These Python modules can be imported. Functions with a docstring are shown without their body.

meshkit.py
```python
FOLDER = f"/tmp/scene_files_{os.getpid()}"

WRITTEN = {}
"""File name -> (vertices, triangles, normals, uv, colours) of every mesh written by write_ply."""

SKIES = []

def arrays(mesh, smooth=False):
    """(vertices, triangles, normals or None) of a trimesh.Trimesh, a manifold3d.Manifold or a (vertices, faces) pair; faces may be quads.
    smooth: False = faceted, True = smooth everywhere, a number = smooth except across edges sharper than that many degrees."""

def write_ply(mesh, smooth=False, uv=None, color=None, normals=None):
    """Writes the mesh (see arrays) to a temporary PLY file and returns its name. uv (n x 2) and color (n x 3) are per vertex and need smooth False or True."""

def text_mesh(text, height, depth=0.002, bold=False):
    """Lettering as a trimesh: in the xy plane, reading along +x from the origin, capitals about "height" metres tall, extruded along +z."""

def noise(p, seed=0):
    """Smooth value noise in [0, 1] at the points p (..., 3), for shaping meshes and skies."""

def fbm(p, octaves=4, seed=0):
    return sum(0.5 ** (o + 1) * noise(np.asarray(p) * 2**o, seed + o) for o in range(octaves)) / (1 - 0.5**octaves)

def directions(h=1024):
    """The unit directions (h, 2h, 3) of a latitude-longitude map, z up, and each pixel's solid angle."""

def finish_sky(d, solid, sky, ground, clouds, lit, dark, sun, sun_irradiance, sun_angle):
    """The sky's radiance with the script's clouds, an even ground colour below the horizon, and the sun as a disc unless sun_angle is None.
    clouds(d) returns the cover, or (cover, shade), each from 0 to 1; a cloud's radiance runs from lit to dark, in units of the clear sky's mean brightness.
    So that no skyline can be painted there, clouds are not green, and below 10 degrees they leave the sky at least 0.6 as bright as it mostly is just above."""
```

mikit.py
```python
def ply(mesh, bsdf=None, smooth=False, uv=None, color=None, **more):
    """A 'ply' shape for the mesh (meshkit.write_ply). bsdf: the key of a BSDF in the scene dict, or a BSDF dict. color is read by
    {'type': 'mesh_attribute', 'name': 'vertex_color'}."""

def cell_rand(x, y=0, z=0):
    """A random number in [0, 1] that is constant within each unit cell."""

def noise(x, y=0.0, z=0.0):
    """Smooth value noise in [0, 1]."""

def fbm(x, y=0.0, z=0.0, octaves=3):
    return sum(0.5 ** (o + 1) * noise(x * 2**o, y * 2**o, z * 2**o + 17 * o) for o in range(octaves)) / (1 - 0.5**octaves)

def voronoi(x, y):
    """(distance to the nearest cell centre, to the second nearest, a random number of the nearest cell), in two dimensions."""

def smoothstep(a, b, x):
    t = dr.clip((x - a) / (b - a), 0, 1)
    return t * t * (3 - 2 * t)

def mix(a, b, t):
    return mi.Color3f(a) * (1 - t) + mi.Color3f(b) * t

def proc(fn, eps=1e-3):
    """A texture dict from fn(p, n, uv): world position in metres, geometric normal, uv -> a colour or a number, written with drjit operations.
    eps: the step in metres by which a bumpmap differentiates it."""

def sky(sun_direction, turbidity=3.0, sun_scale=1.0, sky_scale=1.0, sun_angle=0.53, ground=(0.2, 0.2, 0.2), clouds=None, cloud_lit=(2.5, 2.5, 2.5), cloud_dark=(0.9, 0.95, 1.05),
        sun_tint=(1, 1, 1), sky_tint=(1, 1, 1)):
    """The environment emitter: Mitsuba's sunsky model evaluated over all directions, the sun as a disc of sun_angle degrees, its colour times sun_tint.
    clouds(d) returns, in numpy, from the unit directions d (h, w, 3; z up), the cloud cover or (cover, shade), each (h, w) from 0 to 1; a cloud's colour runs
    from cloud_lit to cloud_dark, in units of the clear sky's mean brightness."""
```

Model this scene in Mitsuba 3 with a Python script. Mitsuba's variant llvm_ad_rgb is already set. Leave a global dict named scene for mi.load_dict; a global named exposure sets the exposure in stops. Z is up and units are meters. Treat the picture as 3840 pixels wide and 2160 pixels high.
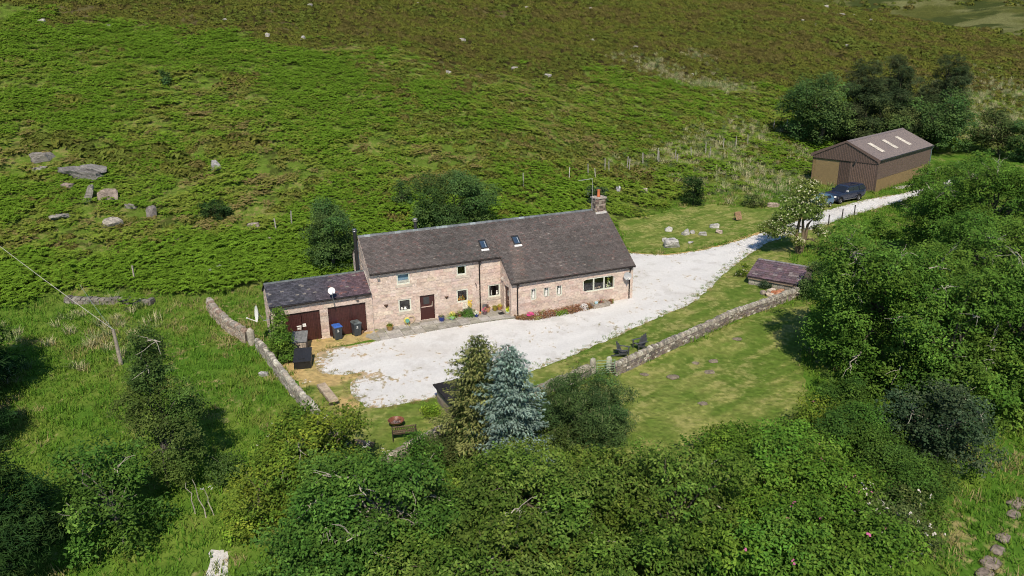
import math, random
import numpy as np, trimesh, mitsuba as mi, drjit as dr
import shapely, shapely.affinity as saff
from shapely.geometry import Polygon, LineString, box as sbox
from shapely.ops import unary_union
import mikit
T = mi.ScalarTransform4f
scene, labels = {}, {}

# ------------------------------------------------------------------ camera, sun and sky, exposure
CAM_H, CAM_F, CAM_PITCH, CAM_ROLL = 20.7572, 2880.55, 0.3273, -0.0141
cp, sp, cr, sr = math.cos(CAM_PITCH), math.sin(CAM_PITCH), math.cos(CAM_ROLL), math.sin(CAM_ROLL)
FWD, UP0 = np.array([0, cp, -sp]), np.array([0, sp, cp])
UPV = -sr * np.array([1.0, 0, 0]) + cr * UP0
scene['camera'] = {'type': 'perspective', 'fov': 2 * math.degrees(math.atan(1920 / CAM_F)), 'near_clip': 0.5, 'far_clip': 6000.0,
                   'to_world': T().look_at(origin=[0, 0, CAM_H], target=[float(a) for a in np.array([0, 0, CAM_H]) + FWD], up=[float(a) for a in UPV])}
SUN = np.array([0.05, -1.0, 1.12])
scene['sky'] = mikit.sky(SUN.tolist(), turbidity=2.2, sun_tint=(.94, .99, 1.07), ground=(0.10, 0.12, 0.05))
exposure = 1.85

# ------------------------------------------------------------------ materials: colour (square root, 8 bit) and grain packed in uv, one BSDF for many things
def decode(p, n, uv):
    a, b = dr.floor(uv.x + 0.5), dr.floor(uv.y + 0.5)
    r, bb = dr.floor(a / 256), dr.floor(b / 256)
    c = mi.Color3f(r, a - r * 256, bb) / 255
    grain = mikit.noise(p.x * 9, p.y * 9, p.z * 9) * 0.6 + mikit.noise(p.x * 2.3, p.y * 2.3, p.z * 2.3 + 40) * 0.4
    return c * c * (1 + (b - bb * 256) / 255 * 2 * (grain - 0.5))

def decode_leaf(p, n, uv):
    a, b = dr.floor(uv.x + 0.5), dr.floor(uv.y + 0.5)
    r, bb = dr.floor(a / 256), dr.floor(b / 256)
    c = mi.Color3f(r, a - r * 256, bb) / 255
    return c * c * 1.7

def enc(c, grain=0.25):
    c = np.atleast_2d(np.clip(c, 0, 1))
    q = np.round(np.sqrt(c) * 255)
    return np.stack([q[:, 0] * 256 + q[:, 1], q[:, 2] * 256 + round(grain * 255)], 1)

PAINT = mikit.proc(decode)
two = lambda d: {'type': 'twosided', 'b': d}
scene['matte'] = two({'type': 'diffuse', 'reflectance': PAINT})
scene['satin'] = two({'type': 'principled', 'base_color': PAINT, 'roughness': 0.42, 'specular': 0.5})
scene['gloss'] = two({'type': 'principled', 'base_color': PAINT, 'roughness': 0.16, 'specular': 0.6, 'clearcoat': 0.8, 'clearcoat_gloss': 0.95})
scene['metal'] = two({'type': 'principled', 'base_color': PAINT, 'roughness': 0.4, 'metallic': 0.85})
scene['leaf'] = {'type': 'principledthin', 'base_color': mikit.proc(decode_leaf), 'roughness': 0.55, 'diff_trans': 0.45, 'spec_trans': 0.0}
scene['window_glass'] = {'type': 'thindielectric', 'int_ior': 1.5}

# ------------------------------------------------------------------ helpers
ONES = 'zeroth first second third fourth fifth sixth seventh eighth ninth tenth eleventh twelfth thirteenth fourteenth fifteenth sixteenth seventeenth eighteenth nineteenth'.split()
def ordinal(n):
    if n < 20: return ONES[n]
    return {2: 'twentieth', 3: 'thirtieth'}[n // 10] if n % 10 == 0 else {2: 'twenty-', 3: 'thirty-'}[n // 10] + ONES[n % 10]
def by_bearing(P):
    """rank from the left, as seen from the viewpoint"""
    r = np.argsort(np.argsort([x / y for x, y in P]))
    return [int(i) + 1 for i in r]
def key_of(name):
    k, n = name, 0
    while k in scene or k in labels:
        n += 1
        k = f'{name}_{n:03d}'
    return k

def tag(key, label=None, cat=None, group=None, kind=None):
    d = labels.setdefault(key, {})
    for a, b in (('label', label), ('category', cat), ('group', group), ('kind', kind)):
        if b: d[a] = b
    return key

def thing(name, label, cat, group=None):
    return tag(key_of(name), label, cat, group)

def sub(parent, name):
    return key_of(parent + '__' + name)

class MB:
    """collects pieces (vertices, faces, colour, grain) into one mesh"""
    def __init__(s): s.v, s.f, s.u, s.n = [], [], [], 0
    def add(s, vf, col, grain=0.25):
        v, f = np.asarray(vf[0], float), np.asarray(vf[1], int)
        if f.shape[1] == 4: f = np.vstack([f[:, [0, 1, 2]], f[:, [0, 2, 3]]])
        col = np.asarray(col, float)
        u = enc(col, grain)
        if len(u) == 1: u = np.repeat(u, len(v), 0)
        s.v.append(v); s.f.append(f + s.n); s.u.append(u); s.n += len(v)
        return s
    def shape(s, bsdf='matte', smooth=False):
        v, f = np.vstack(s.v), np.vstack(s.f)
        return mikit.ply(trimesh.Trimesh(v, f, process=False), bsdf, smooth=smooth, uv=np.vstack(s.u))
    def put(s, key, bsdf='matte', smooth=False):
        scene[key] = s.shape(bsdf, smooth)
        return key

def one(key, vf, col, bsdf='matte', grain=0.25, smooth=False):
    return MB().add(vf, col, grain).put(key, bsdf, smooth)

BOXV = np.array([[x, y, z] for x in (-.5, .5) for y in (-.5, .5) for z in (-.5, .5)], float)
BOXF = np.array([[0, 1, 3, 2], [4, 6, 7, 5], [0, 4, 5, 1], [2, 3, 7, 6], [0, 2, 6, 4], [1, 5, 7, 3]])
def bx(x0, x1, y0, y1, z0, z1):
    return BOXV * [x1 - x0, y1 - y0, z1 - z0] + [(x0 + x1) / 2, (y0 + y1) / 2, (z0 + z1) / 2], BOXF
def fr(vf, o, ang=0.0, tilt=None):
    """local (x right, y back, z up) to world: turned by ang about z and moved to o"""
    v = np.asarray(vf[0], float)
    if tilt is not None: v = v @ np.asarray(tilt).T
    c, s = math.cos(ang), math.sin(ang)
    return np.stack([v[:, 0] * c - v[:, 1] * s + o[0], v[:, 0] * s + v[:, 1] * c + o[1], v[:, 2] + o[2]], 1), vf[1]
def rot(axis, a):
    return trimesh.transformations.rotation_matrix(a, axis)[:3, :3]
def quad(a, b, c, d):
    return np.array([a, b, c, d], float), np.array([[0, 1, 2, 3]])
def beam(a, b, w, h=None, up=(0, 0, 1)):
    """square bar from a to b"""
    a, b = np.asarray(a, float), np.asarray(b, float); h = h or w
    d = b - a; L = np.linalg.norm(d); d = d / L
    s = np.cross(d, up)
    if np.linalg.norm(s) < 1e-4: s = np.cross(d, [1, 0, 0])
    s /= np.linalg.norm(s); t = np.cross(s, d)
    v = BOXV * [L, w, h]
    return (a + b) / 2 + v[:, :1] * d + v[:, 1:2] * s + v[:, 2:] * t, BOXF
def tube(pts, rad, n=6):
    p = np.asarray(pts, float); rad = np.broadcast_to(rad, (len(p),))
    t = np.gradient(p, axis=0); t /= np.linalg.norm(t, axis=1, keepdims=True) + 1e-9
    a = np.cross(t, np.where(np.abs(t[:, 2:]) < .9, [0, 0, 1.0], [1.0, 0, 0])); a /= np.linalg.norm(a, axis=1, keepdims=True) + 1e-9
    b, g = np.cross(t, a), np.arange(n) * 2 * np.pi / n
    v = (p[:, None] + rad[:, None, None] * (np.cos(g)[None, :, None] * a[:, None] + np.sin(g)[None, :, None] * b[:, None])).reshape(-1, 3)
    i, j = np.meshgrid(np.arange(len(p) - 1), np.arange(n), indexing='ij')
    q = np.stack([i * n + j, i * n + (j + 1) % n, (i + 1) * n + (j + 1) % n, (i + 1) * n + j], -1).reshape(-1, 4)
    f = np.vstack([q[:, [0, 1, 2]], q[:, [0, 2, 3]]])
    k = len(v)
    v = np.vstack([v, p[:1], p[-1:]])
    jj = np.arange(n)
    f = np.vstack([f, np.stack([jj * 0 + k, (jj + 1) % n, jj], 1), np.stack([jj * 0 + k + 1, (len(p) - 1) * n + jj, (len(p) - 1) * n + (jj + 1) % n], 1)])
    return v, f
def lathe(prof, n=16):
    """(radius, z) profile turned about z"""
    prof = np.asarray(prof, float); g = np.arange(n) * 2 * np.pi / n
    v = np.stack([prof[:, :1] * np.cos(g), prof[:, :1] * np.sin(g), np.repeat(prof[:, 1:], n, 1)], -1).reshape(-1, 3)
    i, j = np.meshgrid(np.arange(len(prof) - 1), np.arange(n), indexing='ij')
    return v, np.stack([i * n + j, i * n + (j + 1) % n, (i + 1) * n + (j + 1) % n, (i + 1) * n + j], -1).reshape(-1, 4)
def cat(*vfs):
    v, f, n = [], [], 0
    for a, b in vfs:
        b = np.asarray(b)
        if b.shape[1] == 4: b = np.vstack([b[:, [0, 1, 2]], b[:, [0, 2, 3]]])
        v.append(np.asarray(a)); f.append(b + n); n += len(a)
    return np.vstack(v), np.vstack(f)
def prism(poly, y0, y1):
    """polygon in (x, z), extruded along y"""
    m = trimesh.creation.extrude_polygon(poly, y1 - y0, engine='earcut')
    v = np.array(m.vertices)
    return np.stack([v[:, 0], v[:, 2] + y0, v[:, 1]], 1), np.array(m.faces)[:, ::-1]
def hull(pts):
    m = trimesh.convex.convex_hull(np.asarray(pts, float))
    return np.array(m.vertices), np.array(m.faces)
def ico(n=2):
    m = trimesh.creation.icosphere(subdivisions=n)
    return np.array(m.vertices), np.array(m.faces)

# ------------------------------------------------------------------ the lie of the land
HX, HY, HA = -10.10, 52.02, 0.4028
HC, HS = math.cos(HA), math.sin(HA)
def sstep(a, b, x):
    t = np.clip((x - a) / (b - a), 0, 1); return t * t * (3 - 2 * t)
def vnoise(x, y, seed=0):
    i, j = np.floor(x).astype(np.int64), np.floor(y).astype(np.int64)
    fx, fy = x - i, y - j; fx = fx * fx * (3 - 2 * fx); fy = fy * fy * (3 - 2 * fy)
    def h(a, b):
        n = (a * 374761393 + b * 668265263 + seed * 144665) & 0xFFFFFFFF
        n = ((n ^ (n >> 13)) * 1274126177) & 0xFFFFFFFF
        return ((n ^ (n >> 16)) & 0xFFFFFF) / 16777215.
    return (h(i, j) * (1 - fx) + h(i + 1, j) * fx) * (1 - fy) + (h(i, j + 1) * (1 - fx) + h(i + 1, j + 1) * fx) * fy
def fb(x, y, o=3, seed=0):
    return sum(.5 ** (k + 1) * vnoise(x * 2 ** k, y * 2 ** k, seed + k) for k in range(o)) / (1 - .5 ** o)
TU = [-200, -60, -30, -18, 0, 10, 22, 41, 60, 75, 100, 200, 500]
TV = [-40, -22, -17, -15, -10, -9.5, -11, -22, -28, -32, -35, -40, -60]
def toe_d(x, y):
    u = (x - HX) * HC + (y - HY) * HS; v = (x - HX) * HS - (y - HY) * HC
    return np.interp(u, TU, TV) - v, u, v
HEATH_U = [-300, -34.5, -23.2, -15.7, -7.2, 1.8, 17.6, 21.9, 41.7, 55.4, 68.3, 86.9, 93.6, 105, 138, 300]
HEATH_V = [-110, -105, -102, -97, -84.8, -79.2, -77.6, -69.8, -68.8, -69.3, -72, -72, -66, -62, -57, -60]
def heath_w(x, y):
    d, u, v = toe_d(x, y)
    e = np.interp(u, HEATH_U, HEATH_V) - v + (fb(x / 9, y / 9, 3, 71) - .5) * 26
    return sstep(-5, 5, e)
def ground_base(x, y):
    d, u, v = toe_d(x, y)
    h = .29 * (np.sqrt(d * d + 16) + d) / 2
    hm = 62 * (1 - .93 * sstep(80, 285, u)) + 4
    h = hm * np.tanh(h / hm)
    k = sstep(2, 25, d)
    h = h + k * ((fb(x / 17, y / 17, 3, 5) - .5) * 2.6 + (fb(x / 5, y / 5, 2, 9) - .5) * .7)
    far = 150 * sstep(330, 1500, .42 * x + .91 * y) + 25 * sstep(330, 700, .42 * x + .91 * y) * (fb(x / 120, y / 120, 3, 3) - .5)
    far = far * sstep(100, 300, u)
    t = 36 - y + .12 * x
    low = np.maximum(-.11 * (np.sqrt(t * t + 40) + t) / 2, -9)
    low = low - .28 * sstep(11.5, 14.5, v) * sstep(8, 14, u) * (1 - sstep(60, 80, u))
    return h + far + low + sstep(36, 25, y) * (fb(x / 6, y / 6, 2, 31) - .5) * .8
def spread(x0, x1, fine, lo, hi):
    a = list(np.arange(x0, x1 + 1e-6, fine)); s = fine
    while a[-1] < hi: s *= 1.09; a.append(a[-1] + s)
    b, s = [x0], fine
    while b[-1] > lo: s *= 1.09; b.append(b[-1] - s)
    return np.array(b[:0:-1] + a)
GX, GY = spread(-85, 125, .75, -900, 1500), spread(18, 190, .75, -250, 2200)
gx, gy = np.meshgrid(GX, GY)
GHEATH = heath_w(gx, gy)
GD, GU, GV = toe_d(gx, gy)
GZ = ground_base(gx, gy) + GHEATH * sstep(4, 12, GD) * (vnoise(gx / 1.7, gy / 1.7, 4) + .6 * vnoise(gx / .8, gy / .8, 6) - .8) * .55 + sstep(1, 8, GD) * (1 - GHEATH) * (vnoise(gx / 1.3, gy / 1.3, 12) - .5) * .35
def gz(x, y):
    """height of the ground sheet, exactly on its triangles"""
    x, y = np.asarray(x, float), np.asarray(y, float)
    i = np.clip(np.searchsorted(GX, x, side='right') - 1, 0, len(GX) - 2); j = np.clip(np.searchsorted(GY, y, side='right') - 1, 0, len(GY) - 2)
    a = (x - GX[i]) / (GX[i + 1] - GX[i]); b = (y - GY[j]) / (GY[j + 1] - GY[j])
    z00, z10, z01, z11 = GZ[j, i], GZ[j, i + 1], GZ[j + 1, i], GZ[j + 1, i + 1]
    return np.where(a > b, z00 + a * (z10 - z00) + b * (z11 - z10), z00 + b * (z01 - z00) + a * (z11 - z01))
G3 = lambda x, y, dz=0.0: np.array([x, y, float(gz(x, y)) + dz])
# ------------------------------------------------------------------ ground sheets
def pn(p, f, z=0.0, o=3): return mikit.fbm(p.x * f, p.y * f, z, o)
def ground_col(p, n, uv):
    heath, mead = uv.x, uv.y
    big, mid, fine = pn(p, .06, 3), pn(p, .45, 7), pn(p, 3.1, 11, 2)
    green = mikit.mix((.050, .084, .012), (.080, .120, .022), mid)
    hill = mikit.mix(green, mi.Color3f(.125, .112, .044), mikit.smoothstep(.50, .72, fine * .45 + mid * .55) * .8)
    hill = mikit.mix(hill, mi.Color3f(.028, .034, .010), mikit.smoothstep(.5, .72, pn(p, 1.3, 19, 2)) * .75)
    moor = mikit.mix((.074, .082, .018), (.078, .072, .022), mikit.smoothstep(.4, .65, mid))
    moor = mikit.mix(moor, mi.Color3f(.032, .029, .012), mikit.smoothstep(.52, .7, pn(p, .9, 23, 2)))
    moor = mikit.mix(moor, mi.Color3f(.15, .13, .07), mikit.smoothstep(.68, .76, pn(p, .21, 29)) * .5)
    far = mikit.smoothstep(300, 420, .42 * p.x + .91 * p.y)
    fcol = mikit.mix((.048, .055, .016), (.088, .094, .040), mikit.smoothstep(.36, .66, pn(p, .045, 41, 6))) * (.7 + .6 * pn(p, .9, 45, 2))
    fcol = mikit.mix(fcol, mi.Color3f(.030, .040, .013), mikit.smoothstep(.46, .62, pn(p, .06, 57, 5)))
    moor = mikit.mix(moor, fcol, far)
    c = mikit.mix(hill, moor, mikit.smoothstep(.3, .7, heath + (mid - .5) * .5))
    m = mikit.mix((.042, .096, .012), (.078, .122, .020), mikit.smoothstep(.35, .7, mid * .6 + big * .4))
    m = mikit.mix(m, mi.Color3f(.16, .145, .065), mikit.smoothstep(.58, .8, fine * .5 + pn(p, .3, 3) * .5))
    return mikit.mix(c, m, mead) * ((1.25 + .55 * fine) * (1 - .42 * mikit.smoothstep(.3, .7, heath) * (1 - far)))
scene['ground_mat'] = two({'type': 'diffuse', 'reflectance': mikit.proc(ground_col)})
nx, ny = len(GX), len(GY)
I = (np.arange(ny - 1)[:, None] * nx + np.arange(nx - 1)[None]).ravel()
gf = np.vstack([np.stack([I, I + 1, I + nx + 1], 1), np.stack([I, I + nx + 1, I + nx], 1)])
MEAD = sstep(3, -3, GD)
scene['hillside'] = mikit.ply(trimesh.Trimesh(np.stack([gx, gy, GZ], -1).reshape(-1, 3), gf, process=False), 'ground_mat', smooth=True, uv=np.stack([GHEATH.ravel(), MEAD.ravel()], 1))
tag('hillside', 'rough green and brown moorland hillside running down to the fields round the house', kind='structure')

def rough(pts, step=.3, amp=.18, seed=0, closed=True):
    p = np.asarray(pts, float)
    if closed: p = np.vstack([p, p[:1]])
    L = LineString(p); n = max(3, int(L.length / step))
    q = np.array([L.interpolate(t * L.length / n).coords[0] for t in range(n if closed else n + 1)])
    q = q + amp * 2 * np.stack([fb(q[:, 0] * 1.7, q[:, 1] * 1.7, 3, seed) - .5, fb(q[:, 0] * 1.7, q[:, 1] * 1.7, 3, seed + 9) - .5], 1)
    return q
def smoothline(pts, it=2, closed=True):
    p = np.asarray(pts, float)
    for _ in range(it):
        nxt = np.roll(p, -1, 0)
        p = np.stack([.75 * p + .25 * nxt, .25 * p + .75 * nxt], 1).reshape(-1, 2)
    return p
def drape(poly, dz):
    """the part of the ground sheet inside poly, dz above it"""
    x0, y0, x1, y1 = poly.bounds
    i0, i1 = np.searchsorted(GX, x0) - 1, np.searchsorted(GX, x1); j0, j1 = np.searchsorted(GY, y0) - 1, np.searchsorted(GY, y1)
    tri = []
    for j in range(j0, j1):
        for i in range(i0, i1):
            a, b, c, d = (GX[i], GY[j]), (GX[i + 1], GY[j]), (GX[i + 1], GY[j + 1]), (GX[i], GY[j + 1])
            tri += [Polygon([a, b, c]), Polygon([a, c, d])]
    tri = np.array(tri); shapely.prepare(poly)
    tri = tri[shapely.intersects(tri, poly)]
    inside = shapely.contains(poly, tri)
    V, F, n = [], [], 0
    def put(xy, f):
        nonlocal n
        V.append(xy); F.append(np.asarray(f) + n); n += len(xy)
    for t, ok in zip(tri, inside):
        if ok: put(np.array(t.exterior.coords)[:3], [[0, 1, 2]]); continue
        g = shapely.intersection(t, poly)
        for h in getattr(g, 'geoms', [g]):
            if h.geom_type == 'Polygon' and h.area > 1e-5:
                v, f = trimesh.creation.triangulate_polygon(h, engine='earcut'); put(np.array(v)[:, :2], f)
    xy = np.vstack(V); F = np.vstack(F)
    a = np.cross(xy[F[:, 1]] - xy[F[:, 0]], xy[F[:, 2]] - xy[F[:, 0]]); F[a < 0] = F[a < 0][:, ::-1]
    m = trimesh.Trimesh(np.column_stack([xy, gz(xy[:, 0], xy[:, 1]) + dz]), F, process=False); m.merge_vertices()
    return m

GRAVEL = [(-13.41, 47.67), (-12.9, 48.6), (-10.76, 49.35), (-8.9, 50.2), (-6.2, 51.6), (-3.2, 53.4), (1, 55.2), (8.8, 58.6), (9.8, 62), (10.2, 64.18), (10.8, 69.48), (11.29, 70.76), (12.6, 70.15), (14.87, 70.16), (17.37, 71.19), (20.08, 72.79), (23.64, 75.63), (27.14, 78.99), (31.44, 82.79), (35.45, 86.38), (39.63, 89.86), (45.3, 94.0), (49.77, 96), (56.91, 101.5), (66, 110), (65.5, 107), (55.4, 98.4), (47.36, 91.6), (39.09, 85.25), (34.22, 80.9), (29.38, 76.95), (25.57, 74.06), (24.13, 71.95), (21.63, 68.69), (18.53, 63.98), (16.12, 59.82), (14.07, 56.57), (12.17, 54.88), (10.37, 53.29), (7.95, 50.82), (5.74, 48.76), (3.96, 47.02), (2.06, 45.4), (1, 44.6), (-1.02, 43.31), (-2.7, 42.29), (-4.55, 41.31), (-5.92, 40.85), (-7.45, 40.07), (-8.6, 40.05), (-9.22, 40.93), (-9.94, 42.21), (-10.2, 43.56), (-9.46, 44.96), (-11.13, 44.43), (-12.53, 45.05), (-12.95, 46.26)]
HOUSE_XY = [(HX + u * HC + v * HS, HY + u * HS - v * HC) for u, v in [(-7.1, .17), (-7.1, -3.6), (0, -3.6), (0, -5.5), (20.6, -5.5), (20.6, 2.09), (10.04, 2.09), (10.04, .17)]]
house_poly = Polygon(HOUSE_XY)
gravel_poly = Polygon(rough(smoothline(GRAVEL, 1), .28, .2, 3)).buffer(0)
def worn(p, seed, sx): return fb(p[:, 0] * sx, p[:, 1] * sx, 3, seed)
def gravel_col(p, n, uv):
    f1, f2, f3 = pn(p, 7.0, 2, 2), pn(p, 1.1, 5), pn(p, .22, 8)
    c = mikit.mix((.59, .60, .605), (.64, .65, .655), f1)
    c = c * (.94 + .10 * mikit.noise((p.x * .56 + p.y * -.83) * 1.3, (p.x * .83 + p.y * .56) * .12, 5.0))
    c = mikit.mix(c, mi.Color3f(.40, .39, .375), mikit.smoothstep(.55, .8, f2) * .35)
    c = mikit.mix(c, mi.Color3f(.48, .465, .445), mikit.smoothstep(.55, .72, f3) * .4)
    stones = mikit.voronoi(p.x * 14, p.y * 14)
    c = c * (.95 + .1 * stones[2])
    weeds = mikit.smoothstep(.66, .82, pn(p, .8, 31) * .5 + pn(p, 5.0, 33, 2) * .5 + uv.x) * .85
    return mikit.mix(c, mikit.mix((.40, .29, .15), (.20, .18, .075), mikit.smoothstep(.35, .7, f2)), weeds)
scene['gravel_mat'] = two({'type': 'bumpmap', 'nested_texture': mikit.proc(lambda p, n, uv: pn(p, 9.0, 2, 2) * .025 + pn(p, .9, 4, 2) * .05, eps=.02), 'b': {'type': 'diffuse', 'reflectance': mikit.proc(gravel_col)}})
gm = drape(gravel_poly, .008)
gxy = np.array(gm.vertices)[:, :2]
edge = np.array(shapely.distance(shapely.points(gxy), gravel_poly.exterior))
nearu = (gxy[:, 0] - HX) * HC + (gxy[:, 1] - HY) * HS; nearv = (gxy[:, 0] - HX) * HS - (gxy[:, 1] - HY) * HC
wear = .16 * sstep(.8, 0, edge) + .24 * sstep(3.2, .8, nearv) * sstep(1, -1.5, nearu) + .06 * sstep(-6, -9, gxy[:, 0]) + .07 * sstep(43.2, 41, gxy[:, 1]) + .22 * np.exp(-(((gxy[:, 0] + 9.2) / 1.6) ** 2 + ((gxy[:, 1] - 44.4) / .7) ** 2))
scene['gravel_drive'] = mikit.ply(gm, 'gravel_mat', smooth=True, uv=np.stack([wear, wear * 0], 1))
tag('gravel_drive', 'pale limestone gravel yard and drive curving past the house to the barn', kind='structure')

def grass_col(p, n, uv):
    stripe = mikit.noise((p.x * .62 - p.y * .78) * 1.9, (p.x * .78 + p.y * .62) * .5, 3.0) * .55 + pn(p, 1.7, 73, 2) * .45
    mid, fine = pn(p, .42, 61), pn(p, 4.2, 63, 3)
    c = mikit.mix((.068, .110, .020), (.132, .155, .042), mikit.smoothstep(.32, .68, mid * .5 + stripe * .5))
    c = mikit.mix(c, mi.Color3f(.22, .20, .085), mikit.smoothstep(.48, .68, pn(p, .75, 67) * .35 + stripe * .3 + fine * .35) * (.38 + uv.x))
    c = mikit.mix(c, mikit.mix((.34, .235, .11), (.26, .22, .10), mid), mikit.smoothstep(.25, .75, uv.x + (pn(p, .9, 71) - .5) * 1.1) * mikit.smoothstep(.2, .4, uv.x))
    return c * (1.0 + .85 * fine)
scene['lawn_mat'] = two({'type': 'bumpmap', 'nested_texture': mikit.proc(lambda p, n, uv: pn(p, 5.0, 63, 2) * .09, eps=.03), 'b': {'type': 'diffuse', 'reflectance': mikit.proc(grass_col)}})
def lawn(name, pts, label, dry=0., seed=0, amp=.25):
    poly = Polygon(rough(smoothline(pts, 1), .35, amp, seed)).buffer(0)
    m = drape(poly, .004)
    xy = np.array(m.vertices)[:, :2]
    scene[name] = mikit.ply(m, 'lawn_mat', smooth=True, uv=np.column_stack([np.full(len(xy), dry) if not callable(dry) else dry(xy), np.zeros(len(xy))]))
    tag(name, label, kind='structure')
    return poly
LAWN1 = lawn('mown_lawn', [(6.3, 44.3), (9.4, 46.6), (12.7, 49.3), (16.4, 52.8), (20.3, 55.5), (23.5, 57.6), (21.5, 51), (19.06, 46.89), (18.3, 43.38), (16.5, 38.5), (12.54, 36.5), (8.6, 32), (4, 34), (1.5, 38.5), (3.6, 42.5)], 'mown sunny lawn with molehills below the drystone wall', .05, 5)
LAWN2 = lawn('bank_lawn', [(11.4, 77), (11.3, 71.3), (13.42, 70.4), (17.43, 71.4), (23.73, 75.9), (28.83, 80.26), (35.83, 86.9), (45, 93.6), (44.5, 96.2), (36, 93.9), (30.33, 88.5), (26.68, 89.43), (23.71, 90.87), (19.05, 86.87), (14.78, 83.33), (11.4, 81.28)], 'mown grass bank with boulders above the bend of the drive', .12, 6)
LAWN3 = lawn('yard_verge', [(5.0, 44.8), (3.0, 46.6), (7.6, 50.9), (12.0, 55.2), (15.9, 60.1), (18.4, 64.4), (21.5, 69.1), (25.4, 74.4), (29.2, 77.4), (34, 81.3), (36, 81), (30, 74.5), (26.5, 69.5), (24.5, 64), (23.2, 58.8), (20.2, 56.2), (16.2, 53.4), (12.4, 49.9), (9.2, 47.2), (6.3, 44.7)], 'strip of short grass between the gravel and the drystone wall', .12, 7)
LAWN4 = lawn('yard_grass', [(-16.9, 49.1), (-11, 51.5), (-9.6, 51.9), (-9.3, 50.2), (-10.7, 49.7), (-12.4, 48.9), (-13.2, 48.0), (-13.0, 46.3), (-12.5, 45.3), (-11.2, 44.7), (-9.4, 45.0), (-10.1, 43.6), (-9.8, 42.2), (-9.1, 40.8), (-8.4, 40.2), (-7.3, 40.2), (-5.9, 41), (-4.5, 41.5), (-2.6, 42.4), (-1, 43.5), (1.1, 44.9), (3.3, 46.9), (5.0, 45.0), (3.0, 42.3), (-1.2, 39.2), (-3.4, 37.6), (-5.2, 36.2), (-6.9, 33.0), (-8.2, 35.2), (-10.2, 38.2), (-11.5, 40.1), (-12.6, 42.0), (-14.1, 44.4), (-16.3, 47.9)], 'worn dry grass round the fire bowl at the corner of the yard', lambda q: .12 + .75 * sstep(42.2, 44.5, q[:, 1]) * sstep(-5, -8, q[:, 0]) + .4 * np.exp(-((q[:, 0] + 9.8) ** 2 + (q[:, 1] - 40.6) ** 2) / 2.5), 8)
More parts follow.
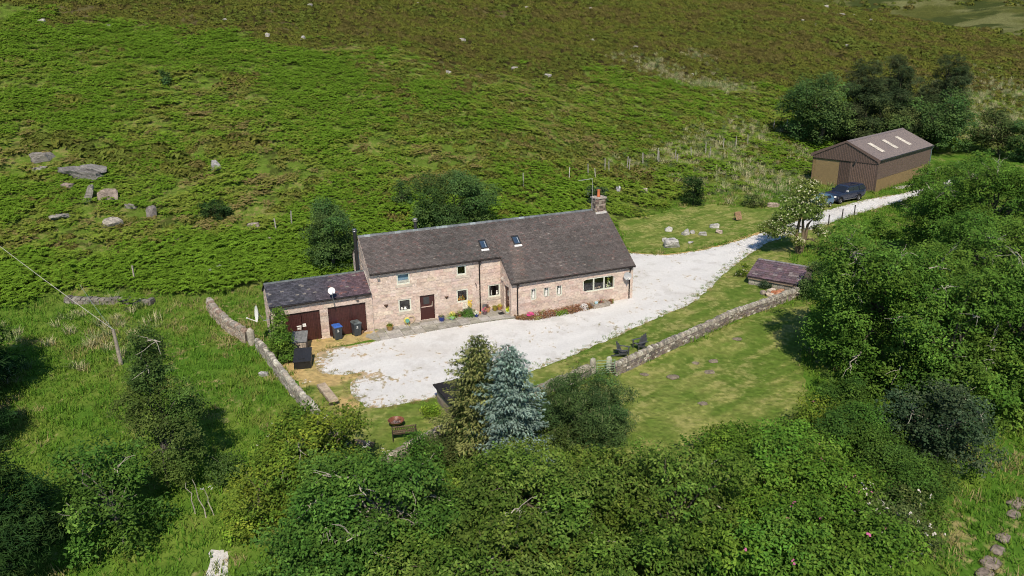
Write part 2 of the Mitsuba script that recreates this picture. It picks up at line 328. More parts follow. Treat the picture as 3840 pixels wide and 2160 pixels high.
EDGE_LINE = LineString([(11.2, 71.4), (11.4, 70.8), (12.6, 70.2), (14.9, 70.15), (17.4, 71.15), (20.1, 72.75), (23.6, 75.6), (27.1, 78.95), (31.4, 82.75), (35.4, 86.3)])
em = drape(Polygon(rough(np.array(EDGE_LINE.buffer(.2).exterior.coords)[:-1], .3, .22, 15)).buffer(0), .012)
scene['bank_edge'] = mikit.ply(em, 'lawn_mat', smooth=True, uv=np.column_stack([np.full(len(em.vertices), .95), np.zeros(len(em.vertices))]))
tag('bank_edge', 'narrow brown strip of dead grass where the bank meets the drive', kind='structure')
PAT_XY = Polygon([(HX + u * HC + v * HS, HY + u * HS - v * HC) for u, v in [(-7.2, .1), (10, .1), (10, 1.6), (19.2, 2), (19.2, 3.4), (10, 3.4), (8, 2.6), (-1, 2.6), (-7.2, 1.5)]])
MOWN = unary_union([PAT_XY, gravel_poly, LAWN1, LAWN2, LAWN3, LAWN4, house_poly.buffer(.3)])
shapely.prepare(MOWN)

# molehills on the lawn
for k, (x, y, r) in enumerate([(10.13, 44.19, .5), (13.24, 46.48, .42), (15.67, 49.6, .4), (12.59, 44.89, .42), (11.19, 40.74, .36), (8.34, 44.59, .34), (12.0, 46.2, .3)]):
    v, f = ico(2); q = v.copy(); q[:, 2] = np.maximum(q[:, 2], -.2)
    q = q * [r * .8, r * .7, r * .2] * (1 + .9 * (fb(v[:, 0] * 3 + k * 7, v[:, 1] * 3 + v[:, 2] * 2, 3, k)[:, None] - .5)) + G3(x, y, .0)
    key = one(key_of('molehill'), (q, f), (.20, .175, .135), grain=.5, smooth=True)
    tag(key, ['big molehill of grey soil nearest the gate on the mown lawn', 'molehill of grey soil below the middle of the drystone wall', 'molehill of grey soil close under the drystone wall, farthest of all', 'molehill of grey soil in the middle of the lawn beside a larger one', 'molehill of grey soil low down on the lawn near the rose hedge', 'low bare molehill in front of the gate end of the wall', 'small molehill halfway between the wall and the big molehill'][k], 'molehill', 'molehills on the lawn')
# gravel track and stepping stones at the foot of the picture
trk = Polygon(rough(smoothline([(-13.5, 28.3), (-12.6, 28.1), (-12.4, 27.3), (-11.9, 26.4), (-11.4, 24), (-13.4, 24), (-12.9, 26.2), (-13.1, 27.5)], 1), .25, .3, 12))
tm = drape(trk, .008)
scene['gravel_track'] = mikit.ply(tm, 'gravel_mat', smooth=True, uv=np.full((len(tm.vertices), 2), .02))
tag('gravel_track', 'scrap of pale gravel track at the bottom left corner', kind='structure')
# ------------------------------------------------------------------ the farmhouse
HO = (HX, HY, 0.0)
W = lambda vf: fr(vf, HO, HA)          # house frame: x along the front, y into the house, z up
rng = np.random.default_rng(11)
STONE = np.array([(.50, .415, .365), (.52, .44, .39), (.48, .39, .345), (.53, .465, .41), (.47, .41, .37), (.56, .505, .45), (.50, .435, .39), (.47, .365, .315), (.52, .455, .38)])
STONE = (STONE * .6 + STONE.mean(0) * .4) * [1.08, 1.05, 1.06]
MORTAR = (.53, .455, .41)
def stone_piece(poly, place, t=.02, bevel=.012):
    p = np.array(poly.exterior.coords)[:-1]
    c = p.mean(0); r = np.abs(p - c).max()
    q = c + (p - c) * (1 - min(.4, bevel / max(r, .01)))
    n = len(p); i = np.arange(n)
    v = np.vstack([place(p, 0.0), place(q, t)])
    f = np.vstack([np.stack([i, (i + 1) % n, n + (i + 1) % n], 1), np.stack([i, n + (i + 1) % n, n + i], 1), np.stack([np.full(n - 2, n), n + i[1:-1], n + i[2:]], 1)])
    return v, f
def courses(outline, zr, lr, joint, rg, proud=(.012, .034)):
    """rectangles of stone laid in courses, cut to the outline (x, z)"""
    x0, z0, x1, z1 = outline.bounds; out = []
    z = z0
    while z < z1 - .03:
        h = min(rg.uniform(*zr), z1 - z)
        if z1 - z - h < zr[0] * .5: h = z1 - z
        x = x0 - rg.uniform(0, lr[0])
        while x < x1:
            l = rg.uniform(*lr)
            r = sbox(max(x, x0) + joint / 2, z + joint / 2, min(x + l, x1) - joint / 2, z + h - joint / 2) if min(x + l, x1) - max(x, x0) > joint * 3 else None
            if r is not None:
                g = r if outline.contains(r) else r.intersection(outline)
                for q in getattr(g, 'geoms', [g]):
                    if q.geom_type == 'Polygon' and q.area > .008: out.append((q, rg.uniform(*proud)))
            x += l
        z += h
    return out
def lay(walls, parent, name='stone', limit=300, cols=STONE, grain=.35, jit=.035, loose='stone_courses', bevel=.012):
    """walls: list of (stones, place); the largest become parts, the others one part"""
    alls = [(q, t, pl) for st, pl in walls for q, t in st]
    alls.sort(key=lambda a: -a[0].area)
    rest = MB()
    for k, (q, t, pl) in enumerate(alls):
        c = np.clip(cols[rng.integers(len(cols))] * rng.uniform(.96, 1.04) + rng.normal(0, jit * .15, 3), .01, 1)
        vf = stone_piece(q, pl, t, bevel)
        if k < limit: one(sub(parent, name), vf, c, grain=grain)
        else: rest.add(vf, c, grain)
    if rest.v: tag(rest.put(parent + '__' + loose), kind='stuff')
def front_of(y, sgn=-1):  # plane facing -y at depth y
    return lambda p, t: W((np.column_stack([p[:, 0], np.full(len(p), y + sgn * t), p[:, 1]]), None))[0]
def side_of(x, sgn=-1):   # plane facing -x at x; polygon given in (y, z)
    return lambda p, t: W((np.column_stack([np.full(len(p), x + sgn * t), p[:, 0], p[:, 1]]), None))[0]

RZ, RD, SL, OV = 6.30, 2.746, .7304, .15
EZ = RZ - SL * RD                                   # wall head at the two-storey front
WV, WU = 2.09, 10.04                                # wing stands forward, from WU on
HL = 20.57
farm = thing('farmhouse', 'long two storey pink sandstone farmhouse with brown tiled roof, two skylights and a lower wing', 'farmhouse')
wall = farm + '__wall'
wins = {'a': (1.93, 3.17, 2.90, 4.0), 'b': (1.95, 1.08, 2.90, 2.03), 'c': (6.53, 3.25, 7.27, 4.01), 'd': (6.45, 1.10, 7.35, 2.13), 'e': (9.0, 1.14, 9.98, 2.14)}
DOOR = (3.58, .16, 4.70, 2.08)
wing_wins = {'f': (11.62, 1.19, 12.08, 2.11), 'g': (12.70, 1.19, 13.17, 2.11), 'h': (13.78, 1.20, 14.26, 2.13), 'i': (16.08, 1.12, 18.88, 2.22)}
SIDE = (-1.62, .30, -.72, 2.28)                      # door in the return wall (y, z)
cut = lambda r: sbox(*r)
front_poly = sbox(0, -.2, WU, EZ + .0).difference(unary_union([cut(r) for r in wins.values()] + [cut(DOOR)]))
wz = EZ - SL * WV
wing_poly = sbox(WU, -.2, HL, wz).difference(unary_union([cut(r) for r in wing_wins.values()]))
ret_poly = Polygon([(-WV, -.2), (0, -.2), (0, EZ), (-WV, wz)]).difference(cut(SIDE))
gable = Polygon([(0, -.2), (2 * RD, -.2), (2 * RD, EZ), (RD, RZ - .02), (0, EZ)])
gableR = Polygon([(-WV, -.2), (2 * RD, -.2), (2 * RD, EZ), (RD, RZ - .02), (-WV, wz)])
def yz_prism(poly, x0, x1):  # polygon in (y, z), extruded along x
    v, f = prism(poly, x0, x1)
    return np.column_stack([v[:, 1], v[:, 0], v[:, 2]]), f[:, ::-1]
TH = .34
w = MB()
w.add(W(prism(front_poly, 0, TH)), MORTAR, .3)
w.add(W(prism(wing_poly, -WV, -WV + TH)), MORTAR, .3)
w.add(W(yz_prism(ret_poly.intersection(sbox(-WV + TH + .002, -1, -.002, 9)), WU, WU + TH)), MORTAR, .3)
w.add(W(yz_prism(gable.intersection(sbox(TH + .002, -1, 9, 9)), 0, TH)), MORTAR, .3)
w.add(W(yz_prism(gableR.intersection(sbox(-WV + TH + .002, -1, 9, 9)), HL - TH, HL)), MORTAR, .3)
w.add(W(bx(TH + .002, HL - TH - .002, 2 * RD - TH, 2 * RD, -.2, EZ)), MORTAR, .3)
w.put(wall)
inset = lambda poly, d=.012: poly.buffer(-d, join_style=2)
lint = lambda r, dx=.14, h=.2: sbox(r[0] - dx, r[3] + .006, r[2] + dx, r[3] + h)
sill = lambda r: sbox(r[0] - .16, r[1] - .21, r[2] + .16, r[1] - .006)
lint_rects = [lint(DOOR, .2, .34), lint(wins['b']), lint(wins['e'])]
sills = [sill(wins[k]) for k in 'abce']
keep = inset(front_poly.difference(unary_union(lint_rects + sills)))
st_front = courses(keep, (.19, .31), (.34, .78), .014, rng)
st_front += [(r.buffer(-.008, join_style=2), .036) for r in lint_rects]
st_wing = courses(inset(wing_poly), (.19, .30), (.36, .8), .014, rng)
st_ret = courses(inset(ret_poly), (.2, .3), (.3, .6), .014, rng)
st_gab = courses(inset(gable.intersection(sbox(.0, 2.9, 9, 9))), (.2, .3), (.34, .7), .014, rng)
lay([(st_front, front_of(0)), (st_wing, front_of(-WV)), (st_ret, side_of(WU)), (st_gab, side_of(0))], wall)

# windows: frame (> pane, sill)
FRAME, DARK = (.58, .61, .54), (.02, .02, .02)
ROOM = MB()
def window(parent, r, y, label=None, bars=(), sillon=True, fw=.09, deep=.015, casements=()):
    x0, z0, x1, z1 = r
    k = tag(sub(parent, 'window'), label)
    m = MB()
    for a in (bx(x0, x0 + fw, y + deep, y + deep + .07, z0, z1), bx(x1 - fw, x1, y + deep, y + deep + .07, z0, z1), bx(x0 + fw, x1 - fw, y + deep, y + deep + .07, z0, z0 + fw * 1.2), bx(x0 + fw, x1 - fw, y + deep, y + deep + .07, z1 - fw, z1)): m.add(W(a), FRAME, .06)
    for b in bars: m.add(W(bx(b - .05, b + .05, y + deep - .003, y + deep + .073, z0 + fw, z1 - fw)), FRAME, .06)
    m.put(k, 'satin')
    one(k + '__pane', W(quad((x0 + fw, y + deep + .035, z0 + fw), (x1 - fw, y + deep + .035, z0 + fw), (x1 - fw, y + deep + .035, z1 - fw), (x0 + fw, y + deep + .035, z1 - fw))), (.5, .5, .5), 'window_glass')
    if sillon:
        one(k + '__sill', W(bx(x0 - .15, x1 + .15, y - .055, y + .095, z0 - .2, z0 - .004)), (.50, .45, .39))
    # the dark room behind
    e = .25
    for a in (bx(x0 - e, x1 + e, y + TH + 1.3, y + TH + 1.34, z0 - .6, z1 + .2), bx(x0 - e - .04, x0 - e, y + TH, y + TH + 1.3, z0 - .6, z1 + .2), bx(x1 + e, x1 + e + .04, y + TH, y + TH + 1.3, z0 - .6, z1 + .2), bx(x0 - e, x1 + e, y + TH, y + TH + 1.3, z1 + .2, z1 + .24), bx(x0 - e, x1 + e, y + TH, y + TH + 1.3, z0 - .64, z0 - .6)): ROOM.add(W(a), (.10, .085, .07), .2)
    return k
window(farm, wins['a'], 0, 'upstairs window with drawn blue blind')
window(farm, wins['b'], 0, 'ground floor window with white ornaments on its sill')
window(farm, wins['c'], 0)
window(farm, wins['d'], 0, 'ground floor window with yellow flowers inside', sillon=False)
window(farm, wins['e'], 0)
for k in 'fgh': window(farm, wing_wins[k], -WV, 'narrow slit window with white curtain', sillon=False, fw=.07)
window(farm, wing_wins['i'], -WV, 'wide three light window of the wing', bars=(17.02, 17.95), sillon=False, fw=.075)
# what shows behind the panes
def inside(name, label, catg, m, bsdf='matte', group=None):
    k = key_of(name); m.put(k, bsdf); tag(k, label, catg, group); return k
inside('window_blind', 'blue blind drawn down behind the left upstairs window', 'blind', MB().add(W(bx(2.0, 2.84, .23, .25, 3.43, 3.94)), (.13, .24, .34)).add(W(bx(2.0, 2.84, .23, .25, 3.25, 3.425)), (.48, .50, .46)))
for k, (r, yy) in enumerate(((wing_wins['f'], 0), (wing_wins['g'], 1), (wing_wins['h'], 2))):
    m = MB()
    x1, z0, z1 = r[2] - .05, r[1] + .06, r[3] - .1
    m.add(W(prism(Polygon([(x1 - .22, z0), (x1, z0), (x1, z1), (x1 - .06, z1), (x1 - .16, z0 + .5)]), -WV + .22, -WV + .25)), (.78, .80, .80))
    inside('curtain', 'white curtain behind the %s narrow slit window from the left' % ('first', 'second', 'third')[k], 'curtain', m, group='curtains in the slit windows')
def ornament(x, y, z, h, col, s=1.):
    return W(fr(lathe(np.array([(.0, 0), (.05, .01), (.07, .35), (.03, .7), (.045, .96), (0, 1)]) * [s, h]), (x, y, z)))
for k, (x, z, h, c, lab, s) in enumerate([(2.25, 1.16, .2, (.8, .8, .78), 'white jug on the sill of the lower left window', 1.4), (2.5, 1.16, .18, (.8, .8, .78), 'small white bowl beside a jug on the lower left sill', 1.9), (9.35, 1.22, .42, (.6, .62, .62), 'tall silver candlestick behind the window next to the drainpipe', .7), (9.8, 1.22, .34, (.85, .85, .83), 'white vase at the right of the window by the side door', 1.1)]):
    key = one(key_of('ornament'), ornament(x, .24, z, h, 0, s), c, 'satin', smooth=True); scene[key] = MB().add(ornament(x, .24, z, h, 0, s), c, .1).shape('satin', True)
    tag(key, lab, 'ornament')
m = MB()
r5 = np.random.default_rng(5)
for _ in range(60):
    c = np.array([r5.uniform(6.6, 7.2), r5.uniform(.2, .3), 1.2 + r5.uniform(0, .32)])
    m.add(W((c + r5.normal(0, .035, (4, 3)), [[0, 1, 2, 3]])), [(.62, .36, .05), (.60, .25, .04), (.2, .28, .08)][r5.integers(3)])
inside('vase_of_flowers', 'bunch of orange and yellow flowers inside the lower right window', 'flowers', m)
m = MB()
for _ in range(30):
    c = np.array([r5.uniform(17.25, 17.75), -WV + r5.uniform(.2, .3), 1.22 + abs(r5.normal(0, .06))])
    m.add(W((c + r5.normal(0, .04, (4, 3)), [[0, 1, 2, 3]])), [(.7, .68, .62), (.3, .2, .12)][r5.integers(2)])
inside('model_boat', 'pale ornament on the sill of the wide wing window', 'ornament', m)
m = MB()
for _ in range(50):
    c = np.array([r5.uniform(18.35, 18.6), -WV + r5.uniform(.2, .3), 1.22 + r5.uniform(0, .75)])
    m.add(W((c + r5.normal(0, .05, (4, 3)), [[0, 1, 2, 3]])), [(.65, .68, .6), (.35, .45, .08), (.2, .3, .08)][r5.integers(3)])
inside('house_plant', 'tall flowering plant in the right light of the wide wing window', 'plant', m)

# doors
RED = np.array((.048, .014, .013))
d = tag(sub(farm, 'door'), 'dark red stable door with small pane and grab rail')
m = MB()
x0, z0, x1, z1 = DOOR
for lo, hi in ((z0, z0 + .98), (z0 + .985, z1)): m.add(W(bx(x0 + .06, x1 - .06, .1, .15, lo, hi)), RED)
for a in (bx(x0, x0 + .06, .085, .16, z0, z1), bx(x1 - .06, x1, .085, .16, z0, z1), bx(x0 + .06, x1 - .06, .085, .16, z1 - .06, z1)): m.add(W(a), RED * .8)
m.put(d, 'satin')
one(d + '__pane', W(bx(x0 + .28, x0 + .74, .09, .098, 1.36, 1.92)), (.02, .022, .024), 'gloss')
one(d + '__rail', W(cat(bx(x0 + .1, x1 - .14, .06, .1, 1.135, 1.185))), (.55, .42, .36), 'satin')
one(d + '__handle', W(cat(bx(x1 - .17, x1 - .14, .03, .1, 1.24, 1.52), bx(x1 - .26, x1 - .17, .03, .06, 1.3, 1.33))), (.6, .55, .45), 'metal')
one(sub(farm, 'doorstep'), W(bx(x0 - .1, x1 + .1, -.26, .08, -.1, .155)), (.30, .27, .235))
d = tag(sub(farm, 'door'), 'dark red side door in the return wall')
y0, z0, y1, z1 = SIDE
one(d, W(bx(WU + .09, WU + .14, y0, y1, z0, z1)), RED, 'satin')
one(d + '__pane', W(bx(WU + .08, WU + .088, y0 + .2, y0 + .46, 1.5, 1.95)), (.2, .21, .22), 'gloss')
one(d + '__letter_plate', W(bx(WU + .075, WU + .089, y0 + .3, y0 + .62, 1.1, 1.16)), (.5, .4, .3), 'metal')
one(sub(farm, 'doorstep'), W(bx(WU - .3, WU + .08, y0 - .1, y1 + .1, -.1, .29)), (.33, .29, .25))

# roof: boards, tiles, ridge tiles
def tile_field(o, eu, es, en, width, length, tw, th, colf, rg, lap=1.35, thick=.022, skip=None):
    """small tiles in courses, bottom course first; o top-left corner, es down the slope"""
    rows = int(round(length / th)); n = int(math.ceil(width / tw)) + 1
    R, C = np.meshgrid(np.arange(rows), np.arange(n), indexing='ij')
    x0 = (C - .5 * (R % 2)) * tw + .004; x1 = x0 + tw - .008
    x0, x1 = np.clip(x0, 0, width).ravel(), np.clip(x1, 0, width).ravel()
    s1 = (length - R * th).ravel() + rg.normal(0, .006, R.size); s0 = np.maximum(s1 - th * lap, 0)
    ok = x1 - x0 > .03
    if skip is not None: ok &= ~skip((x0 + x1) / 2, (s0 + s1) / 2)
    x0, x1, s0, s1 = x0[ok], x1[ok], s0[ok], s1[ok]
    tilt = rg.normal(0, .004, (len(x0), 2)); hi = thick + .012
    P = lambda x, s, h: o + x[:, None] * eu + s[:, None] * es + h[:, None] * en
    z = np.zeros(len(x0))
    V = np.stack([P(x0, s0, z + .004), P(x1, s0, z + .004), P(x1, s1, z + hi + tilt[:, 0]), P(x0, s1, z + hi + tilt[:, 1]), P(x1, s1, z + hi - thick), P(x0, s1, z + hi - thick)], 1)
    F = np.array([[0, 1, 2], [0, 2, 3], [3, 2, 4], [3, 4, 5]])
    f = (F[None] + (np.arange(len(x0)) * 6)[:, None, None]).reshape(-1, 3)
    return V.reshape(-1, 3), f, np.repeat(colf((x0 + x1) / 2, (s0 + s1) / 2), 6, 0)
def hv(x, y, z): return W((np.array([[x, y, z]], float), None))[0][0]
EU = np.array([HC, HS, 0]); EB = np.array([-HS, HC, 0])
CS = 1 / math.hypot(1, SL)
DOWN = (-EB - SL * np.array([0, 0, 1])) * CS; NRM = (-EB * SL + np.array([0, 0, 1])) * CS
ZR = RZ + .13                                         # top of the boards at the ridge
CHX0, CHX1 = 19.55, 20.5
def brown(x, s):
    n = fb(x * .35, s * .5, 3, 2); m = fb(x * 2.1, s * 1.1, 3, 8); r = rng.random(len(x))
    c = np.array([.113, .103, .103]) * (.89 + .22 * r)[:, None] * (.86 + .28 * vnoise(x * .15, np.round(s / .115) * 1.7, 5))[:, None]
    c = c + (n - .5)[:, None] * np.array([.055, .036, .035]) + (m - .5)[:, None] * np.array([.03, .026, .028])
    red = (rng.random(len(x)) < .10)[:, None]; c = np.where(red, c * [1.2, 1.0, .98], c)
    lich = (rng.random(len(x)) < .004 + .02 * sstep(.55, .75, m))[:, None]; c = np.where(lich, [.22, .20, .19] * rng.uniform(.6, 1.1, (len(x), 1)), c)
    pale = ((np.abs(x - 12.3 + .25 * s) < .5) & (s > 2.2))[:, None]; c = np.where(pale, c * [1.25, 1.2, 1.15], c)
    return np.clip(c, .015, .6)
roof = sub(farm, 'roof')
sl_front, sl_wing = (RD + OV) / CS, (RD + WV + OV) / CS
bd = MB()
def slab(x0, x1, ylo):
    p = [(RD, RZ + .02), (RD, ZR - .03), (ylo, ZR - .03 - SL * (RD - ylo)), (ylo, RZ + .02 - SL * (RD - ylo))]
    return yz_prism(Polygon(p), x0, x1)
bd.add(W(slab(-.04, WU - .06, -OV)), (.09, .075, .07)).add(W(slab(WU - .055, HL + .06, -WV - OV)), (.09, .075, .07))
pb = [(RD, RZ + .02), (RD, ZR - .02), (2 * RD + OV, ZR - .02 - SL * (RD + OV)), (2 * RD + OV, RZ + .02 - SL * (RD + OV))]
bd.add(W(yz_prism(Polygon(pb), -.04, HL + .06)), (.10, .078, .07))
bd.put(roof)
SKY = [(8.74, 9.32), (11.47, 12.06)]
TM = MB()
o = hv(-.06, RD, ZR)
v, f, c = tile_field(o - 0, EU, DOWN, NRM, WU - .08 + .06, sl_front, .2, .115, brown, rng)
TM.add((v, f), c, .3)
o = hv(WU - .075, RD, ZR)
v, f, c = tile_field(o, EU, DOWN, NRM, HL - WU + .15, sl_wing, .2, .115, lambda x, s: brown(x + 10, s), rng)
TM.add((v, f), c, .3)
tag(TM.put(roof + '__tiles'), kind='stuff')
x = -.08
while x < CHX0 - .12:
    l = .46
    a = math.radians(36)
    p = [(RD - .17, ZR - .10), (RD - .06, ZR + .03), (RD + .06, ZR + .03), (RD + .17, ZR - .10), (RD, ZR - .02)]
    g = rng.uniform(.8, 1.25)
    one(sub(roof, 'ridge_tile'), W(yz_prism(Polygon(p), x + .006, min(x + l, CHX0 - .1) - .006)), np.array((.115, .13, .145)) * g if rng.random() < .85 else np.array((.2, .24, .26)) * g, 'satin', grain=.3)
    x += l
# verge of the right gable and the white flashing of the left
one(sub(farm, 'verge'), W(cat(yz_prism(Polygon([(RD, ZR + .0), (RD, ZR - .16), (-WV - OV, ZR - .16 - SL * (RD + WV + OV)), (-WV - OV, ZR - SL * (RD + WV + OV))]), HL + .064, HL + .12))), (.12, .105, .10))
one(sub(farm, 'verge'), W(cat(yz_prism(Polygon([(RD, ZR + .0), (RD, ZR - .14), (-OV, ZR - .14 - SL * (RD + OV)), (-OV, ZR - SL * (RD + OV))]), -.09, -.064))), (.36, .31, .28))
# gutters, downpipes
BROWN = (.014, .011, .011)
def gutter(parent, x0, x1, y, z, col=BROWN):
    g = np.linspace(math.pi, 2 * math.pi, 7)
    pr = [(y + .075 * math.cos(t), z + .075 * math.sin(t)) for t in g]; inn = [(y + .062 * math.cos(t), z + .062 * math.sin(t)) for t in g[::-1]]
    one(sub(parent, 'gutter'), W(yz_prism(Polygon(pr + inn), x0, x1)), col, 'satin', .1)
gutter(farm, -.05, WU - .02, -OV - .075, ZR - .04 - SL * (RD + OV))
gutter(farm, WU - .05, HL + .08, -WV - OV - .075, ZR - .04 - SL * (RD + WV + OV))
def downpipe(parent, x, y, z1, z0=0., yg=None):
    yg = y - OV - .02 if yg is None else yg
    one(sub(parent, 'downpipe'), W(cat(tube([(x, yg, z1), (x, yg, z1 - .12), (x, y - .07, z1 - .4), (x, y - .07, z0)], .052, 8), bx(x - .09, x + .09, yg - .08, yg + .06, z1 - .05, z1 + .03))), BROWN, 'satin', .1)
downpipe(farm, 8.3, 0, ZR - .16 - SL * (RD + OV), .1)
downpipe(farm, 10.5, -WV, ZR - .16 - SL * (RD + WV + OV), -.02)
downpipe(farm, 20.22, -WV, ZR - .16 - SL * (RD + WV + OV), -.1)
# chimney: stones, flaunching, pot
ch = sub(farm, 'chimney')
CY0, CY1, CZ0, CZ1 = RD - .36, RD + .36, 6.0, 7.38
one(ch, W(bx(CHX0, CHX1, CY0, CY1, CZ0, CZ1 - .06)), (.16, .135, .12))
CHS = np.array([(.22, .17, .15), (.14, .11, .10), (.30, .26, .22), (.10, .085, .08), (.34, .29, .25)])
stc = courses(sbox(CHX0, 6.05, CHX1, CZ1 - .08), (.13, .2), (.2, .36), .02, rng, (.01, .035))
stl = courses(sbox(CY0, 6.05, CY1, CZ1 - .08), (.13, .2), (.2, .36), .02, rng, (.01, .035))
lay([(stc, front_of(CY0)), (stl, side_of(CHX0))], ch, cols=CHS)
one(sub(ch, 'cap'), W(bx(CHX0 - .07, CHX1 + .07, CY0 - .07, CY1 + .07, CZ1 - .058, CZ1 + .05)), (.36, .33, .30), grain=.5)
one(sub(ch, 'chimney_pot'), W(fr(lathe([(.0, 0), (.155, 0), (.15, .06), (.13, .1), (.115, .5), (.15, .52), (.15, .58), (.10, .58), (.10, .3)]), (20.02, RD, CZ1 + .05))), (.52, .16, .07), 'satin', .15, True)
one(sub(ch, 'flashing'), W(cat(bx(CHX0 - .02, CHX1 + .02, CY0 - .16, CY0 - .045, 6.10, 6.26))), (.55, .54, .53), 'satin')
# stove pipe on the left gable and roof vent
k = sub(farm, 'flue_pipe')
yy = RD + .0
m = MB().add(W(cat(tube([(-.28, yy, 2.6), (-.28, yy, 6.75)], .125, 12) , fr(lathe([(.13, 0), (.15, 0), (.15, .12), (.13, .12)], 12), (-.28, yy, 5.2)), fr(lathe([(.13, 0), (.15, 0), (.15, .12), (.13, .12)], 12), (-.28, yy, 3.9)))), (.022, .022, .026), .1)
m.put(k, 'satin')
one(sub(k, 'cowl'), W(fr(lathe([(.0, 0), (.17, 0), (.17, .07), (.15, .1), (.15, .17), (.17, .19), (.15, .24), (0, .26)], 12), (-.28, yy, 6.76))), (.16, .17, .19), 'metal')
k = sub(farm, 'roof_vent')
one(k, W(fr(lathe([(.12, 0), (.12, .52), (.0, .52)], 12), (4.32, RD + .02, 6.5))), (.03, .03, .035), 'satin')
one(sub(k, 'cowl'), W(fr(lathe([(.0, 0), (.19, 0), (.19, .1), (.11, .11), (.11, .17), (.19, .18), (.17, .24), (0, .27)], 12), (4.32, RD + .02, 7.04))), (.5, .46, .4), 'metal')
# skylights
for x0, x1 in SKY:
    k = sub(farm, 'skylight')
    L = lambda a, b, s_, t_, h0, h1: (np.array([hv(0, RD, ZR) + x_ * EU + s * DOWN + h * NRM for x_ in (a, b) for s in (s_, t_) for h in (h0, h1)]), BOXF)
    sa, sb = 1.456 / CS, 2.15 / CS
    m = MB()
    for q in (L(x0, x0 + .07, sa, sb, 0, .11), L(x1 - .07, x1, sa, sb, 0, .11), L(x0 + .07, x1 - .07, sa, sa + .12, 0, .12), L(x0 + .07, x1 - .07, sb - .08, sb, 0, .11)): m.add(q, (.028, .03, .034), .1)
    m.put(k, 'satin')
    one(k + '__pane', L(x0 + .07, x1 - .07, sa + .12, sb - .08, .03, .075), (.03, .055, .10), 'gloss', .05)
    one(k + '__blind_bar', L(x1 - .16, x1 - .12, sa + .16, sb - .12, .076, .084), (.4, .45, .5), 'satin', .05)
    one(k + '__flashing', L(x0 - .02, x1 + .02, sb + .01, sb + .2, .02, .045), (.62, .63, .64), 'satin', .05)
ROOM.put(farm + '__interior')
# baskets, lamps and bracket on the wall
def wallbit(name, label, catg, vf, col, bsdf='satin', group=None):
    k = one(key_of(name), W(vf), col, bsdf, .2); return tag(k, label, catg, group)
for x, z, t in ((1.02, 1.73, 'left of the lower left window'), (5.63, 1.68, 'right of the stable door')):
    g = np.linspace(math.pi, 2 * math.pi, 9)
    v = [[x, -.03, z - .16]] + [[x + .16 * math.cos(a), -.03 + .17 * math.sin(a), z + .1] for a in g] + [[x + .1 * math.cos(a), -.03 + .1 * math.sin(a), z] for a in g]
    wallbit('wall_basket', f'empty brown half basket hung on the house wall {t}', 'basket', hull(v), (.13, .085, .065), 'matte', 'wall baskets')
lamp = lambda x, y, z: cat(bx(x - .07, x + .07, y - .04, y, z, z + .16), bx(x - .05, x + .05, y - .16, y - .04, z - .1, z - .02), bx(x - .09, x + .09, y - .22, y - .05, z - .02, z + .03))
wallbit('security_light', 'small security light under the eaves at the left end of the house', 'wall light', lamp(.58, -.03, 3.9), (.30, .28, .26))
wallbit('wall_bracket', 'dark iron bracket on the wall left of the middle drainpipe', 'bracket', cat(beam((7.95, -.02, 2.5), (7.95, -.25, 2.42), .03), beam((7.95, -.25, 2.42), (8.0, -.25, 2.28), .03)), (.04, .035, .035), 'metal')
wallbit('door_lamp', 'white lamp on the return wall above the side door', 'wall light', cat(bx(WU - .09, WU - .025, -.62, -.45, 2.55, 2.85), bx(WU - .2, WU - .09, -.57, -.5, 2.7, 2.8)), (.5, .47, .44))
# ------------------------------------------------------------------ the garage
GL, GV, GR, GE, GD_ = 7.03, .17, 4.09, 3.0, 1.86
GZR = GR - .11; gs = (GR - GE) / (GD_ + .15)
gar = thing('garage', 'low stone garage with two dark red board doors, joined to the farmhouse', 'garage')
ge = GZR - gs * GD_
D1, D2 = (-6.26, .02, -3.74, 2.24), (-3.18, .04, -.50, 2.29)
yb = -GV
gp_ = sbox(-GL, -.3, -.004, ge).difference(unary_union([cut(D1), cut(D2)]))
gg = Polygon([(yb, -.3), (yb + 2 * GD_, -.3), (yb + 2 * GD_, ge), (yb + GD_, GZR - .02), (yb, ge)])
w = MB().add(W(prism(gp_, yb, yb + .3)), MORTAR).add(W(yz_prism(gg.intersection(sbox(yb + .302, -1, 9, 9)), -GL, -GL + .3)), (.30, .25, .21)).add(W(bx(-GL + .302, -.004, yb + 2 * GD_ - .3, yb + 2 * GD_ - .002, -.3, ge)), MORTAR)
w.put(gar + '__wall')
lz = [sbox(-6.5, D1[3] + .01, -3.50, D1[3] + .3), sbox(-3.46, D2[3] + .01, -.2, D2[3] + .26)]
st = courses(inset(gp_.difference(unary_union(lz))), (.2, .3), (.35, .7), .016, rng)
for l in lz:  # lintels of several long stones
    n = 4; xs = np.linspace(l.bounds[0], l.bounds[2], n + 1)
    st += [(sbox(a + .008, l.bounds[1] + .008, b - .008, l.bounds[3] - .008), .035) for a, b in zip(xs[:-1], xs[1:])]
stg = courses(inset(gg), (.16, .26), (.25, .55), .02, rng)
lay([(st, front_of(yb)), (stg, side_of(-GL))], gar + '__wall', cols=STONE * .97)
gr_ = sub(gar, 'roof')
one(gr_, W(cat(yz_prism(Polygon([(yb + GD_, GZR), (yb + GD_, GR - .03), (yb - .15, GR - .03 - gs * (GD_ + .15)), (yb - .15, GZR - gs * (GD_ + .15))]), -GL - .05, -.06), yz_prism(Polygon([(yb + GD_ + .002, GZR), (yb + GD_ + .002, GR - .03), (yb + 2 * GD_ + .15, GR - .03 - gs * (GD_ + .15)), (yb + 2 * GD_ + .15, GZR - gs * (GD_ + .15))]), -GL - .05, -.06))), (.06, .058, .065))
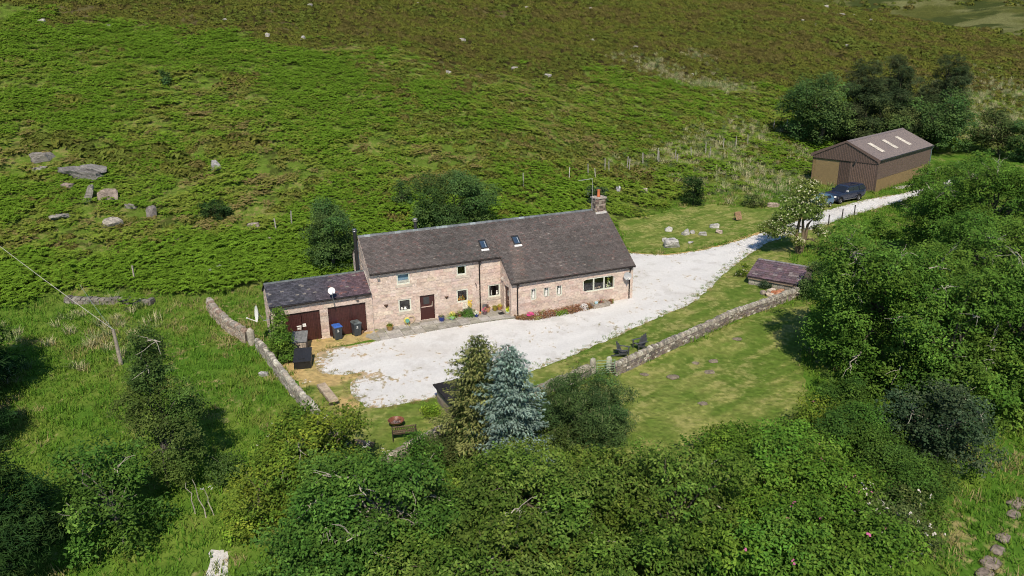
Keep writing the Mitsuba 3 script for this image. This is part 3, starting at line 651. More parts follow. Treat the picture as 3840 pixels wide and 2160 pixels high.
c2 = 1 / math.hypot(1, gs); DN2 = (-EB - gs * np.array([0, 0, 1])) * c2; NR2 = (-EB * gs + np.array([0, 0, 1])) * c2
def slate(x, s):
    n = fb(x * .5, s * .8, 3, 22); r = rng.random(len(x))
    t = sstep(2.2, 6.4, x + (n - .5) * 5)[:, None]
    c = (np.array([.066, .067, .082]) * (1 - t) + np.array([.105, .072, .088]) * t) * (.65 + .7 * r)[:, None]
    red = (r > .93)[:, None]; c = np.where(red & (t > .3), [.16, .09, .09], c)
    li = (rng.random(len(x)) < .03)[:, None]; return np.clip(np.where(li, [.19, .18, .17], c), .01, 1)
v, f, c = tile_field(hv(-GL - .07, yb + GD_, GR), EU, DN2, NR2, GL + .0, (GD_ + .18) / c2, .24, .125, slate, rng)
tag(MB().add((v, f), c, .3).put(gr_ + '__slates', 'satin'), kind='stuff')
x = -GL - .08
while x < -.1:
    y_ = yb + GD_
    one(sub(gr_, 'ridge_tile'), W(yz_prism(Polygon([(y_ - .16, GR - .08), (y_ - .05, GR + .03), (y_ + .05, GR + .03), (y_ + .16, GR - .08), (y_, GR - .02)]), x + .006, min(x + .45, -.05) - .006)), np.array((.085, .105, .11)) * rng.uniform(.8, 1.3), 'satin')
    x += .45
one(sub(gr_, 'flashing'), W(yz_prism(Polygon([(yb + GD_, GR + .04), (yb + GD_, GR - .02), (yb - .15, GR - .02 - gs * (GD_ + .15)), (yb - .15, GR + .04 - gs * (GD_ + .15))]), -.06, -.035)), (.5, .48, .46))
gutter(gar, -GL - .05, -.06, yb - .215, GR - .07 - gs * (GD_ + .15))
one(sub(gar, 'verge_board'), W(yz_prism(Polygon([(yb + GD_, GR), (yb + GD_, GR - .16), (yb + 2 * GD_ + .15, GR - .16 - gs * (GD_ + .15)), (yb + 2 * GD_ + .15, GR - gs * (GD_ + .15))]), -GL - .1, -GL - .055)), (.05, .045, .045))
one(sub(gar, 'downpipe'), W(tube([(-GL + .0, yb - .2, 2.55), (-GL - .06, yb - .05, 2.3), (-GL - .07, yb + .1, .0)], .04, 8)), BROWN, 'satin')
def boards(parent, label, r, split=None):
    x0, z0, x1, z1 = r
    k = tag(sub(parent, 'door'), label)
    m = MB(); x = x0
    while x < x1 - .01:
        e = min(x + .115, x1)
        m.add(W(bx(x + .004, e - .004, yb + .12, yb + .155 + rng.uniform(-.004, .004), z0, z1 - rng.uniform(0, .01))), RED * rng.uniform(.8, 1.15) * np.array([1, 1.05, 1.05]), .35)
        x = e
    m.add(W(bx(x0, x1, yb + .165, yb + .175, z0, z1)), RED * .25)
    m.put(k, 'satin'); return k
k = boards(gar, 'left leaf of the garage door beside the climbing shrub', (D1[0], D1[1], -5.03, D1[3]))
for a, b, z0_, z1_ in ((-5.38, -5.06, 1.17, 1.25), (-5.34, -5.08, 1.03, 1.1), (-5.38, -5.1, .95, .98)): one(sub(k, 'notice'), W(bx(a, b, yb + .108, yb + .118, z0_, z1_)), (.75, .74, .70))
k = boards(gar, 'right leaf of the left garage door', (-4.99, D1[1], D1[2], D1[3]))
one(sub(k, 'notice'), W(bx(-4.97, -4.74, yb + .108, yb + .118, 1.12, 1.35)), (.72, .72, .70))
one(sub(k, 'hasp'), W(bx(-4.9, -4.86, yb + .1, yb + .107, 1.2, 1.27)), (.05, .05, .05), 'metal')
boards(gar, 'wide board door of the right garage bay', D2)
wallbit('security_light', 'small security light above the right garage door', 'wall light', lamp(-1.09, yb - .03, 2.66), (.20, .17, .16))
wallbit('wall_plaque', 'oval dark plaque on the garage wall beside the farmhouse corner', 'plaque', (lambda v: (v[0] * [1, 1, .55] + [-.28, yb - .03, 2.76], v[1]))((lambda a: (np.column_stack([a[0][:, 0], -a[0][:, 2], a[0][:, 1]]), a[1]))(lathe([(.0, 0), (.2, 0), (.2, .03), (0, .03)], 16))), (.22, .16, .13))

# ------------------------------------------------------------------ satellite dishes
def dish(label, centre, aim, r, pole, col=(.80, .80, .79), arm=True, squash=1.0):
    """centre and aim in the house frame; pole: points of the bracket"""
    k = thing('satellite_dish', label, 'satellite dish', 'satellite dishes')
    aim = np.asarray(aim, float); aim /= np.linalg.norm(aim)
    a = np.cross(aim, [0, 0, 1]); a /= np.linalg.norm(a); b = np.cross(a, aim)
    vf = lathe([(.0, 0), (.35, .018), (.7, .08), (1, .17), (1.0, .19), (.7, .1), (.35, .04), (0, .022)], 24)
    v = vf[0] * r; P = lambda v: np.asarray(centre) + v[:, :1] * a * squash + v[:, 1:2] * b + v[:, 2:] * aim
    one(k + '__reflector', W((P(v), vf[1])), col, 'satin', .05, True)
    c = np.asarray(centre)
    if arm:
        tip = c + aim * r * 1.25 - b * r * .45
        one(k + '__arm', W(cat(beam(c - b * r * .98 + aim * .1 * r, tip, .035 + r * .02), fr(bx(-.05, .05, -.06, .06, -.05, .05), tip))), (.62, .62, .62), 'satin', .05)
    one(k + '__bracket', W(tube(pole + [c - aim * .02], .028, 8)), (.30, .33, .34), 'metal')
dish('round white satellite dish on a grey pole in front of the garage roof', (-2.86, yb - .38, 3.62), (.05, -.93, .42), .25, [(-2.72, yb - .02, 2.3), (-2.72, yb - .3, 2.42), (-2.86, yb - .34, 3.5)], arm=True)
dish('big white satellite dish seen edge on at the left gable of the garage', (-GL - .75, yb + .75, 2.35), (-.985, -.10, .12), .58, [(-GL, yb + .45, 1.9), (-GL - .45, yb + .6, 1.85), (-GL - .6, yb + .65, 2.2)], squash=1)
dish('grey satellite dish on the front wall at the right end of the wing', (19.86, -WV - .32, 2.06), (-.30, -.90, .3), .32, [(19.95, -WV - .03, 1.75), (19.95, -WV - .2, 1.75)], col=(.34, .36, .38))
k = thing('television_aerial', 'thin white television aerial on a mast beside the chimney', 'aerial')
one(k + '__mast', W(tube([(19.42, RD, 6.2), (19.42, RD, 9.0)], .018, 6)), (.42, .42, .41), 'satin')
m = MB().add(W(beam((19.45, RD, 8.98), (18.2, RD + .1, 8.9), .022)), (.38, .39, .38))
for t in np.linspace(.15, .98, 9): m.add(W(beam((19.45 - 1.25 * t, RD + .1 * t - .14, 8.98 - .08 * t), (19.45 - 1.25 * t, RD + .1 * t + .14, 8.98 - .08 * t), .012)), (.5, .5, .5))
m.put(k + '__boom', 'satin')

# ------------------------------------------------------------------ patio of flags in front of the house
k = tag('patio', 'grey stone flag patio along the house front', kind='structure')
PAT = Polygon([(-.9, 1.1), (-.35, .0), (.3, .0), (9.96, .0), (9.96, 1.55), (10.5, 1.6), (10.3, 2.35), (9.2, 2.15), (7.6, 2.05), (5.2, 2.0), (2.5, 2.12), (.6, 2.2), (-.3, 2.2)])
pz = lambda x: np.interp(x, [-1, 3, 6, 10.5], [.03, .07, .11, .17])
fl, x = [], -1.0
pm = trimesh.creation.extrude_polygon(PAT, 1.0, engine='earcut'); v = np.array(pm.vertices)
one('patio', W((np.column_stack([v[:, 0], -v[:, 1], np.where(v[:, 2] > .5, pz(v[:, 0]) - .012, -.1)]), pm.faces)), (.17, .165, .13), grain=.5)
while x < 10.6:
    l = rng.uniform(.65, 1.15); y = 0.
    while y < 2.4:
        d_ = rng.uniform(.5, .95) if y + 1.2 < 2.2 else 2.4 - y
        q = sbox(x + .014, y + .014, x + l - .014, y + d_ - .014).intersection(PAT)
        if q.geom_type == 'Polygon' and q.area > .06:
            pts = np.array(q.exterior.coords)[:-1]
            sk = rng.normal(0, .012, 2)
            zz = pz(pts[:, 0]) + .012 + rng.uniform(-.006, .008) + (pts[:, 0] - pts[0, 0]) * sk[0] * .3
            n = len(pts); ii = np.arange(n)
            v = np.vstack([np.column_stack([pts[:, 0], -pts[:, 1], zz]), np.column_stack([pts[:, 0], -pts[:, 1], zz - .04])])
            f = np.vstack([np.stack([np.zeros(n - 2, int), ii[1:-1], ii[2:]], 1), np.stack([ii, n + ii, n + (ii + 1) % n], 1), np.stack([ii, n + (ii + 1) % n, (ii + 1) % n], 1)])
            one(sub('patio', 'flag'), W((v, f)), np.array([(.32, .31, .285), (.37, .36, .345), (.30, .295, .26), (.275, .27, .235)][rng.integers(4)]) * rng.uniform(.85, 1.1), grain=.45)
        y += d_
    x += l

# ------------------------------------------------------------------ wheelie bins
def bin_(u, y, ang, label, lid, lidgrain=.2):
    k = thing('wheelie_bin', label, 'wheelie bin', 'wheelie bins at the garage door')
    o = hv(u, y, 0); o[2] = float(gz(o[0], o[1])) + .01
    F = lambda vf: fr(vf, o, HA + ang)
    P = lambda w_, d0, d1, z: [(-w_, d0, z), (w_, d0, z), (w_, d1, z), (-w_, d1, z)]
    v = np.array(P(.225, -.22, .24, .04) + P(.27, -.31, .33, .88) + P(.295, -.335, .35, .9) + P(.295, -.335, .35, .96))
    f = [[0, 1, 5, 4], [1, 2, 6, 5], [2, 3, 7, 6], [3, 0, 4, 7], [4, 5, 9, 8], [5, 6, 10, 9], [6, 7, 11, 10], [7, 4, 8, 11], [8, 9, 13, 12], [9, 10, 14, 13], [10, 11, 15, 14], [11, 8, 12, 15], [3, 2, 1, 0], [12, 13, 14, 15]]
    one(k + '__body', F((v, f)), (.040, .052, .068), 'satin', .15)
    one(k + '__seam', F(beam((0.05, -.232, .1), (.05, -.315, .85), .012)), (.028, .035, .045), 'satin')
    lv = np.array(P(.305, -.36, .36, .962) + P(.30, -.35, .36, 1.0) + P(.22, -.26, .30, 1.06))
    lf = [[0, 1, 5, 4], [1, 2, 6, 5], [2, 3, 7, 6], [3, 0, 4, 7], [4, 5, 9, 8], [5, 6, 10, 9], [6, 7, 11, 10], [7, 4, 8, 11], [8, 9, 10, 11]]
    one(k + '__lid', F((lv, lf)), lid, 'satin', lidgrain)
    one(k + '__handle', F(cat(beam((-.22, .42, 1.0), (.22, .42, 1.0), .035), beam((-.22, .34, .98), (-.22, .42, 1.0), .035), beam((.22, .34, .98), (.22, .42, 1.0), .035))), (.03, .035, .045), 'satin')
    for sx in (-1, 1):
        vf = lathe([(.0, -.025), (.1, -.025), (.1, .025), (0, .025)], 14)
        one(sub(k, 'wheel'), F((np.column_stack([vf[0][:, 2] + sx * .24, vf[0][:, 0] + .24, vf[0][:, 1] + .1]), vf[1])), (.02, .02, .022))
    # white council mark: a ring over a bar
    n_ = np.linspace(0, 2 * math.pi, 15)
    ring = Polygon([(.055 * math.cos(a), .06 * math.sin(a)) for a in n_]).difference(Polygon([(.028 * math.cos(a), .032 * math.sin(a)) for a in n_]))
    sl = (.31 - .22) / (.88 - .04)
    def face(vf): v = np.array(vf[0]); v[:, 1] += -.22 - sl * (v[:, 2] - .04); return F((v, vf[1]))
    one(k + '__emblem', face(cat((lambda a: (a[0] + [-.03, 0, .74], a[1]))(prism(ring, -.012, -.004)), bx(-.10, .05, -.012, -.004, .61, .645), bx(-.06, .0, -.012, -.004, .66, .69))), (.62, .64, .66))
bin_(-2.72, -.62, .12, 'wheelie bin with a bright blue lid in front of the right garage door', (.035, .11, .42))
bin_(-1.35, -.52, .16, 'dark grey wheelie bin with a dusty grey lid in front of the right garage door', (.09, .105, .11), .9)

# ------------------------------------------------------------------ log shed and coal bunker by the left wall
o = np.array([-14.5, 48.45, float(gz(-14.5, 48.45))]); a0 = .16
k = thing('log_shed', 'small weathered plank shed with sloping grey felt roof beside the climbing shrub', 'shed')
F = lambda vf: fr(vf, o, a0)
one(k + '__frame', F(cat(bx(-.42, .42, -.57, .65, .02, .84))), (.10, .085, .07))
n = 7
for i in range(n):
    x0 = -.45 + i * .9 / n
    one(sub(k, 'plank'), F(bx(x0 + .006, x0 + .9 / n - .006, -.605, -.572, .0, .86 + rng.uniform(-.02, .01))), np.array((.36, .31, .26)) * rng.uniform(.7, 1.15), grain=.5)
for sx in (-1, 1):
    for i in range(8): one(sub(k, 'plank'), F(bx(sx * .44 - .018, sx * .44 + .018, -.56 + i * .152, -.56 + (i + 1) * .152 - .008, 0, .86)), np.array((.22, .19, .165)) * rng.uniform(.8, 1.1), grain=.5)
one(k + '__felt_roof', F((np.array([(-.52, -.68, .86), (.52, -.68, .86), (.52, .72, 1.12), (-.52, .72, 1.12), (-.52, -.68, .90), (.52, -.68, .90), (.52, .72, 1.16), (-.52, .72, 1.16)]), [[0, 1, 5, 4], [1, 2, 6, 5], [2, 3, 7, 6], [3, 0, 4, 7], [4, 5, 6, 7], [3, 2, 1, 0]])), (.17, .175, .185), grain=.5)
k = thing('coal_bunker', 'black plastic bunker with sloping lid in front of the plank shed', 'bunker')
o = np.array([-13.75, 46.2, float(gz(-13.75, 46.2))])
F = lambda vf: fr(vf, o, .18)
one(k + '__body', F((np.array([(-.55, -.75, 0), (.55, -.75, 0), (.55, .7, 0), (-.55, .7, 0), (-.52, -.72, .5), (.52, -.72, .5), (.52, .66, .82), (-.52, .66, .82)]), [[0, 1, 5, 4], [1, 2, 6, 5], [2, 3, 7, 6], [3, 0, 4, 7]])), (.012, .013, .015), 'satin')
one(k + '__lid', F((np.array([(-.57, -.78, .49), (.57, -.78, .49), (.57, .72, .83), (-.57, .72, .83), (-.57, -.78, .53), (.57, -.78, .53), (.57, .72, .88), (-.57, .72, .88)]), [[0, 1, 5, 4], [1, 2, 6, 5], [2, 3, 7, 6], [3, 0, 4, 7], [4, 5, 6, 7], [3, 2, 1, 0]])), (.022, .023, .027), 'satin')
one(k + '__handle', F(beam((-.18, -.5, .60), (.18, -.5, .60), .04)), (.012, .012, .014), 'satin')

# ------------------------------------------------------------------ stone slab bench, fire bowl, iron bench, timber store
k = thing('slab_bench', 'long stone slab bench on two blocks along the left boundary wall', 'bench')
c = np.array([-11.1, 41.4, float(gz(-11.1, 41.4))]); a0 = math.atan2(-2.35, 1.35)
F = lambda vf: fr(vf, c, a0)
def blob(sz, seed, n=2, amp=.18, fl=1.0):
    v, f = ico(n)
    return np.sign(v) * np.abs(v) ** fl * (1 + amp * 2 * (fb(v[:, 0] * 1.6 + seed * 3.1, v[:, 1] * 1.6 + v[:, 2] * 2.3, 3, seed) - .5))[:, None] * np.asarray(sz) / 1.0, f
bv = np.array([(x * (1 + .02 * y), y, z) for x in (-1.28, 1.28) for y in (-.27, .27) for z in (.3, .46)]); bv[:, :2] *= 1 - .02 * (bv[:, 2:] > .4)
one(k + '__slab', F((bv, BOXF)), (.36, .30, .23), grain=.6)
for sx in (-.9, .9): one(sub(k, 'block'), F(bx(sx - .14, sx + .14, -.2, .2, -.05, .3)), (.26, .22, .17), grain=.6)
k = thing('fire_bowl', 'rusty iron fire bowl on three legs in the corner of the yard', 'fire pit')
c = np.array([-6.52, 37.95, float(gz(-6.52, 37.95))])
one(k + '__bowl', fr(lathe([(.0, .17), (.2, .19), (.35, .28), (.43, .42), (.455, .43), (.455, .445), (.42, .445), (.33, .31), (.18, .225), (0, .215)], 28), c), (.15, .058, .03), 'satin', .7, True)
m = MB(); r5 = np.random.default_rng(8)
for _ in range(40):
    q = r5.normal(0, .11, 2); m.add(fr((blob((.05, .05, .035), int(r5.integers(90)), 1)[0] + [q[0], q[1], .26], ico(1)[1]), c), np.array((.15, .12, .12)) * r5.uniform(.3, 1.8))
m.put(k + '__ash')
for a in (.5, 2.6, 4.7): one(sub(k, 'leg'), fr(beam((.3 * math.cos(a), .3 * math.sin(a), .27), (.36 * math.cos(a), .36 * math.sin(a), .0), .04), c), (.09, .07, .06), 'metal')
k = thing('iron_bench', 'dark ornamental iron and timber garden bench facing the fire bowl', 'bench')
c = np.array([-5.88, 36.55, float(gz(-5.88, 36.55))]); F = lambda vf: fr(vf, c, .2)
IR = (.045, .038, .030)
m = MB()
for z in (.5, .62, .86): m.add(F(bx(-.6, .6, -.03, .0, z, z + .045)), (.15, .115, .075), .4)
for i in range(12):
    x = -.55 + i * .1
    m.add(F(beam((x - .04, -.015, .66), (x + .04, -.015, .86), .018)), IR).add(F(beam((x + .04, -.015, .66), (x - .04, -.015, .86), .018)), IR)
m.put(k + '__backrest', 'satin')
for i in range(5): one(sub(k, 'seat_slat'), F(bx(-.6, .6, .03 + i * .095, .105 + i * .095, .40, .425)), np.array((.12, .09, .06)) * rng.uniform(.8, 1.2), grain=.4)
for sx in (-1, 1):
    one(sub(k, 'end_frame'), F(cat(beam((sx * .63, -.03, 0), (sx * .63, -.02, .92), .045), beam((sx * .63, .5, 0), (sx * .63, .46, .62), .045), beam((sx * .63, -.02, .62), (sx * .63, .5, .6), .045), beam((sx * .63, -.02, .40), (sx * .63, .48, .4), .04))), IR, 'satin')
k = thing('timber_store', 'weathered timber store with black felt roof half hidden by the spruces', 'shed')
c = np.array([-3.3, 40.0, float(gz(-3.3, 40.0))]); F = lambda vf: fr(vf, c, .45)
one(k + '__frame', F(bx(-.7, 1.4, -1.2, 1.2, 0, 1.0)), (.07, .06, .05))
for face, (a, b) in (('l', (-1.22, 1.22)), ('f', (-.72, 1.42))):
    for i in range(8):
        z0 = .02 + i * .125
        one(sub(k, 'board'), F(bx(-.745, -.705, a, b, z0, z0 + .118) if face == 'l' else bx(a - .02, b, -1.245, -1.205, z0, z0 + .118)), np.array((.33, .28, .24)) * rng.uniform(.8, 1.12), grain=.55)
one(k + '__felt_roof', F((np.array([(x, y, z) for x in (-.9, 1.6) for y in (-1.4, 1.4) for z in (1.03, 1.09)]) + [0, 0, .0], BOXF)), (.028, .029, .032), grain=.5)
for i in range(3): one(sub(k, 'roof_batten'), F(cat(bx(-.9, 1.6, -1.42 + i * 1.4 - (.0 if i else -.0), -1.37 + i * 1.4, 1.092, 1.115))), (.04, .04, .042))
# ------------------------------------------------------------------ drystone walls
GREY = np.array([(.33, .32, .28), (.27, .26, .235), (.38, .37, .33), (.23, .215, .195), (.30, .275, .24)])
DARKW = np.array([(.20, .18, .165), (.14, .125, .115), (.26, .235, .21), (.17, .15, .15), (.46, .44, .40), (.23, .20, .17)])
def drystone(key, label, line, h, thick, cope, seed, cat_='stone wall', facecols=DARKW, copecols=GREY, zoff=0.0, faces=(-1, 1), hh=(.10, .17), ll=(.14, .38), limit=300, wob=.06):
    rg = np.random.default_rng(seed)
    thing_k = thing(key, label, cat_)
    p = rough(line, .35, wob, seed, closed=False); L = LineString(p)
    n = max(2, int(L.length / .35)); q = np.array([L.interpolate(i / n * L.length).coords[0] for i in range(n + 1)])
    t = np.gradient(q, axis=0); t /= np.linalg.norm(t, axis=1, keepdims=True); nr = np.column_stack([t[:, 1], -t[:, 0]])
    z = gz(q[:, 0], q[:, 1]) + zoff
    dist = np.linspace(0, L.length, n + 1)
    at = lambda s: (np.column_stack([np.interp(s, dist, q[:, 0]), np.interp(s, dist, q[:, 1])]), np.column_stack([np.interp(s, dist, nr[:, 0]), np.interp(s, dist, nr[:, 1])]), np.interp(s, dist, z))
    m = MB()
    core = []
    for sgn, zz, hw in ((-1, -.3, thick / 2), (-1, h, thick / 2 * .8), (1, h, thick / 2 * .8), (1, -.3, thick / 2)): core.append(np.column_stack([q + sgn * nr * hw, z + zz]))
    v = np.stack(core, 1).reshape(-1, 3); f = []
    for i in range(n):
        for j in range(3): f.append([i * 4 + j, i * 4 + j + 1, i * 4 + 5 + j, i * 4 + 4 + j])
    f += [[0, 1, 2, 3], [n * 4, n * 4 + 3, n * 4 + 2, n * 4 + 1]]
    one(thing_k + '__core', (v, f), (.10, .09, .08), grain=.5)
    allst = []
    for sgn in faces:
        st = courses(sbox(0, -.05, L.length, h), hh, ll, .018, rg, (.0, .06))
        def place(p_, t_, sgn=sgn):
            xy, nn, zz = at(p_[:, 0]); hw = thick / 2 - (p_[:, 1] / h) * thick * .1
            return np.column_stack([xy + sgn * nn * (hw + t_)[:, None], zz + p_[:, 1]])
        allst.append((st, place))
    lay(allst, thing_k, cols=facecols, limit=limit, loose='wall_stones', bevel=.02, grain=.5)
    # cope stones on edge
    s, cw, ch_ = 0., cope[0], cope[1]
    while s < L.length - .05:
        l = rg.uniform(.75, 1.35) * cw; l = min(l, L.length - s)
        xy, nn, zz = at(np.array([s + l / 2])); hgt = ch_ * rg.uniform(.75, 1.2); lean = rg.normal(0, .07)
        tt = np.array([-nn[0][1], nn[0][0]])
        g = np.linspace(0, math.pi, 6); hw = thick / 2 * rg.uniform(.92, 1.1)
        prof = np.column_stack([hw * np.cos(g) * (1 + .06 * rg.normal(size=6)), hgt * np.sin(g) ** .6 * (1 + .08 * rg.normal(size=6))])
        pts = []
        for e, k_ in ((-1, .93), (-.75, 1), (.75, 1), (1, .93)):
            for a_, b_ in prof:
                w_ = e * l / 2 * .9 + lean * b_
                pts.append([xy[0][0] + nn[0][0] * a_ * k_ + tt[0] * w_, xy[0][1] + nn[0][1] * a_ * k_ + tt[1] * w_, zz[0] + h + b_ * k_ - .01])
        one(sub(thing_k, 'cope_stone'), hull(pts), copecols[rg.integers(len(copecols))] * rg.uniform(.8, 1.15), grain=.6)
        s += l
    return thing_k
drystone('drystone_wall', 'long straight drystone wall with rounded cope stones between the yard verge and the mown lawn', [(6.34, 44.42), (9.3, 46.88), (12.57, 49.59), (16.34, 53.14), (20.21, 55.92), (22.9, 58.1)], .72, .42, (.15, .25), 1, hh=(.10, .16), ll=(.16, .4), zoff=-.12, wob=.03)
drystone('drystone_wall', 'grey lichened drystone wall curving down from the gatepost past the bunker to the fire bowl', [(-17.5, 48.75), (-16.25, 46.85), (-14.45, 43.83), (-13.0, 41.5), (-11.75, 39.7), (-10.4, 37.8), (-9.1, 35.8), (-7.9, 34.0), (-6.9, 32.4)], .70, .36, (.26, .20), 2, facecols=GREY * .95, copecols=GREY * 1.25, limit=120, hh=(.12, .2), ll=(.2, .45), wob=.05)
drystone('drystone_wall', 'short tumbledown drystone wall running uphill from the tall gatepost', [(-18.6, 50.0), (-20.6, 52.1), (-22.2, 54.2), (-23.6, 56.4)], .8, .5, (.26, .22), 3, facecols=np.array([(.33, .27, .22), (.40, .35, .30), (.28, .24, .2), (.36, .33, .29)]), copecols=np.array([(.34, .31, .27), (.26, .2, .17), (.38, .36, .33)]), limit=120, hh=(.12, .2), ll=(.2, .45), wob=.08)
drystone('drystone_wall', 'low mossy drystone wall behind the iron bench, half buried in shrubs', [(-6.6, 33.9), (-6.1, 34.6), (-5.2, 35.7), (-3.45, 37.2), (-1.15, 38.9), (1.2, 41), (3.6, 43.2), (4.8, 44.35)], .45, .5, (.26, .24), 4, copecols=np.array([(.31, .29, .24), (.27, .26, .2), (.36, .33, .28)]), limit=60, hh=(.12, .2), ll=(.2, .4), wob=.1)
drystone('ruined_wall', 'ruined low field wall half lost in bracken above the left meadow', [(-35.5, 58.0), (-33, 57.6), (-31, 57.8), (-28.5, 57.5)], .3, .7, (.4, .16), 5, facecols=GREY * .6, copecols=GREY * .65, limit=100, hh=(.14, .24), ll=(.25, .55), wob=.3)

def stoop(x, y, h, w_, label, col, seed, round_=True, name='gatepost'):
    k = key_of(name); b = G3(x, y)
    r = np.random.default_rng(seed)
    pts = []
    for z in (-.3, h * .5, h * .82, h * .95, h):
        s = 1 if z < h * .83 else (.82 if z < h * .97 else .45) if round_ else (1 if z < h * .95 else .3)
        for a in np.arange(8) * math.pi / 4: pts.append([w_ * s * math.cos(a) * (1 + .08 * r.normal()), w_ * .7 * s * math.sin(a) * (1 + .08 * r.normal()), z])
    one(k, fr(hull(pts), b, .5), col, grain=.6); tag(k, label, 'gatepost')
stoop(5.05, 44.5, 1.02, .21, 'round topped stone gatepost on the left of the green gate', (.36, .35, .30), 1)
stoop(6.12, 44.78, 1.05, .2, 'round topped stone gatepost built against the end of the drystone wall', (.33, .34, .28), 2)
stoop(-18.2, 49.55, 1.25, .25, 'tall pointed stone gatepost between the two left walls', (.33, .31, .27), 3, False)
# green gate
k = thing('field_gate', 'pale green tubular metal gate between the two round topped gateposts', 'gate')
ga, gb = np.array([5.28, 44.2]), np.array([6.42, 44.32]); GREEN = (.20, .33, .21)
z0 = float(gz(*ga))
P_ = lambda t, z: np.array([*(ga * (1 - t) + gb * t), z0 + z])
one(k + '__frame', cat(tube([P_(0, .12), P_(0, 1.02)], .022, 6), tube([P_(1, .12), P_(1, 1.02)], .022, 6)), GREEN, 'satin')
for z in (.14, .30, .46, .62, .8, 1.0): one(sub(k, 'bar'), tube([P_(0, z), P_(1, z)], .016, 6), GREEN, 'satin')

# ------------------------------------------------------------------ stone hut by the wall
k = thing('stone_hut', 'low stone hut with purple stone slate roof at the end of the drystone wall', 'hut')
hw_ = np.array([19.76, 61.24]); hd = math.atan2(-2.54, 3.38)
F = lambda vf: fr(vf, (hw_[0], hw_[1], 0), hd)
HLn, HE, HR, HW_ = 4.2, .72, 1.62, 2.45
body = Polygon([(.15, -.3), (2 * HW_ - .9, -.3), (2 * HW_ - .9, HE + .1), (HW_, HR - .12), (.15, HE - .03)])
one(k + '__wall', F(yz_prism(body, .08, HLn - .08)), (.16, .145, .13), grain=.5)
pl = lambda p, t: F((np.column_stack([p[:, 0], np.full(len(p), .15 - t), p[:, 1]]), None))[0]
pl2 = lambda p, t: F((np.column_stack([np.full(len(p), .08 - t), p[:, 0], p[:, 1]]), None))[0]
lay([(courses(sbox(.1, -.1, HLn - .1, HE - .1), (.22, .32), (.3, .7), .025, rng, (.01, .06)), pl), (courses(inset(body), (.2, .3), (.3, .6), .025, rng, (.01, .05)), pl2)], k + '__wall', cols=GREY * 1.05)
rs = (HR - HE) / HW_; cc = 1 / math.hypot(1, rs)
one(k + '__roof', F(yz_prism(Polygon([(HW_, HR - .1), (HW_, HR - .03), (0, HE - .03), (0, HE - .1)]), 0, HLn)), (.06, .05, .06))
one(sub(k, 'roof'), F(yz_prism(Polygon([(HW_ + .003, HR - .1), (HW_ + .003, HR - .01), (2 * HW_ - .7, HE + .12), (2 * HW_ - .7, HE + .04)]), 0, HLn)), (.10, .075, .09))
Ls = HW_ / cc; s = 0; row = 0
while s < Ls - .05:
    th = .30; x = -.06 - (row % 2) * .15
    while x < HLn:
        l = rng.uniform(.3, .5); xa, xb = max(x, -.06), min(x + l, HLn + .06)
        if xb - xa > .06:
            sa, sb = max(Ls - s - th * 1.4, 0), Ls - s + rng.uniform(-.02, .02)
            pts = []
            for xx in (xa + .006, xb - .006):
                for ss, hh_ in ((sa, .0), (sb, .03 + rng.uniform(0, .015))):
                    y_, z_ = HW_ - ss * cc, HR - ss * cc * rs
                    pts += [[xx, y_ - rs * cc * hh_, z_ + cc * hh_], [xx, y_ - rs * cc * (hh_ + .03), z_ + cc * (hh_ + .03)]]
            c = np.array([(.125, .088, .108), (.105, .082, .098), (.14, .094, .108), (.115, .086, .092)][rng.integers(4)]) * rng.uniform(.75, 1.2)
            if rng.random() < .06: c = np.array([.21, .18, .185])
            one(sub(k + '__roof', 'slate'), F(hull(pts)), c, 'satin', grain=.5)
        x += l
    s += th; row += 1
for i in range(9): one(sub(k + '__roof', 'ridge_stone'), F(yz_prism(Polygon([(HW_ - .22, HR - .06), (HW_, HR + .09), (HW_ + .22, HR - .04), (HW_, HR - .0)]), i * HLn / 9 + .006, (i + 1) * HLn / 9 - .006)), np.array((.19, .19, .20)) * rng.uniform(.8, 1.2), grain=.5)
one(sub(k, 'eaves_beam'), F(bx(.05, HLn - .05, .0, .12, HE - .2, HE - .105)), (.25, .2, .15))
# rubble heap
for i, (dx, dy, s, c) in enumerate([(0, 0, .30, (.33, .14, .08)), (.45, .28, .26, (.35, .16, .10)), (-.5, -.45, .3, (.46, .39, .33)), (.25, -.2, .22, (.42, .23, .15)), (-.2, .4, .26, (.42, .36, .3)), (.75, .55, .25, (.34, .2, .13)), (-.85, .1, .28, (.3, .26, .22)), (.1, .75, .24, (.45, .4, .34))]):
    kk = one(key_of('loose_stone'), fr(blob((s * 1.1, s * .8, s * .6), 60 + i, 2, .22, .7), G3(21.2 + dx, 58.6 + dy, .12), i * 1.3), c, grain=.5)
    tag(kk, ['largest brick red block of the heap between hut and wall', 'brick red block at the right of the heap by the hut', 'pale block lying lowest of the heap against the drystone wall', 'small orange block in front of the red heap', 'pale block on the far side of the heap by the hut', 'brown red block nearest the hut corner', 'grey block at the left of the heap by the hut', 'pale block farthest back in the heap under the hut eaves'][i], 'stone', 'blocks heaped between the hut and the wall')

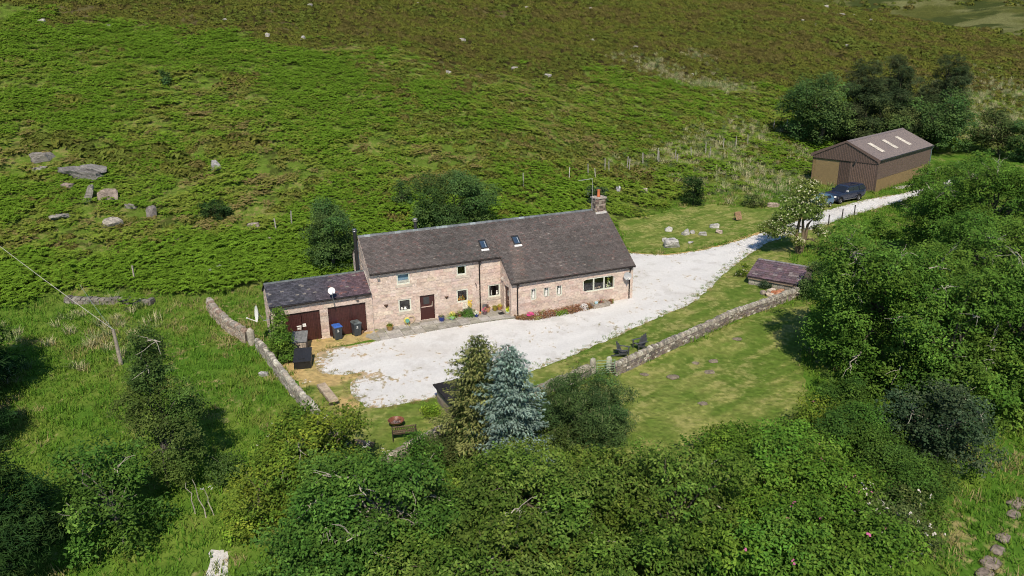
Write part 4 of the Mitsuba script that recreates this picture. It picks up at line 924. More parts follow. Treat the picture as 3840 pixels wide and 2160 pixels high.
# ------------------------------------------------------------------ barn
k = thing('barn', 'brown corrugated steel barn with three rooflights and sliding doors, before the pines', 'barn')
BA, BW, BL, BE, BR = .74, 8.6, 17.2, 4.3, 6.22
bo = (46.6, 96.9, .02)
B_ = lambda vf: fr(vf, bo, BA)          # x along the long side, y across the front gable (to the left), z up
BRN, TAN = np.array((.112, .079, .071)), np.array((.225, .165, .090))
def corr(a, b, z0, z1f, n_, dep, col, flip=False):
    """ribbed sheet from a to b in plan; z1f gives the top over 0..1"""
    a, b = np.array(a, float), np.array(b, float); d = b - a; L = np.linalg.norm(d); d /= L; nn = np.array([d[1], -d[0]])
    cnt = int(L / n_); t, off = [0], [0]
    for i in range(cnt):
        s0 = i / cnt; w_ = 1 / cnt
        t += [s0 + .45 * w_, s0 + .55 * w_, s0 + .9 * w_, s0 + w_]; off += [0, dep, dep, 0]
    t, off = np.array(t), np.array(off)
    xy = a + t[:, None] * d * L + off[:, None] * nn
    v = np.vstack([np.column_stack([xy, np.full(len(t), z0)]), np.column_stack([xy, z1f(t)])]); m_ = len(t); i = np.arange(m_ - 1)
    return v, np.stack([i, i + 1, m_ + i + 1, m_ + i], 1)
flat = lambda z: (lambda t: np.full(len(t), z))
gab = lambda t: BE + (BR - BE) * (1 - np.abs(2 * t - 1)) - .05
ZD = BE - .62
one(k + '__wall', B_(bx(.06, BL - .06, .06, BW - .06, 0, BE - .1)), TAN * .6)
one(k + '__gable_cladding', B_(corr((-.10, BW), (-.10, 0), ZD, gab, .21, .05, BRN)), BRN, 'satin', .1)
one(k + '__long_side_cladding', B_(corr((0, -.04), (BL, -.04), 1.72, flat(BE - .02), .3, .035, BRN)), BRN * .95, 'satin', .1)
one(sub(k, 'block_wall'), B_(bx(0, BL, -.02, .05, 0, 1.78)), TAN, grain=.2)
one(sub(k, 'gable_cladding'), B_((np.array([(BL, 0, 0), (BL, BW, 0), (BL, BW, BE), (BL, BW / 2, BR - .1), (BL, 0, BE)]), [[0, 1, 2], [0, 2, 3], [0, 3, 4]])), BRN, 'satin')
one(sub(k, 'long_side_cladding'), B_(bx(0, BL, BW - .05, BW, 0, BE)), BRN, 'satin')
one(sub(k, 'block_wall'), B_(bx(-.02, .05, BW - .3, BW, 0, ZD)), TAN)
# sliding doors: tan one in front of brown ribbed ones
one(sub(k, 'sliding_door'), B_(bx(-.02, .03, 5.0, BW - .32, .03, ZD)), TAN, 'satin', .15)
one(sub(k, 'sliding_door'), B_(corr((-.03, 5.0), (-.03, 3.5), .03, flat(ZD), .21, .05, BRN)), BRN * .78, 'satin', .1)
one(sub(k, 'sliding_door'), B_(corr((-.09, 3.55), (-.09, .02), .03, flat(ZD), .21, .06, BRN)), np.array((.135, .096, .084)), 'satin', .1)
one(sub(k, 'door_rail'), B_(bx(-.17, -.07, -.02, BW + .02, ZD - .06, ZD - .005)), (.02, .018, .018), 'satin')
one(sub(k, 'corner_trim'), B_(cat(bx(-.16, -.0, -.07, .015, 0, BE - .05), bx(-.06, .06, BW - .012, BW + .05, 0, BE - .05))), BRN * .85, 'satin', .1)
rsb = (BR - BE) / (BW / 2)
def broof(sgn):
    cnt = int(BL / .333); xs, off = [-.2], [0]
    for i in range(cnt + 1):
        w_ = (BL + .4) / (cnt + 1); s0 = -.2 + i * w_
        xs += [s0 + .6 * w_, s0 + .68 * w_, s0 + .92 * w_, s0 + w_]; off += [0, .035, .035, 0]
    xs, off = np.array(xs), np.array(off); m_ = len(xs)
    y0, y1 = (BW / 2, -.22) if sgn < 0 else (BW / 2, BW + .22)
    v = np.vstack([np.column_stack([xs, np.full(m_, y0), BR + off]), np.column_stack([xs, np.full(m_, y1), BR + off - rsb * (BW / 2 + .22)])]); i = np.arange(m_ - 1)
    return v, np.stack([i, i + 1, m_ + i + 1, m_ + i], 1)
RF = np.array((.150, .125, .118))
one(k + '__roof', B_(broof(-1)), RF, 'satin', .1); one(sub(k, 'roof'), B_(broof(1)), RF, 'satin', .1)
one(sub(k + '__roof', 'ridge_cap'), B_(cat(*[(np.array([(x_, BW / 2, BR + .075), (x2, BW / 2, BR + .075), (x2, BW / 2 + s_ * .3, BR + .05 - .3 * rsb), (x_, BW / 2 + s_ * .3, BR + .05 - .3 * rsb)]), [[0, 1, 2, 3]]) for x_, x2 in ((-.22, BL + .22),) for s_ in (-1, 1)])), RF * 1.0, 'satin', .1)
def barge(s_):
    y1 = BW / 2 + s_ * (BW / 2 + .26); zz = BR - rsb * (BW / 2 + .26)
    p = Polygon([(BW / 2, BR + .07), (y1, zz + .07), (y1, zz - .38), (y1 - s_ * .25, zz - .38), (y1 - s_ * .3, zz - .2), (BW / 2, BR - .2)])
    return yz_prism(p, -.24, -.165)
one(sub(k, 'barge_board'), B_(barge(1)), BRN * 1.15, 'satin', .1); one(sub(k, 'barge_board'), B_(barge(-1)), BRN * 1.15, 'satin', .1)
for x in (3.0, 7.3, 11.6):
    t0, t1 = .30, .78
    y0, y1 = BW / 2 * (1 - t0), BW / 2 * (1 - t1)
    P = lambda x_, y_: (x_, y_, BR - rsb * (BW / 2 - y_) + .055)
    one(sub(k + '__roof', 'rooflight'), B_((np.array([P(x, y0), P(x + 1.0, y0), P(x + 1.0, y1), P(x, y1)]), [[0, 1, 2, 3]])), (.50, .46, .40), 'satin', .5)
one(sub(k, 'gutter'), B_(bx(-.15, BL + .2, -.36, -.225, BE - .2, BE - .06)), (.025, .024, .028), 'satin', .1)
one(sub(k, 'downpipe'), B_(tube([(BL - .06, -.28, BE - .2), (BL - .06, -.12, BE - .6), (BL - .06, -.12, 0)], .06, 8)), (.10, .15, .16), 'satin')
one(sub(k, 'lamp'), B_(cat(bx(-.42, -.15, 2.62, 2.78, ZD + .2, ZD + .38), bx(-.5, -.36, 2.6, 2.8, ZD - .02, ZD + .16))), (.08, .07, .07), 'satin')
kk = one(key_of('concrete_apron'), B_(bx(4.5, BL + .4, -1.55, -.1, -.1, .06)), (.40, .39, .37), grain=.5); tag(kk, kind='structure', label='pale concrete strip along the right side of the barn')

# ------------------------------------------------------------------ vehicles
def loft(secs):
    """secs: list of (x, [(y, z) ...]) half sections, mirrored; closed with end caps"""
    m_ = len(secs[0][1]); v = []
    for x, s in secs:
        s = np.array(s); full = np.vstack([s, (s * [-1, 1])[::-1]])
        v.append(np.column_stack([np.full(2 * m_, x), full]))
    V = np.vstack(v); n = 2 * m_; f = []
    for i in range(len(secs) - 1):
        for j in range(n): f.append([i * n + j, i * n + (j + 1) % n, (i + 1) * n + (j + 1) % n, (i + 1) * n + j])
    f = [[a, b, c] for a, b, c, d in f] + [[a, c, d] for a, b, c, d in f]
    for b0, r in ((0, 1), ((len(secs) - 1) * n, -1)):
        for j in range(1, n - 1): f.append([b0, b0 + (j if r > 0 else j + 1), b0 + (j + 1 if r > 0 else j)])
    return V, np.array(f)
def wheel(F, parent, x, y, r, w_, hub):
    kk = sub(parent, 'wheel')
    turn = lambda vf, o: F((np.column_stack([vf[0][:, 0] + x, vf[0][:, 2] + o, vf[0][:, 1] + r]), vf[1]))
    s_ = np.sign(y)
    one(kk, turn(lathe([(r * .6, -w_ / 2), (r * .94, -w_ / 2), (r, -w_ * .3), (r, w_ * .3), (r * .94, w_ / 2), (r * .6, w_ / 2)], 20), y), (.018, .018, .019))
    one(kk + '__rim', turn(lathe([(0, s_ * w_ * .32), (r * .2, s_ * w_ * .36), (r * .55, s_ * w_ * .3), (r * .62, s_ * w_ * .48)], 14), y), hub, 'metal')
def car(key, label, o, ang, S, col, kind):
    k = thing(key, label, 'car' if kind == 'hatch' else 'pickup truck')
    F = lambda vf: fr((np.asarray(vf[0]) * S, vf[1]), o, ang)
    GL_ = (.012, .016, .022)
    if kind == 'pickup':  # x forward, length 5.3
        lo = [(2.62, .62, .52, .80), (2.50, .80, .38, .98), (2.0, .90, .32, 1.08), (1.0, .92, .30, 1.14), (.3, .92, .30, 1.16), (-1.0, .92, .32, 1.16), (-2.4, .92, .40, 1.14), (-2.66, .88, .50, 1.12)]
        one(k + '__body', F(loft([(x, [(w_ * .92, z0), (w_, z0 + .2), (w_, z1 - .16), (w_ * .93, z1), (0.02, z1 + .03)]) for x, w_, z0, z1 in lo])), col, 'gloss', .03)
        cab = [(1.02, .74, 1.15, 1.18), (.30, .74, 1.15, 1.70), (.0, .73, 1.15, 1.76), (-1.15, .73, 1.15, 1.76), (-1.45, .74, 1.15, 1.74)]
        one(k + '__cab', F(loft([(x, [(w_ + .12, z0), (w_ + .08, z0 + (z1 - z0) * .35), (w_, z1 - .04), (w_ - .1, z1), (.02, z1 + .015)]) for x, w_, z0, z1 in cab])), col, 'gloss', .03)
        one(k + '__canopy', F(loft([(x, [(w_ + .12, 1.15), (w_ + .09, 1.4), (w_, z1 - .05), (w_ - .12, z1), (.02, z1 + .02)]) for x, w_, z1 in [(-1.5, .74, 1.78), (-1.7, .74, 1.80), (-2.35, .72, 1.78), (-2.62, .72, 1.55), (-2.66, .74, 1.2)]])), col * .9, 'gloss', .03)
        ws = [(.98, .70, 1.2), (.34, .66, 1.70)]
        one(k + '__windscreen', F(quad((.995, -.72, 1.215), (.995, .72, 1.215), (.335, .66, 1.715), (.335, -.66, 1.715))), GL_, 'gloss', 0)
        for s_ in (-1, 1):
            y = lambda z: s_ * (.862 - (z - 1.2) * .17)
            for a, b, c_, d_ in ((.72, .26, -.48, -.48), (-.54, -.54, -1.38, -1.38)): one(sub(k, 'side_window'), F(quad((a, y(1.24), 1.24), (c_, y(1.24), 1.24), (d_, y(1.62), 1.62), (b, y(1.62), 1.62))), GL_, 'gloss', 0)
            one(sub(k, 'side_window'), F(quad((-1.58, y(1.26), 1.26), (-2.5, y(1.26), 1.26), (-2.35, y(1.66), 1.66), (-1.58, y(1.66), 1.66))), GL_, 'gloss', 0)
            one(sub(k, 'headlight'), F(fr(bx(-.14, .12, -.16, .16, -.09, .09), (2.44, s_ * .66, .86), s_ * -.4)), (.72, .74, .76), 'satin', 0)
            one(sub(k, 'mirror'), F(bx(.55, .72, s_ * .93 - .1, s_ * .93 + .1, 1.22, 1.4)), (.45, .46, .48) if s_ > 0 else col, 'satin', 0)
            one(sub(k, 'side_step'), F(bx(-1.2, 1.05, s_ * .9 - .07, s_ * .9 + .07, .36, .42)), (.30, .31, .32), 'metal', 0)
            one(sub(k, 'roof_rail'), F(beam((.1, s_ * .66, 1.83), (-1.3, s_ * .66, 1.83), .04)), (.03, .03, .03), 'satin')
            for x in (1.72, -1.42):
                g = np.linspace(0, math.pi, 11); arch = Polygon([(x + .50 * math.cos(t), .36 + .52 * math.sin(t)) for t in g] + [(x + .42 * math.cos(t), .36 + .44 * math.sin(t)) for t in g[::-1]])
                one(sub(k, 'wheel_arch'), F(prism(arch, s_ * .95 - .06, s_ * .95 + .05)), col * .7, 'satin', 0)
                wheel(F, k, x, s_ * .86, .39, .27, (.18, .18, .19))
        one(k + '__bumper', F(cat(bx(2.44, 2.70, -.80, .80, .40, .62))), (.05, .055, .065), 'satin', 0)
        one(k + '__grille', F(fr(bx(-.02, .02, -.42, .42, -.11, .11), (2.65, 0, .84))), (.03, .03, .035), 'satin', 0)
        one(k + '__number_plate', F(bx(2.70, 2.715, -.26, .26, .46, .58)), (.74, .74, .72), 'satin', 0)
    else:
        lo = [(2.05, .60, .45, .72), (1.95, .76, .30, .84), (1.4, .84, .26, .92), (.9, .85, .25, .96), (-1.4, .85, .26, .98), (-1.95, .80, .34, .98), (-2.05, .70, .45, .92)]
        one(k + '__body', F(loft([(x, [(w_ * .92, z0), (w_, z0 + .2), (w_, z1 - .14), (w_ * .93, z1), (.02, z1 + .03)]) for x, w_, z0, z1 in lo])), col, 'gloss', .03)
        cab = [(1.0, .70, .96, .98), (.25, .66, .96, 1.40), (-.1, .65, .96, 1.46), (-1.3, .64, .96, 1.44), (-1.75, .64, .96, 1.3), (-1.98, .66, .96, 1.0)]
        one(k + '__cab', F(loft([(x, [(w_ + .12, z0), (w_ + .08, z0 + (z1 - z0) * .35), (w_, z1 - .04), (w_ - .1, z1), (.02, z1 + .015)]) for x, w_, z0, z1 in cab])), col, 'gloss', .03)
        one(k + '__windscreen', F(quad((.96, -.68, 1.01), (.96, .68, 1.01), (.28, .60, 1.415), (.28, -.60, 1.415))), (.10, .22, .30), 'gloss', 0)
        one(k + '__rear_window', F(quad((-1.79, -.56, 1.29), (-1.79, .56, 1.29), (-1.97, .62, 1.06), (-1.97, -.62, 1.06))), GL_, 'gloss', 0)
        for s_ in (-1, 1):
            y = lambda z: s_ * (.80 - (z - 1.0) * .26)
            for a, b, c_, d_ in ((.62, .2, -.48, -.42), (-.56, -.5, -1.45, -1.3)): one(sub(k, 'side_window'), F(quad((a, y(1.03), 1.03), (c_, y(1.03), 1.03), (d_, y(1.34), 1.34), (b, y(1.34), 1.34))), GL_, 'gloss', 0)
            one(sub(k, 'headlight'), F(fr(bx(-.12, .1, -.14, .14, -.07, .07), (1.92, s_ * .62, .74), s_ * -.5)), (.7, .72, .74), 'satin', 0)
            for x in (1.28, -1.25): wheel(F, k, x, s_ * .78, .31, .2, (.4, .4, .42))
    return k
car("pickup_truck", 'dark navy pickup truck with canopy and roof rails, parked in front of the barn doors', (40.7, 92.5, .06), math.radians(211), 1.1, np.array((.012, .018, .040)), 'pickup')
car('car', 'pale blue hatchback mostly hidden behind the blossoming hawthorn', (36.2, 89.1, .07), math.radians(213), 1.05, np.array((.06, .12, .20)), 'hatch')
# ------------------------------------------------------------------ rocks
ROCKC = np.array([(.25, .24, .225), (.22, .21, .195), (.28, .265, .25), (.19, .18, .17)])
def rock(x, y, w_, h_, label, group, seed, deep=None, ang=None, tilt=0., sink=.25, col=None, name='boulder'):
    r = np.random.default_rng(seed + 100)
    d = deep or w_ * r.uniform(.6, .9)
    pt = r.normal(size=(20, 3)); pt /= np.linalg.norm(pt, axis=1, keepdims=True); pt = np.sign(pt) * np.abs(pt) ** .55
    hm_ = trimesh.convex.convex_hull(pt).subdivide_to_size(.45); v, f = np.array(hm_.vertices), np.array(hm_.faces)
    q = v * .86
    q = q * (1 + .16 * (fb(q[:, 0] * 2.2 + seed, q[:, 1] * 2.2 + q[:, 2] * 2, 3, seed) - .5))[:, None]
    strata = vnoise(q[:, 2] * 7 + q[:, 0] * 1.1 + seed, q[:, 0] * 0 + seed, seed); q[:, :2] *= (1 - .07 * (strata > .55))[:, None]
    q = q * [w_ * .56, d * .56, h_ * .66]
    if tilt: q = q @ rot([0, 1, 0], tilt).T
    key = one(key_of(name), fr((q, f), G3(x, y, h_ * (.38 - sink)), r.uniform(-.4, .4) if ang is None else ang), (ROCKC[r.integers(4)] if col is None else np.array(col)) * r.uniform(.9, 1.15), grain=.75, smooth=False)
    return tag(key, label, 'boulder', group)
GRIT = 'gritstone boulders on the hillside'
k = key_of('boulder'); r = np.random.default_rng(77); mb = MB()
for i, (ox, oy, oz, lx, ly, lz) in enumerate([(.2, .1, .25, 2.8, 1.3, .34), (-.4, 0, .68, 3.1, 1.35, .28), (.4, .35, 1.0, 2.6, .9, .22)]):
    pt = np.column_stack([r.uniform(-1, 1, 26), r.uniform(-1, 1, 26), r.choice([-1, 1], 26) * r.uniform(.6, 1, 26)]); pt[:, :2] *= (1 - .25 * np.abs(pt[:, :1]) ** 3)
    hm_ = trimesh.convex.convex_hull(pt * [lx, ly, lz]).subdivide_to_size(.5); v = np.array(hm_.vertices); v = v * (1 + .08 * (fb(v[:, 0] * 2, v[:, 1] * 2 + v[:, 2] * 4, 2, i)[:, None] - .5))
    mb.add(fr((v @ rot([0, 1, 0], .10).T + [ox, oy, oz], hm_.faces), G3(-44.0, 79.6), -.30), np.array((.16, .158, .155)) * (1 + .12 * i), .75)
mb.put(k); tag(k, 'huge overhanging grey gritstone slab, the largest rock on the hillside', 'boulder', GRIT)
rock(-50.2, 82.7, 2.5, 1.15, 'blocky rock at the far left above the huge slab', GRIT, 2, 2.0)
rock(-49.6, 80.7, 1.9, .5, 'low pale rock between the far left block and the huge slab', GRIT, 3)
rock(-44.8, 76.8, 1.6, .8, 'brownish block tucked under the left end of the huge slab', GRIT, 4, col=(.23,.19,.165))
rock(-41.6, 74.8, .9, 2.3, 'thin slab leaning upright below the huge slab', GRIT, 5, 1.0, .1, .35)
rock(-40.0, 75.4, 2.0, 1.5, 'big rounded reddish boulder below the right end of the huge slab', GRIT, 6, 1.5, col=(.25,.21,.185))
rock(-31.9, 82.9, 1.7, 1.2, 'pale pointed boulder standing alone right of the huge slab', GRIT, 7, 1.3, col=(.33, .33, .335))
rock(-42.9, 71.4, 2.1, .5, 'long low boulder at the far left below the slab', GRIT, 8)
rock(-37.5, 70.4, 2.0, 1.1, 'pale rounded boulder with dark hollows below the slab', GRIT, 9, col=(.34, .315, .28))
rock(-34.7, 72.7, 1.1, 1.4, 'dark upright boulder right of the pale rounded one', GRIT, 10, .8, col=(.20, .185, .18))
rock(-37.4, 74.3, 1.4, .6, 'flat grey block between the leaning slab and the dark upright boulder', GRIT, 11, .8)
rock(-24.0, 69.9, 1.4, 1.3, 'brownish standing boulder left of the tall dark shrub behind the house', GRIT, 12, 1.0, col=(.25,.22,.195))
rock(-22.1, 67.6, 1.1, .8, 'pale boulder below the brownish standing one, nearest the garage', GRIT, 13, col=(.31, .28, .25))
rock(-30.4, 68.2, 1.1, .7, 'small brownish rock in the bracken above the ruined wall', GRIT, 14, col=(.33, .28, .24))
MOOR = [(-9.3, 122.5, 1.27, .7), (1.0, 137.4, 1.57, .9), (6.6, 135.1, 1.96, .6), (-8.4, 146.5, 1.82, .7), (-33.1, 130.2, 1.25, .8), (-38.3, 128.7, .97, .7), (-64.4, 131.1, .91, .6), (-74.8, 130.7, 1.71, .62), (-47.8, 137.5, .9, .53), (-36.1, 149.4, 1.43, .5), (-18.4, 166.4, .87, .43), (19.8, 197.0, 1.64, .61), (-4.7, 165.1, 1.2, .43), (17.3, 166.6, 1.04, .43), (26.2, 165.5, 1.21, .52), (35.3, 153.8, 1.15, .49), (99.1, 254.3, 1.98, 1.13), (96.5, 236.3, 2.91, .92), (95.0, 238.6, 1.86, .66), (102.3, 240.6, 1.35, .68), (67.6, 194.6, .85, .75), (77.8, 214.5, .94, .59), (80.0, 211.5, 1.17, .47), (101.5, 227.6, 1.55, .64), (94.9, 210.8, 1.2, .6), (79.6, 189.1, 1.06, .53), (49.5, 182.1, .98, .39), (37.1, 188.7, 1.0, .4), (65.9, 213.5, 1.16, .58), (70.4, 175.9, .88, .39), (86.7, 181.6, .83, .42), (4.2, 185.3, 1.34, .48), (-25.1, 138.8, .88, .36), (-59.6, 144.8, .81, .32)]
MR = by_bearing([(a, b) for a, b, _, _ in MOOR])
for i, (x, y, w_, h_) in enumerate(MOOR): rock(x, y, w_ * .85, h_ * 1.1, f'small pale rock on the upper moor, {ordinal(MR[i])} from the left of those scattered there', 'pale rocks scattered over the moor', 20 + i, col=(.36, .345, .325), name='moor_rock', sink=.2)
rock(12.8, 90.3, .6, .9, 'small grey rock in the bracken behind the ridge left of the chimney', GRIT, 60, col=(.36, .37, .40))
rock(16.1, 91.5, 1.0, .8, 'pinkish rock in the bracken just left of the chimney', GRIT, 61, col=(.40, .35, .32))
rock(31.2, 89.5, 1.5, .8, 'reddish rock at the back edge of the bank left of the hawthorn crown', GRIT, 62, col=(.34, .28, .24))
for i, ((x, y, w_, h_), lab) in enumerate(zip([(15.7, 72.8, 1.75, 1.0), (18.1, 77.2, 1.1, .75), (18.9, 77.6, .6, .5), (19.8, 76.9, .95, .48), (21.8, 80.1, 1.1, .66), (21.7, 77.7, .8, .5), (16.6, 78.6, .9, .55), (17.9, 74.0, .6, .22), (15.4, 74.6, .55, .5)],
    ['largest pale boulder on the grass bank, low and long', 'rounded grey boulder in the middle of the grass bank', 'small pale stone leaning against the rounded boulder', 'low pointed pale stone right of the rounded boulder', 'rounded boulder at the back right of the bank stones', 'reddish stone at the right of the bank stones', 'boulder at the back left of the bank stones', 'flat stone sunk in the grass bank', 'small stone behind the largest boulder on the bank'])):
    rock(x, y, w_, h_, lab, 'boulders on the grass bank', 70 + i, col=(.38, .38, .375) if i != 5 else (.42, .36, .32), sink=.12, name='bank_boulder')
rock(-15.9, 44.6, .7, .35, 'pale stone lying in the meadow beside the left wall', 'loose stones in the meadow', 90, col=(.34,.34,.35), name='meadow_stone')
rock(-8.05, 36.1, 1.5, .5, 'low brown mound of turf and stone between the wall corner and the iron bench', 'mounds', 92, 1.1, col=(.26, .20, .13), name='turf_mound')
labels[[k for k in labels if k.startswith('turf_mound')][0]] = {'label': 'low brown mound of turf and stone between the wall corner and the iron bench', 'category': 'mound'}
for i, (x, y, s) in enumerate([(24.0, 31.33, .9), (23.3, 30.5, .6), (21.87, 28.94, .62), (21.2, 28.2, .6), (20.5, 27.5, .8), (19.9, 26.9, .7)]):
    kk = one(key_of('stepping_stone'), fr(blob((s * .6, s * .42, .10), 40 + i, 2, .2, .7), G3(x, y, .05), .6), (.22, .19, .165), grain=.6)
    tag(kk, ['large flat stepping stone farthest up the path at the right edge', 'second stepping stone from the top of the path', 'third stepping stone from the top of the path', 'fourth stepping stone from the top of the path', 'fifth stepping stone from the top, a wide slab', 'lowest stepping stone of the path at the bottom right'][i], 'stepping stone', 'stepping stones at the bottom right')

# ------------------------------------------------------------------ posts, pole and wires
POSTS = [(1.4, 83.4), (6.9, 89.7), (9.4, 92.4), (10.3, 92.0), (11.9, 96.2), (12.3, 95.2), (15.2, 99.8), (15.4, 99.0), (17.7, 102.3), (20.0, 104.3), (19.9, 102.8), (22.7, 105.8), (22.6, 104.1), (25.2, 106.7), (28.1, 110.6), (28.2, 108.7), (31.4, 113.6), (33.9, 116.0), (36.3, 117.9), (42.7, 125.9), (45.4, 127.6), (-20.7, 70.6), (-21.8, 69.4)]
PR = by_bearing(POSTS[:21])
for i, (x, y) in enumerate(POSTS):
    r = np.random.default_rng(i); a = G3(x, y, -.3); h_ = 1.5 * r.uniform(.85, 1.15); b = a + [r.normal(0, .06), r.normal(0, .06), h_ + .3]
    kk = one(key_of('fence_post'), beam(a, b, .085), np.array((.40, .38, .36)) * r.uniform(.75, 1.15), grain=.5)
    if i < 21: tag(kk, f'{ordinal(PR[i])} weathered fence post from the left in the line across the hillside', 'fence post', 'fence posts across the hillside')
    else: tag(kk, ['leaning grey post in the bracken right of the two standing boulders', 'short leaning grey post in the bracken beside the taller leaning one'][i - 21], 'fence post')
kk = one(key_of('fence_post'), beam(G3(-31.5, 61.1, -.3), G3(-31.5, 61.1, 1.5), .1), (.36, .33, .29), grain=.5); tag(kk, 'lone grey post in the bracken behind the ruined wall', 'fence post')
for i, (x, y) in enumerate([(34.3, 80.7), (36.84, 83.3), (38.97, 85.1)]):
    kk = one(key_of('drive_post'), cat(beam(G3(x, y, -.2), G3(x, y, 1.15), .1)), (.085, .08, .075)); tag(kk, ['dark short post beside the drive nearest the hawthorn', 'dark short post beside the drive, middle of three', 'dark short post beside the drive, farthest from the hawthorn'][i], 'post', 'posts beside the drive')
kk = thing('utility_pole', 'short wooden pole in the left meadow with a wire running off to the left', 'pole')
pb_ = G3(-25.85, 46.5); pt = pb_ + [-.1, 0, 2.5]
one(kk + '__post', tube([pb_ - [0, 0, .4], pt], [.13, .10], 8), (.30, .27, .235), grain=.5)
one(kk + '__cap', fr(bx(-.12, .12, -.03, .03, -.06, .02), pt), (.12, .12, .12))
def sag(a, b, s, n=14):
    t = np.linspace(0, 1, n)[:, None]; p = a * (1 - t) + b * t; p[:, 2] -= (4 * s * t * (1 - t))[:, 0]; return p
kk = one(key_of('overhead_wire'), tube(sag(pt, np.array([-62.0, 76.0, 10.6]), .5), .018, 5), (.45, .45, .43)); tag(kk, 'pale overhead wire rising from the pole to the left edge', 'wire')
kk = one(key_of('stay_wire'), tube(sag(pt, G3(-35.2, 59.5, .6), .2), .012, 5), (.22, .33, .33)); tag(kk, 'thin bluish wire from the pole to the bracken behind the ruined wall', 'wire')
kk = thing('old_board', 'rusty tilted panel standing on the grass bank left of the hawthorn', 'sign')
o = G3(25.3, 82.8)
one(kk + '__panel', fr((np.array([(-.42, 0, .15), (.42, .1, .15), (.42, .5, .95), (-.42, .4, .95), (-.42, .03, .15), (.42, .13, .15), (.42, .53, .95), (-.42, .43, .95)]), [[0, 1, 2, 3], [4, 7, 6, 5], [0, 4, 5, 1], [1, 5, 6, 2], [2, 6, 7, 3], [3, 7, 4, 0]]), o, .35), (.24, .16, .10), grain=.6)
for sx in (-.36, .36): one(sub(kk, 'leg'), fr(beam((sx, .45, .9), (sx, .62, -.1), .06), o, .35), (.2, .15, .11))

# ------------------------------------------------------------------ adirondack chairs
def adirondack(x, y, ang, label):
    k = thing('garden_chair', label, 'garden chair', 'dark slatted garden chairs by the wall')
    F = lambda vf: fr(vf, G3(x, y, .0), ang); C = np.array((.062, .066, .072))
    # x to the side, y backwards
    for i in range(5):
        t0, t1 = i / 5, (i + .9) / 5
        one(sub(k, 'seat_slat'), F((np.array([(sx, -.5 + t * .52, .40 - t * .16 + dz) for sx in (-.27, .27) for t in (t0, t1) for dz in (-.012, .012)]), BOXF)), C * rng.uniform(.9, 1.2), 'satin')
    for i in range(5):
        xx = -.25 + i * .125; top = 1.02 - .10 * abs(i - 2) ** 1.3
        one(sub(k, 'back_slat'), F((np.array([(x_, -.02 + dy + (z - .2) * .42, z) for x_ in (xx - .056, xx + .056) for dy in (-.012, .012) for z in (.22, top)]), BOXF)), C * rng.uniform(.9, 1.15), 'satin')
    for sx in (-1, 1):
        one(sub(k, 'armrest'), F(bx(sx * .36 - .07, sx * .36 + .07, -.56, .22, .56, .585)), C * 1.1, 'satin')
        one(sub(k, 'leg'), F(beam((sx * .31, -.48, 0), (sx * .31, -.48, .56), .07)), C, 'satin')
        one(sub(k, 'side_rail'), F(beam((sx * .3, -.52, .36), (sx * .3, .55, .02), .05, .1)), C, 'satin')
    one(sub(k, 'back_brace'), F(bx(-.36, .36, .13, .17, .52, .58)), C, 'satin')
adirondack(7.15, 46.95, math.radians(68), 'dark slatted garden chair nearest the green gate, facing along the wall')
adirondack(8.75, 48.15, math.radians(-62), 'dark slatted garden chair farther from the green gate, facing the other one')

# ------------------------------------------------------------------ pots on the patio
def pot(u, v_, r, h, col, plant, label, flower=None, gl='satin', seed=0, spread_=1.0, ph=None, fcol=None, cat_='flower pot'):
    k = thing('flower_pot', label, cat_)
    z = float(pz(u)) + .03 if -1 < u < 10.2 and v_ < 2.2 else 0
    o = hv(u, -v_, 0); o[2] = z if z else float(gz(o[0], o[1])) + .01
    one(k + '__pot', fr(lathe([(.0, 0), (r * .62, 0), (r * .8, h * .5), (r * .92, h * .88), (r, h * .88), (r, h), (r * .86, h), (r * .8, h * .85), (0, h * .8)], 18), o), col, gl, .15, False)
    rg = np.random.default_rng(seed + 300); n = 130; ph = ph or r * 1.3
    d = rg.normal(size=(n, 3)); d /= np.linalg.norm(d, axis=1, keepdims=True); d[:, 2] = np.abs(d[:, 2])
    C = o + [0, 0, h * .9] + d * rg.uniform(.3, 1, (n, 1)) * [r * 1.25 * spread_, r * 1.25 * spread_, ph]
    mb = MB(); leafcards(mb, C, d + [0, 0, .4], np.full(n, .09), np.array(plant) * rg.uniform(.6, 1.4, (n, 1)), rg)
    mb.put(k + '__foliage', 'leaf')
    if flower:
        n = flower; d = rg.normal(size=(n, 3)); d /= np.linalg.norm(d, axis=1, keepdims=True); d[:, 2] = np.abs(d[:, 2])
        C = o + [0, 0, h * .9] + d * [r * 1.2 * spread_, r * 1.2 * spread_, ph * 1.05]
        mb = MB(); leafcards(mb, C, d + [0, -.3, .5], np.full(n, .085), np.array(fcol) * rg.uniform(.75, 1.15, (n, 1)), rg, .9)
        mb.put(k + '__blossom', 'leaf')
    return k
def leafcards(mb, C, N, size, col, rg, aspect=.5, fold=.12, T_=None):
    n = len(C); N = N / (np.linalg.norm(N, axis=1, keepdims=True) + 1e-9)
    t = rg.normal(size=(n, 3)) if T_ is None else T_
    t = t - (t * N).sum(1, keepdims=True) * N; t /= np.linalg.norm(t, axis=1, keepdims=True) + 1e-9
    b = np.cross(N, t); s = (np.asarray(size) * .5)[:, None]
    V = np.stack([C + t * s, C + b * s * aspect + N * s * fold, C - t * s, C - b * s * aspect + N * s * fold], 1).reshape(-1, 3)
    i = np.arange(n)[:, None] * 4
    F = np.vstack([i + [0, 1, 2], i + [0, 2, 3]])
    mb.add((V, F), np.repeat(np.clip(col, 0, 1), 4, 0), 0)
BLUE, TERRA = (.018, .035, .20), (.33, .15, .07)
pot(-.95, .35, .13, .2, (.24, .13, .10), (.12, .07, .04), 'small brown pot at the foot of the garage corner pillar', seed=1, ph=.06)
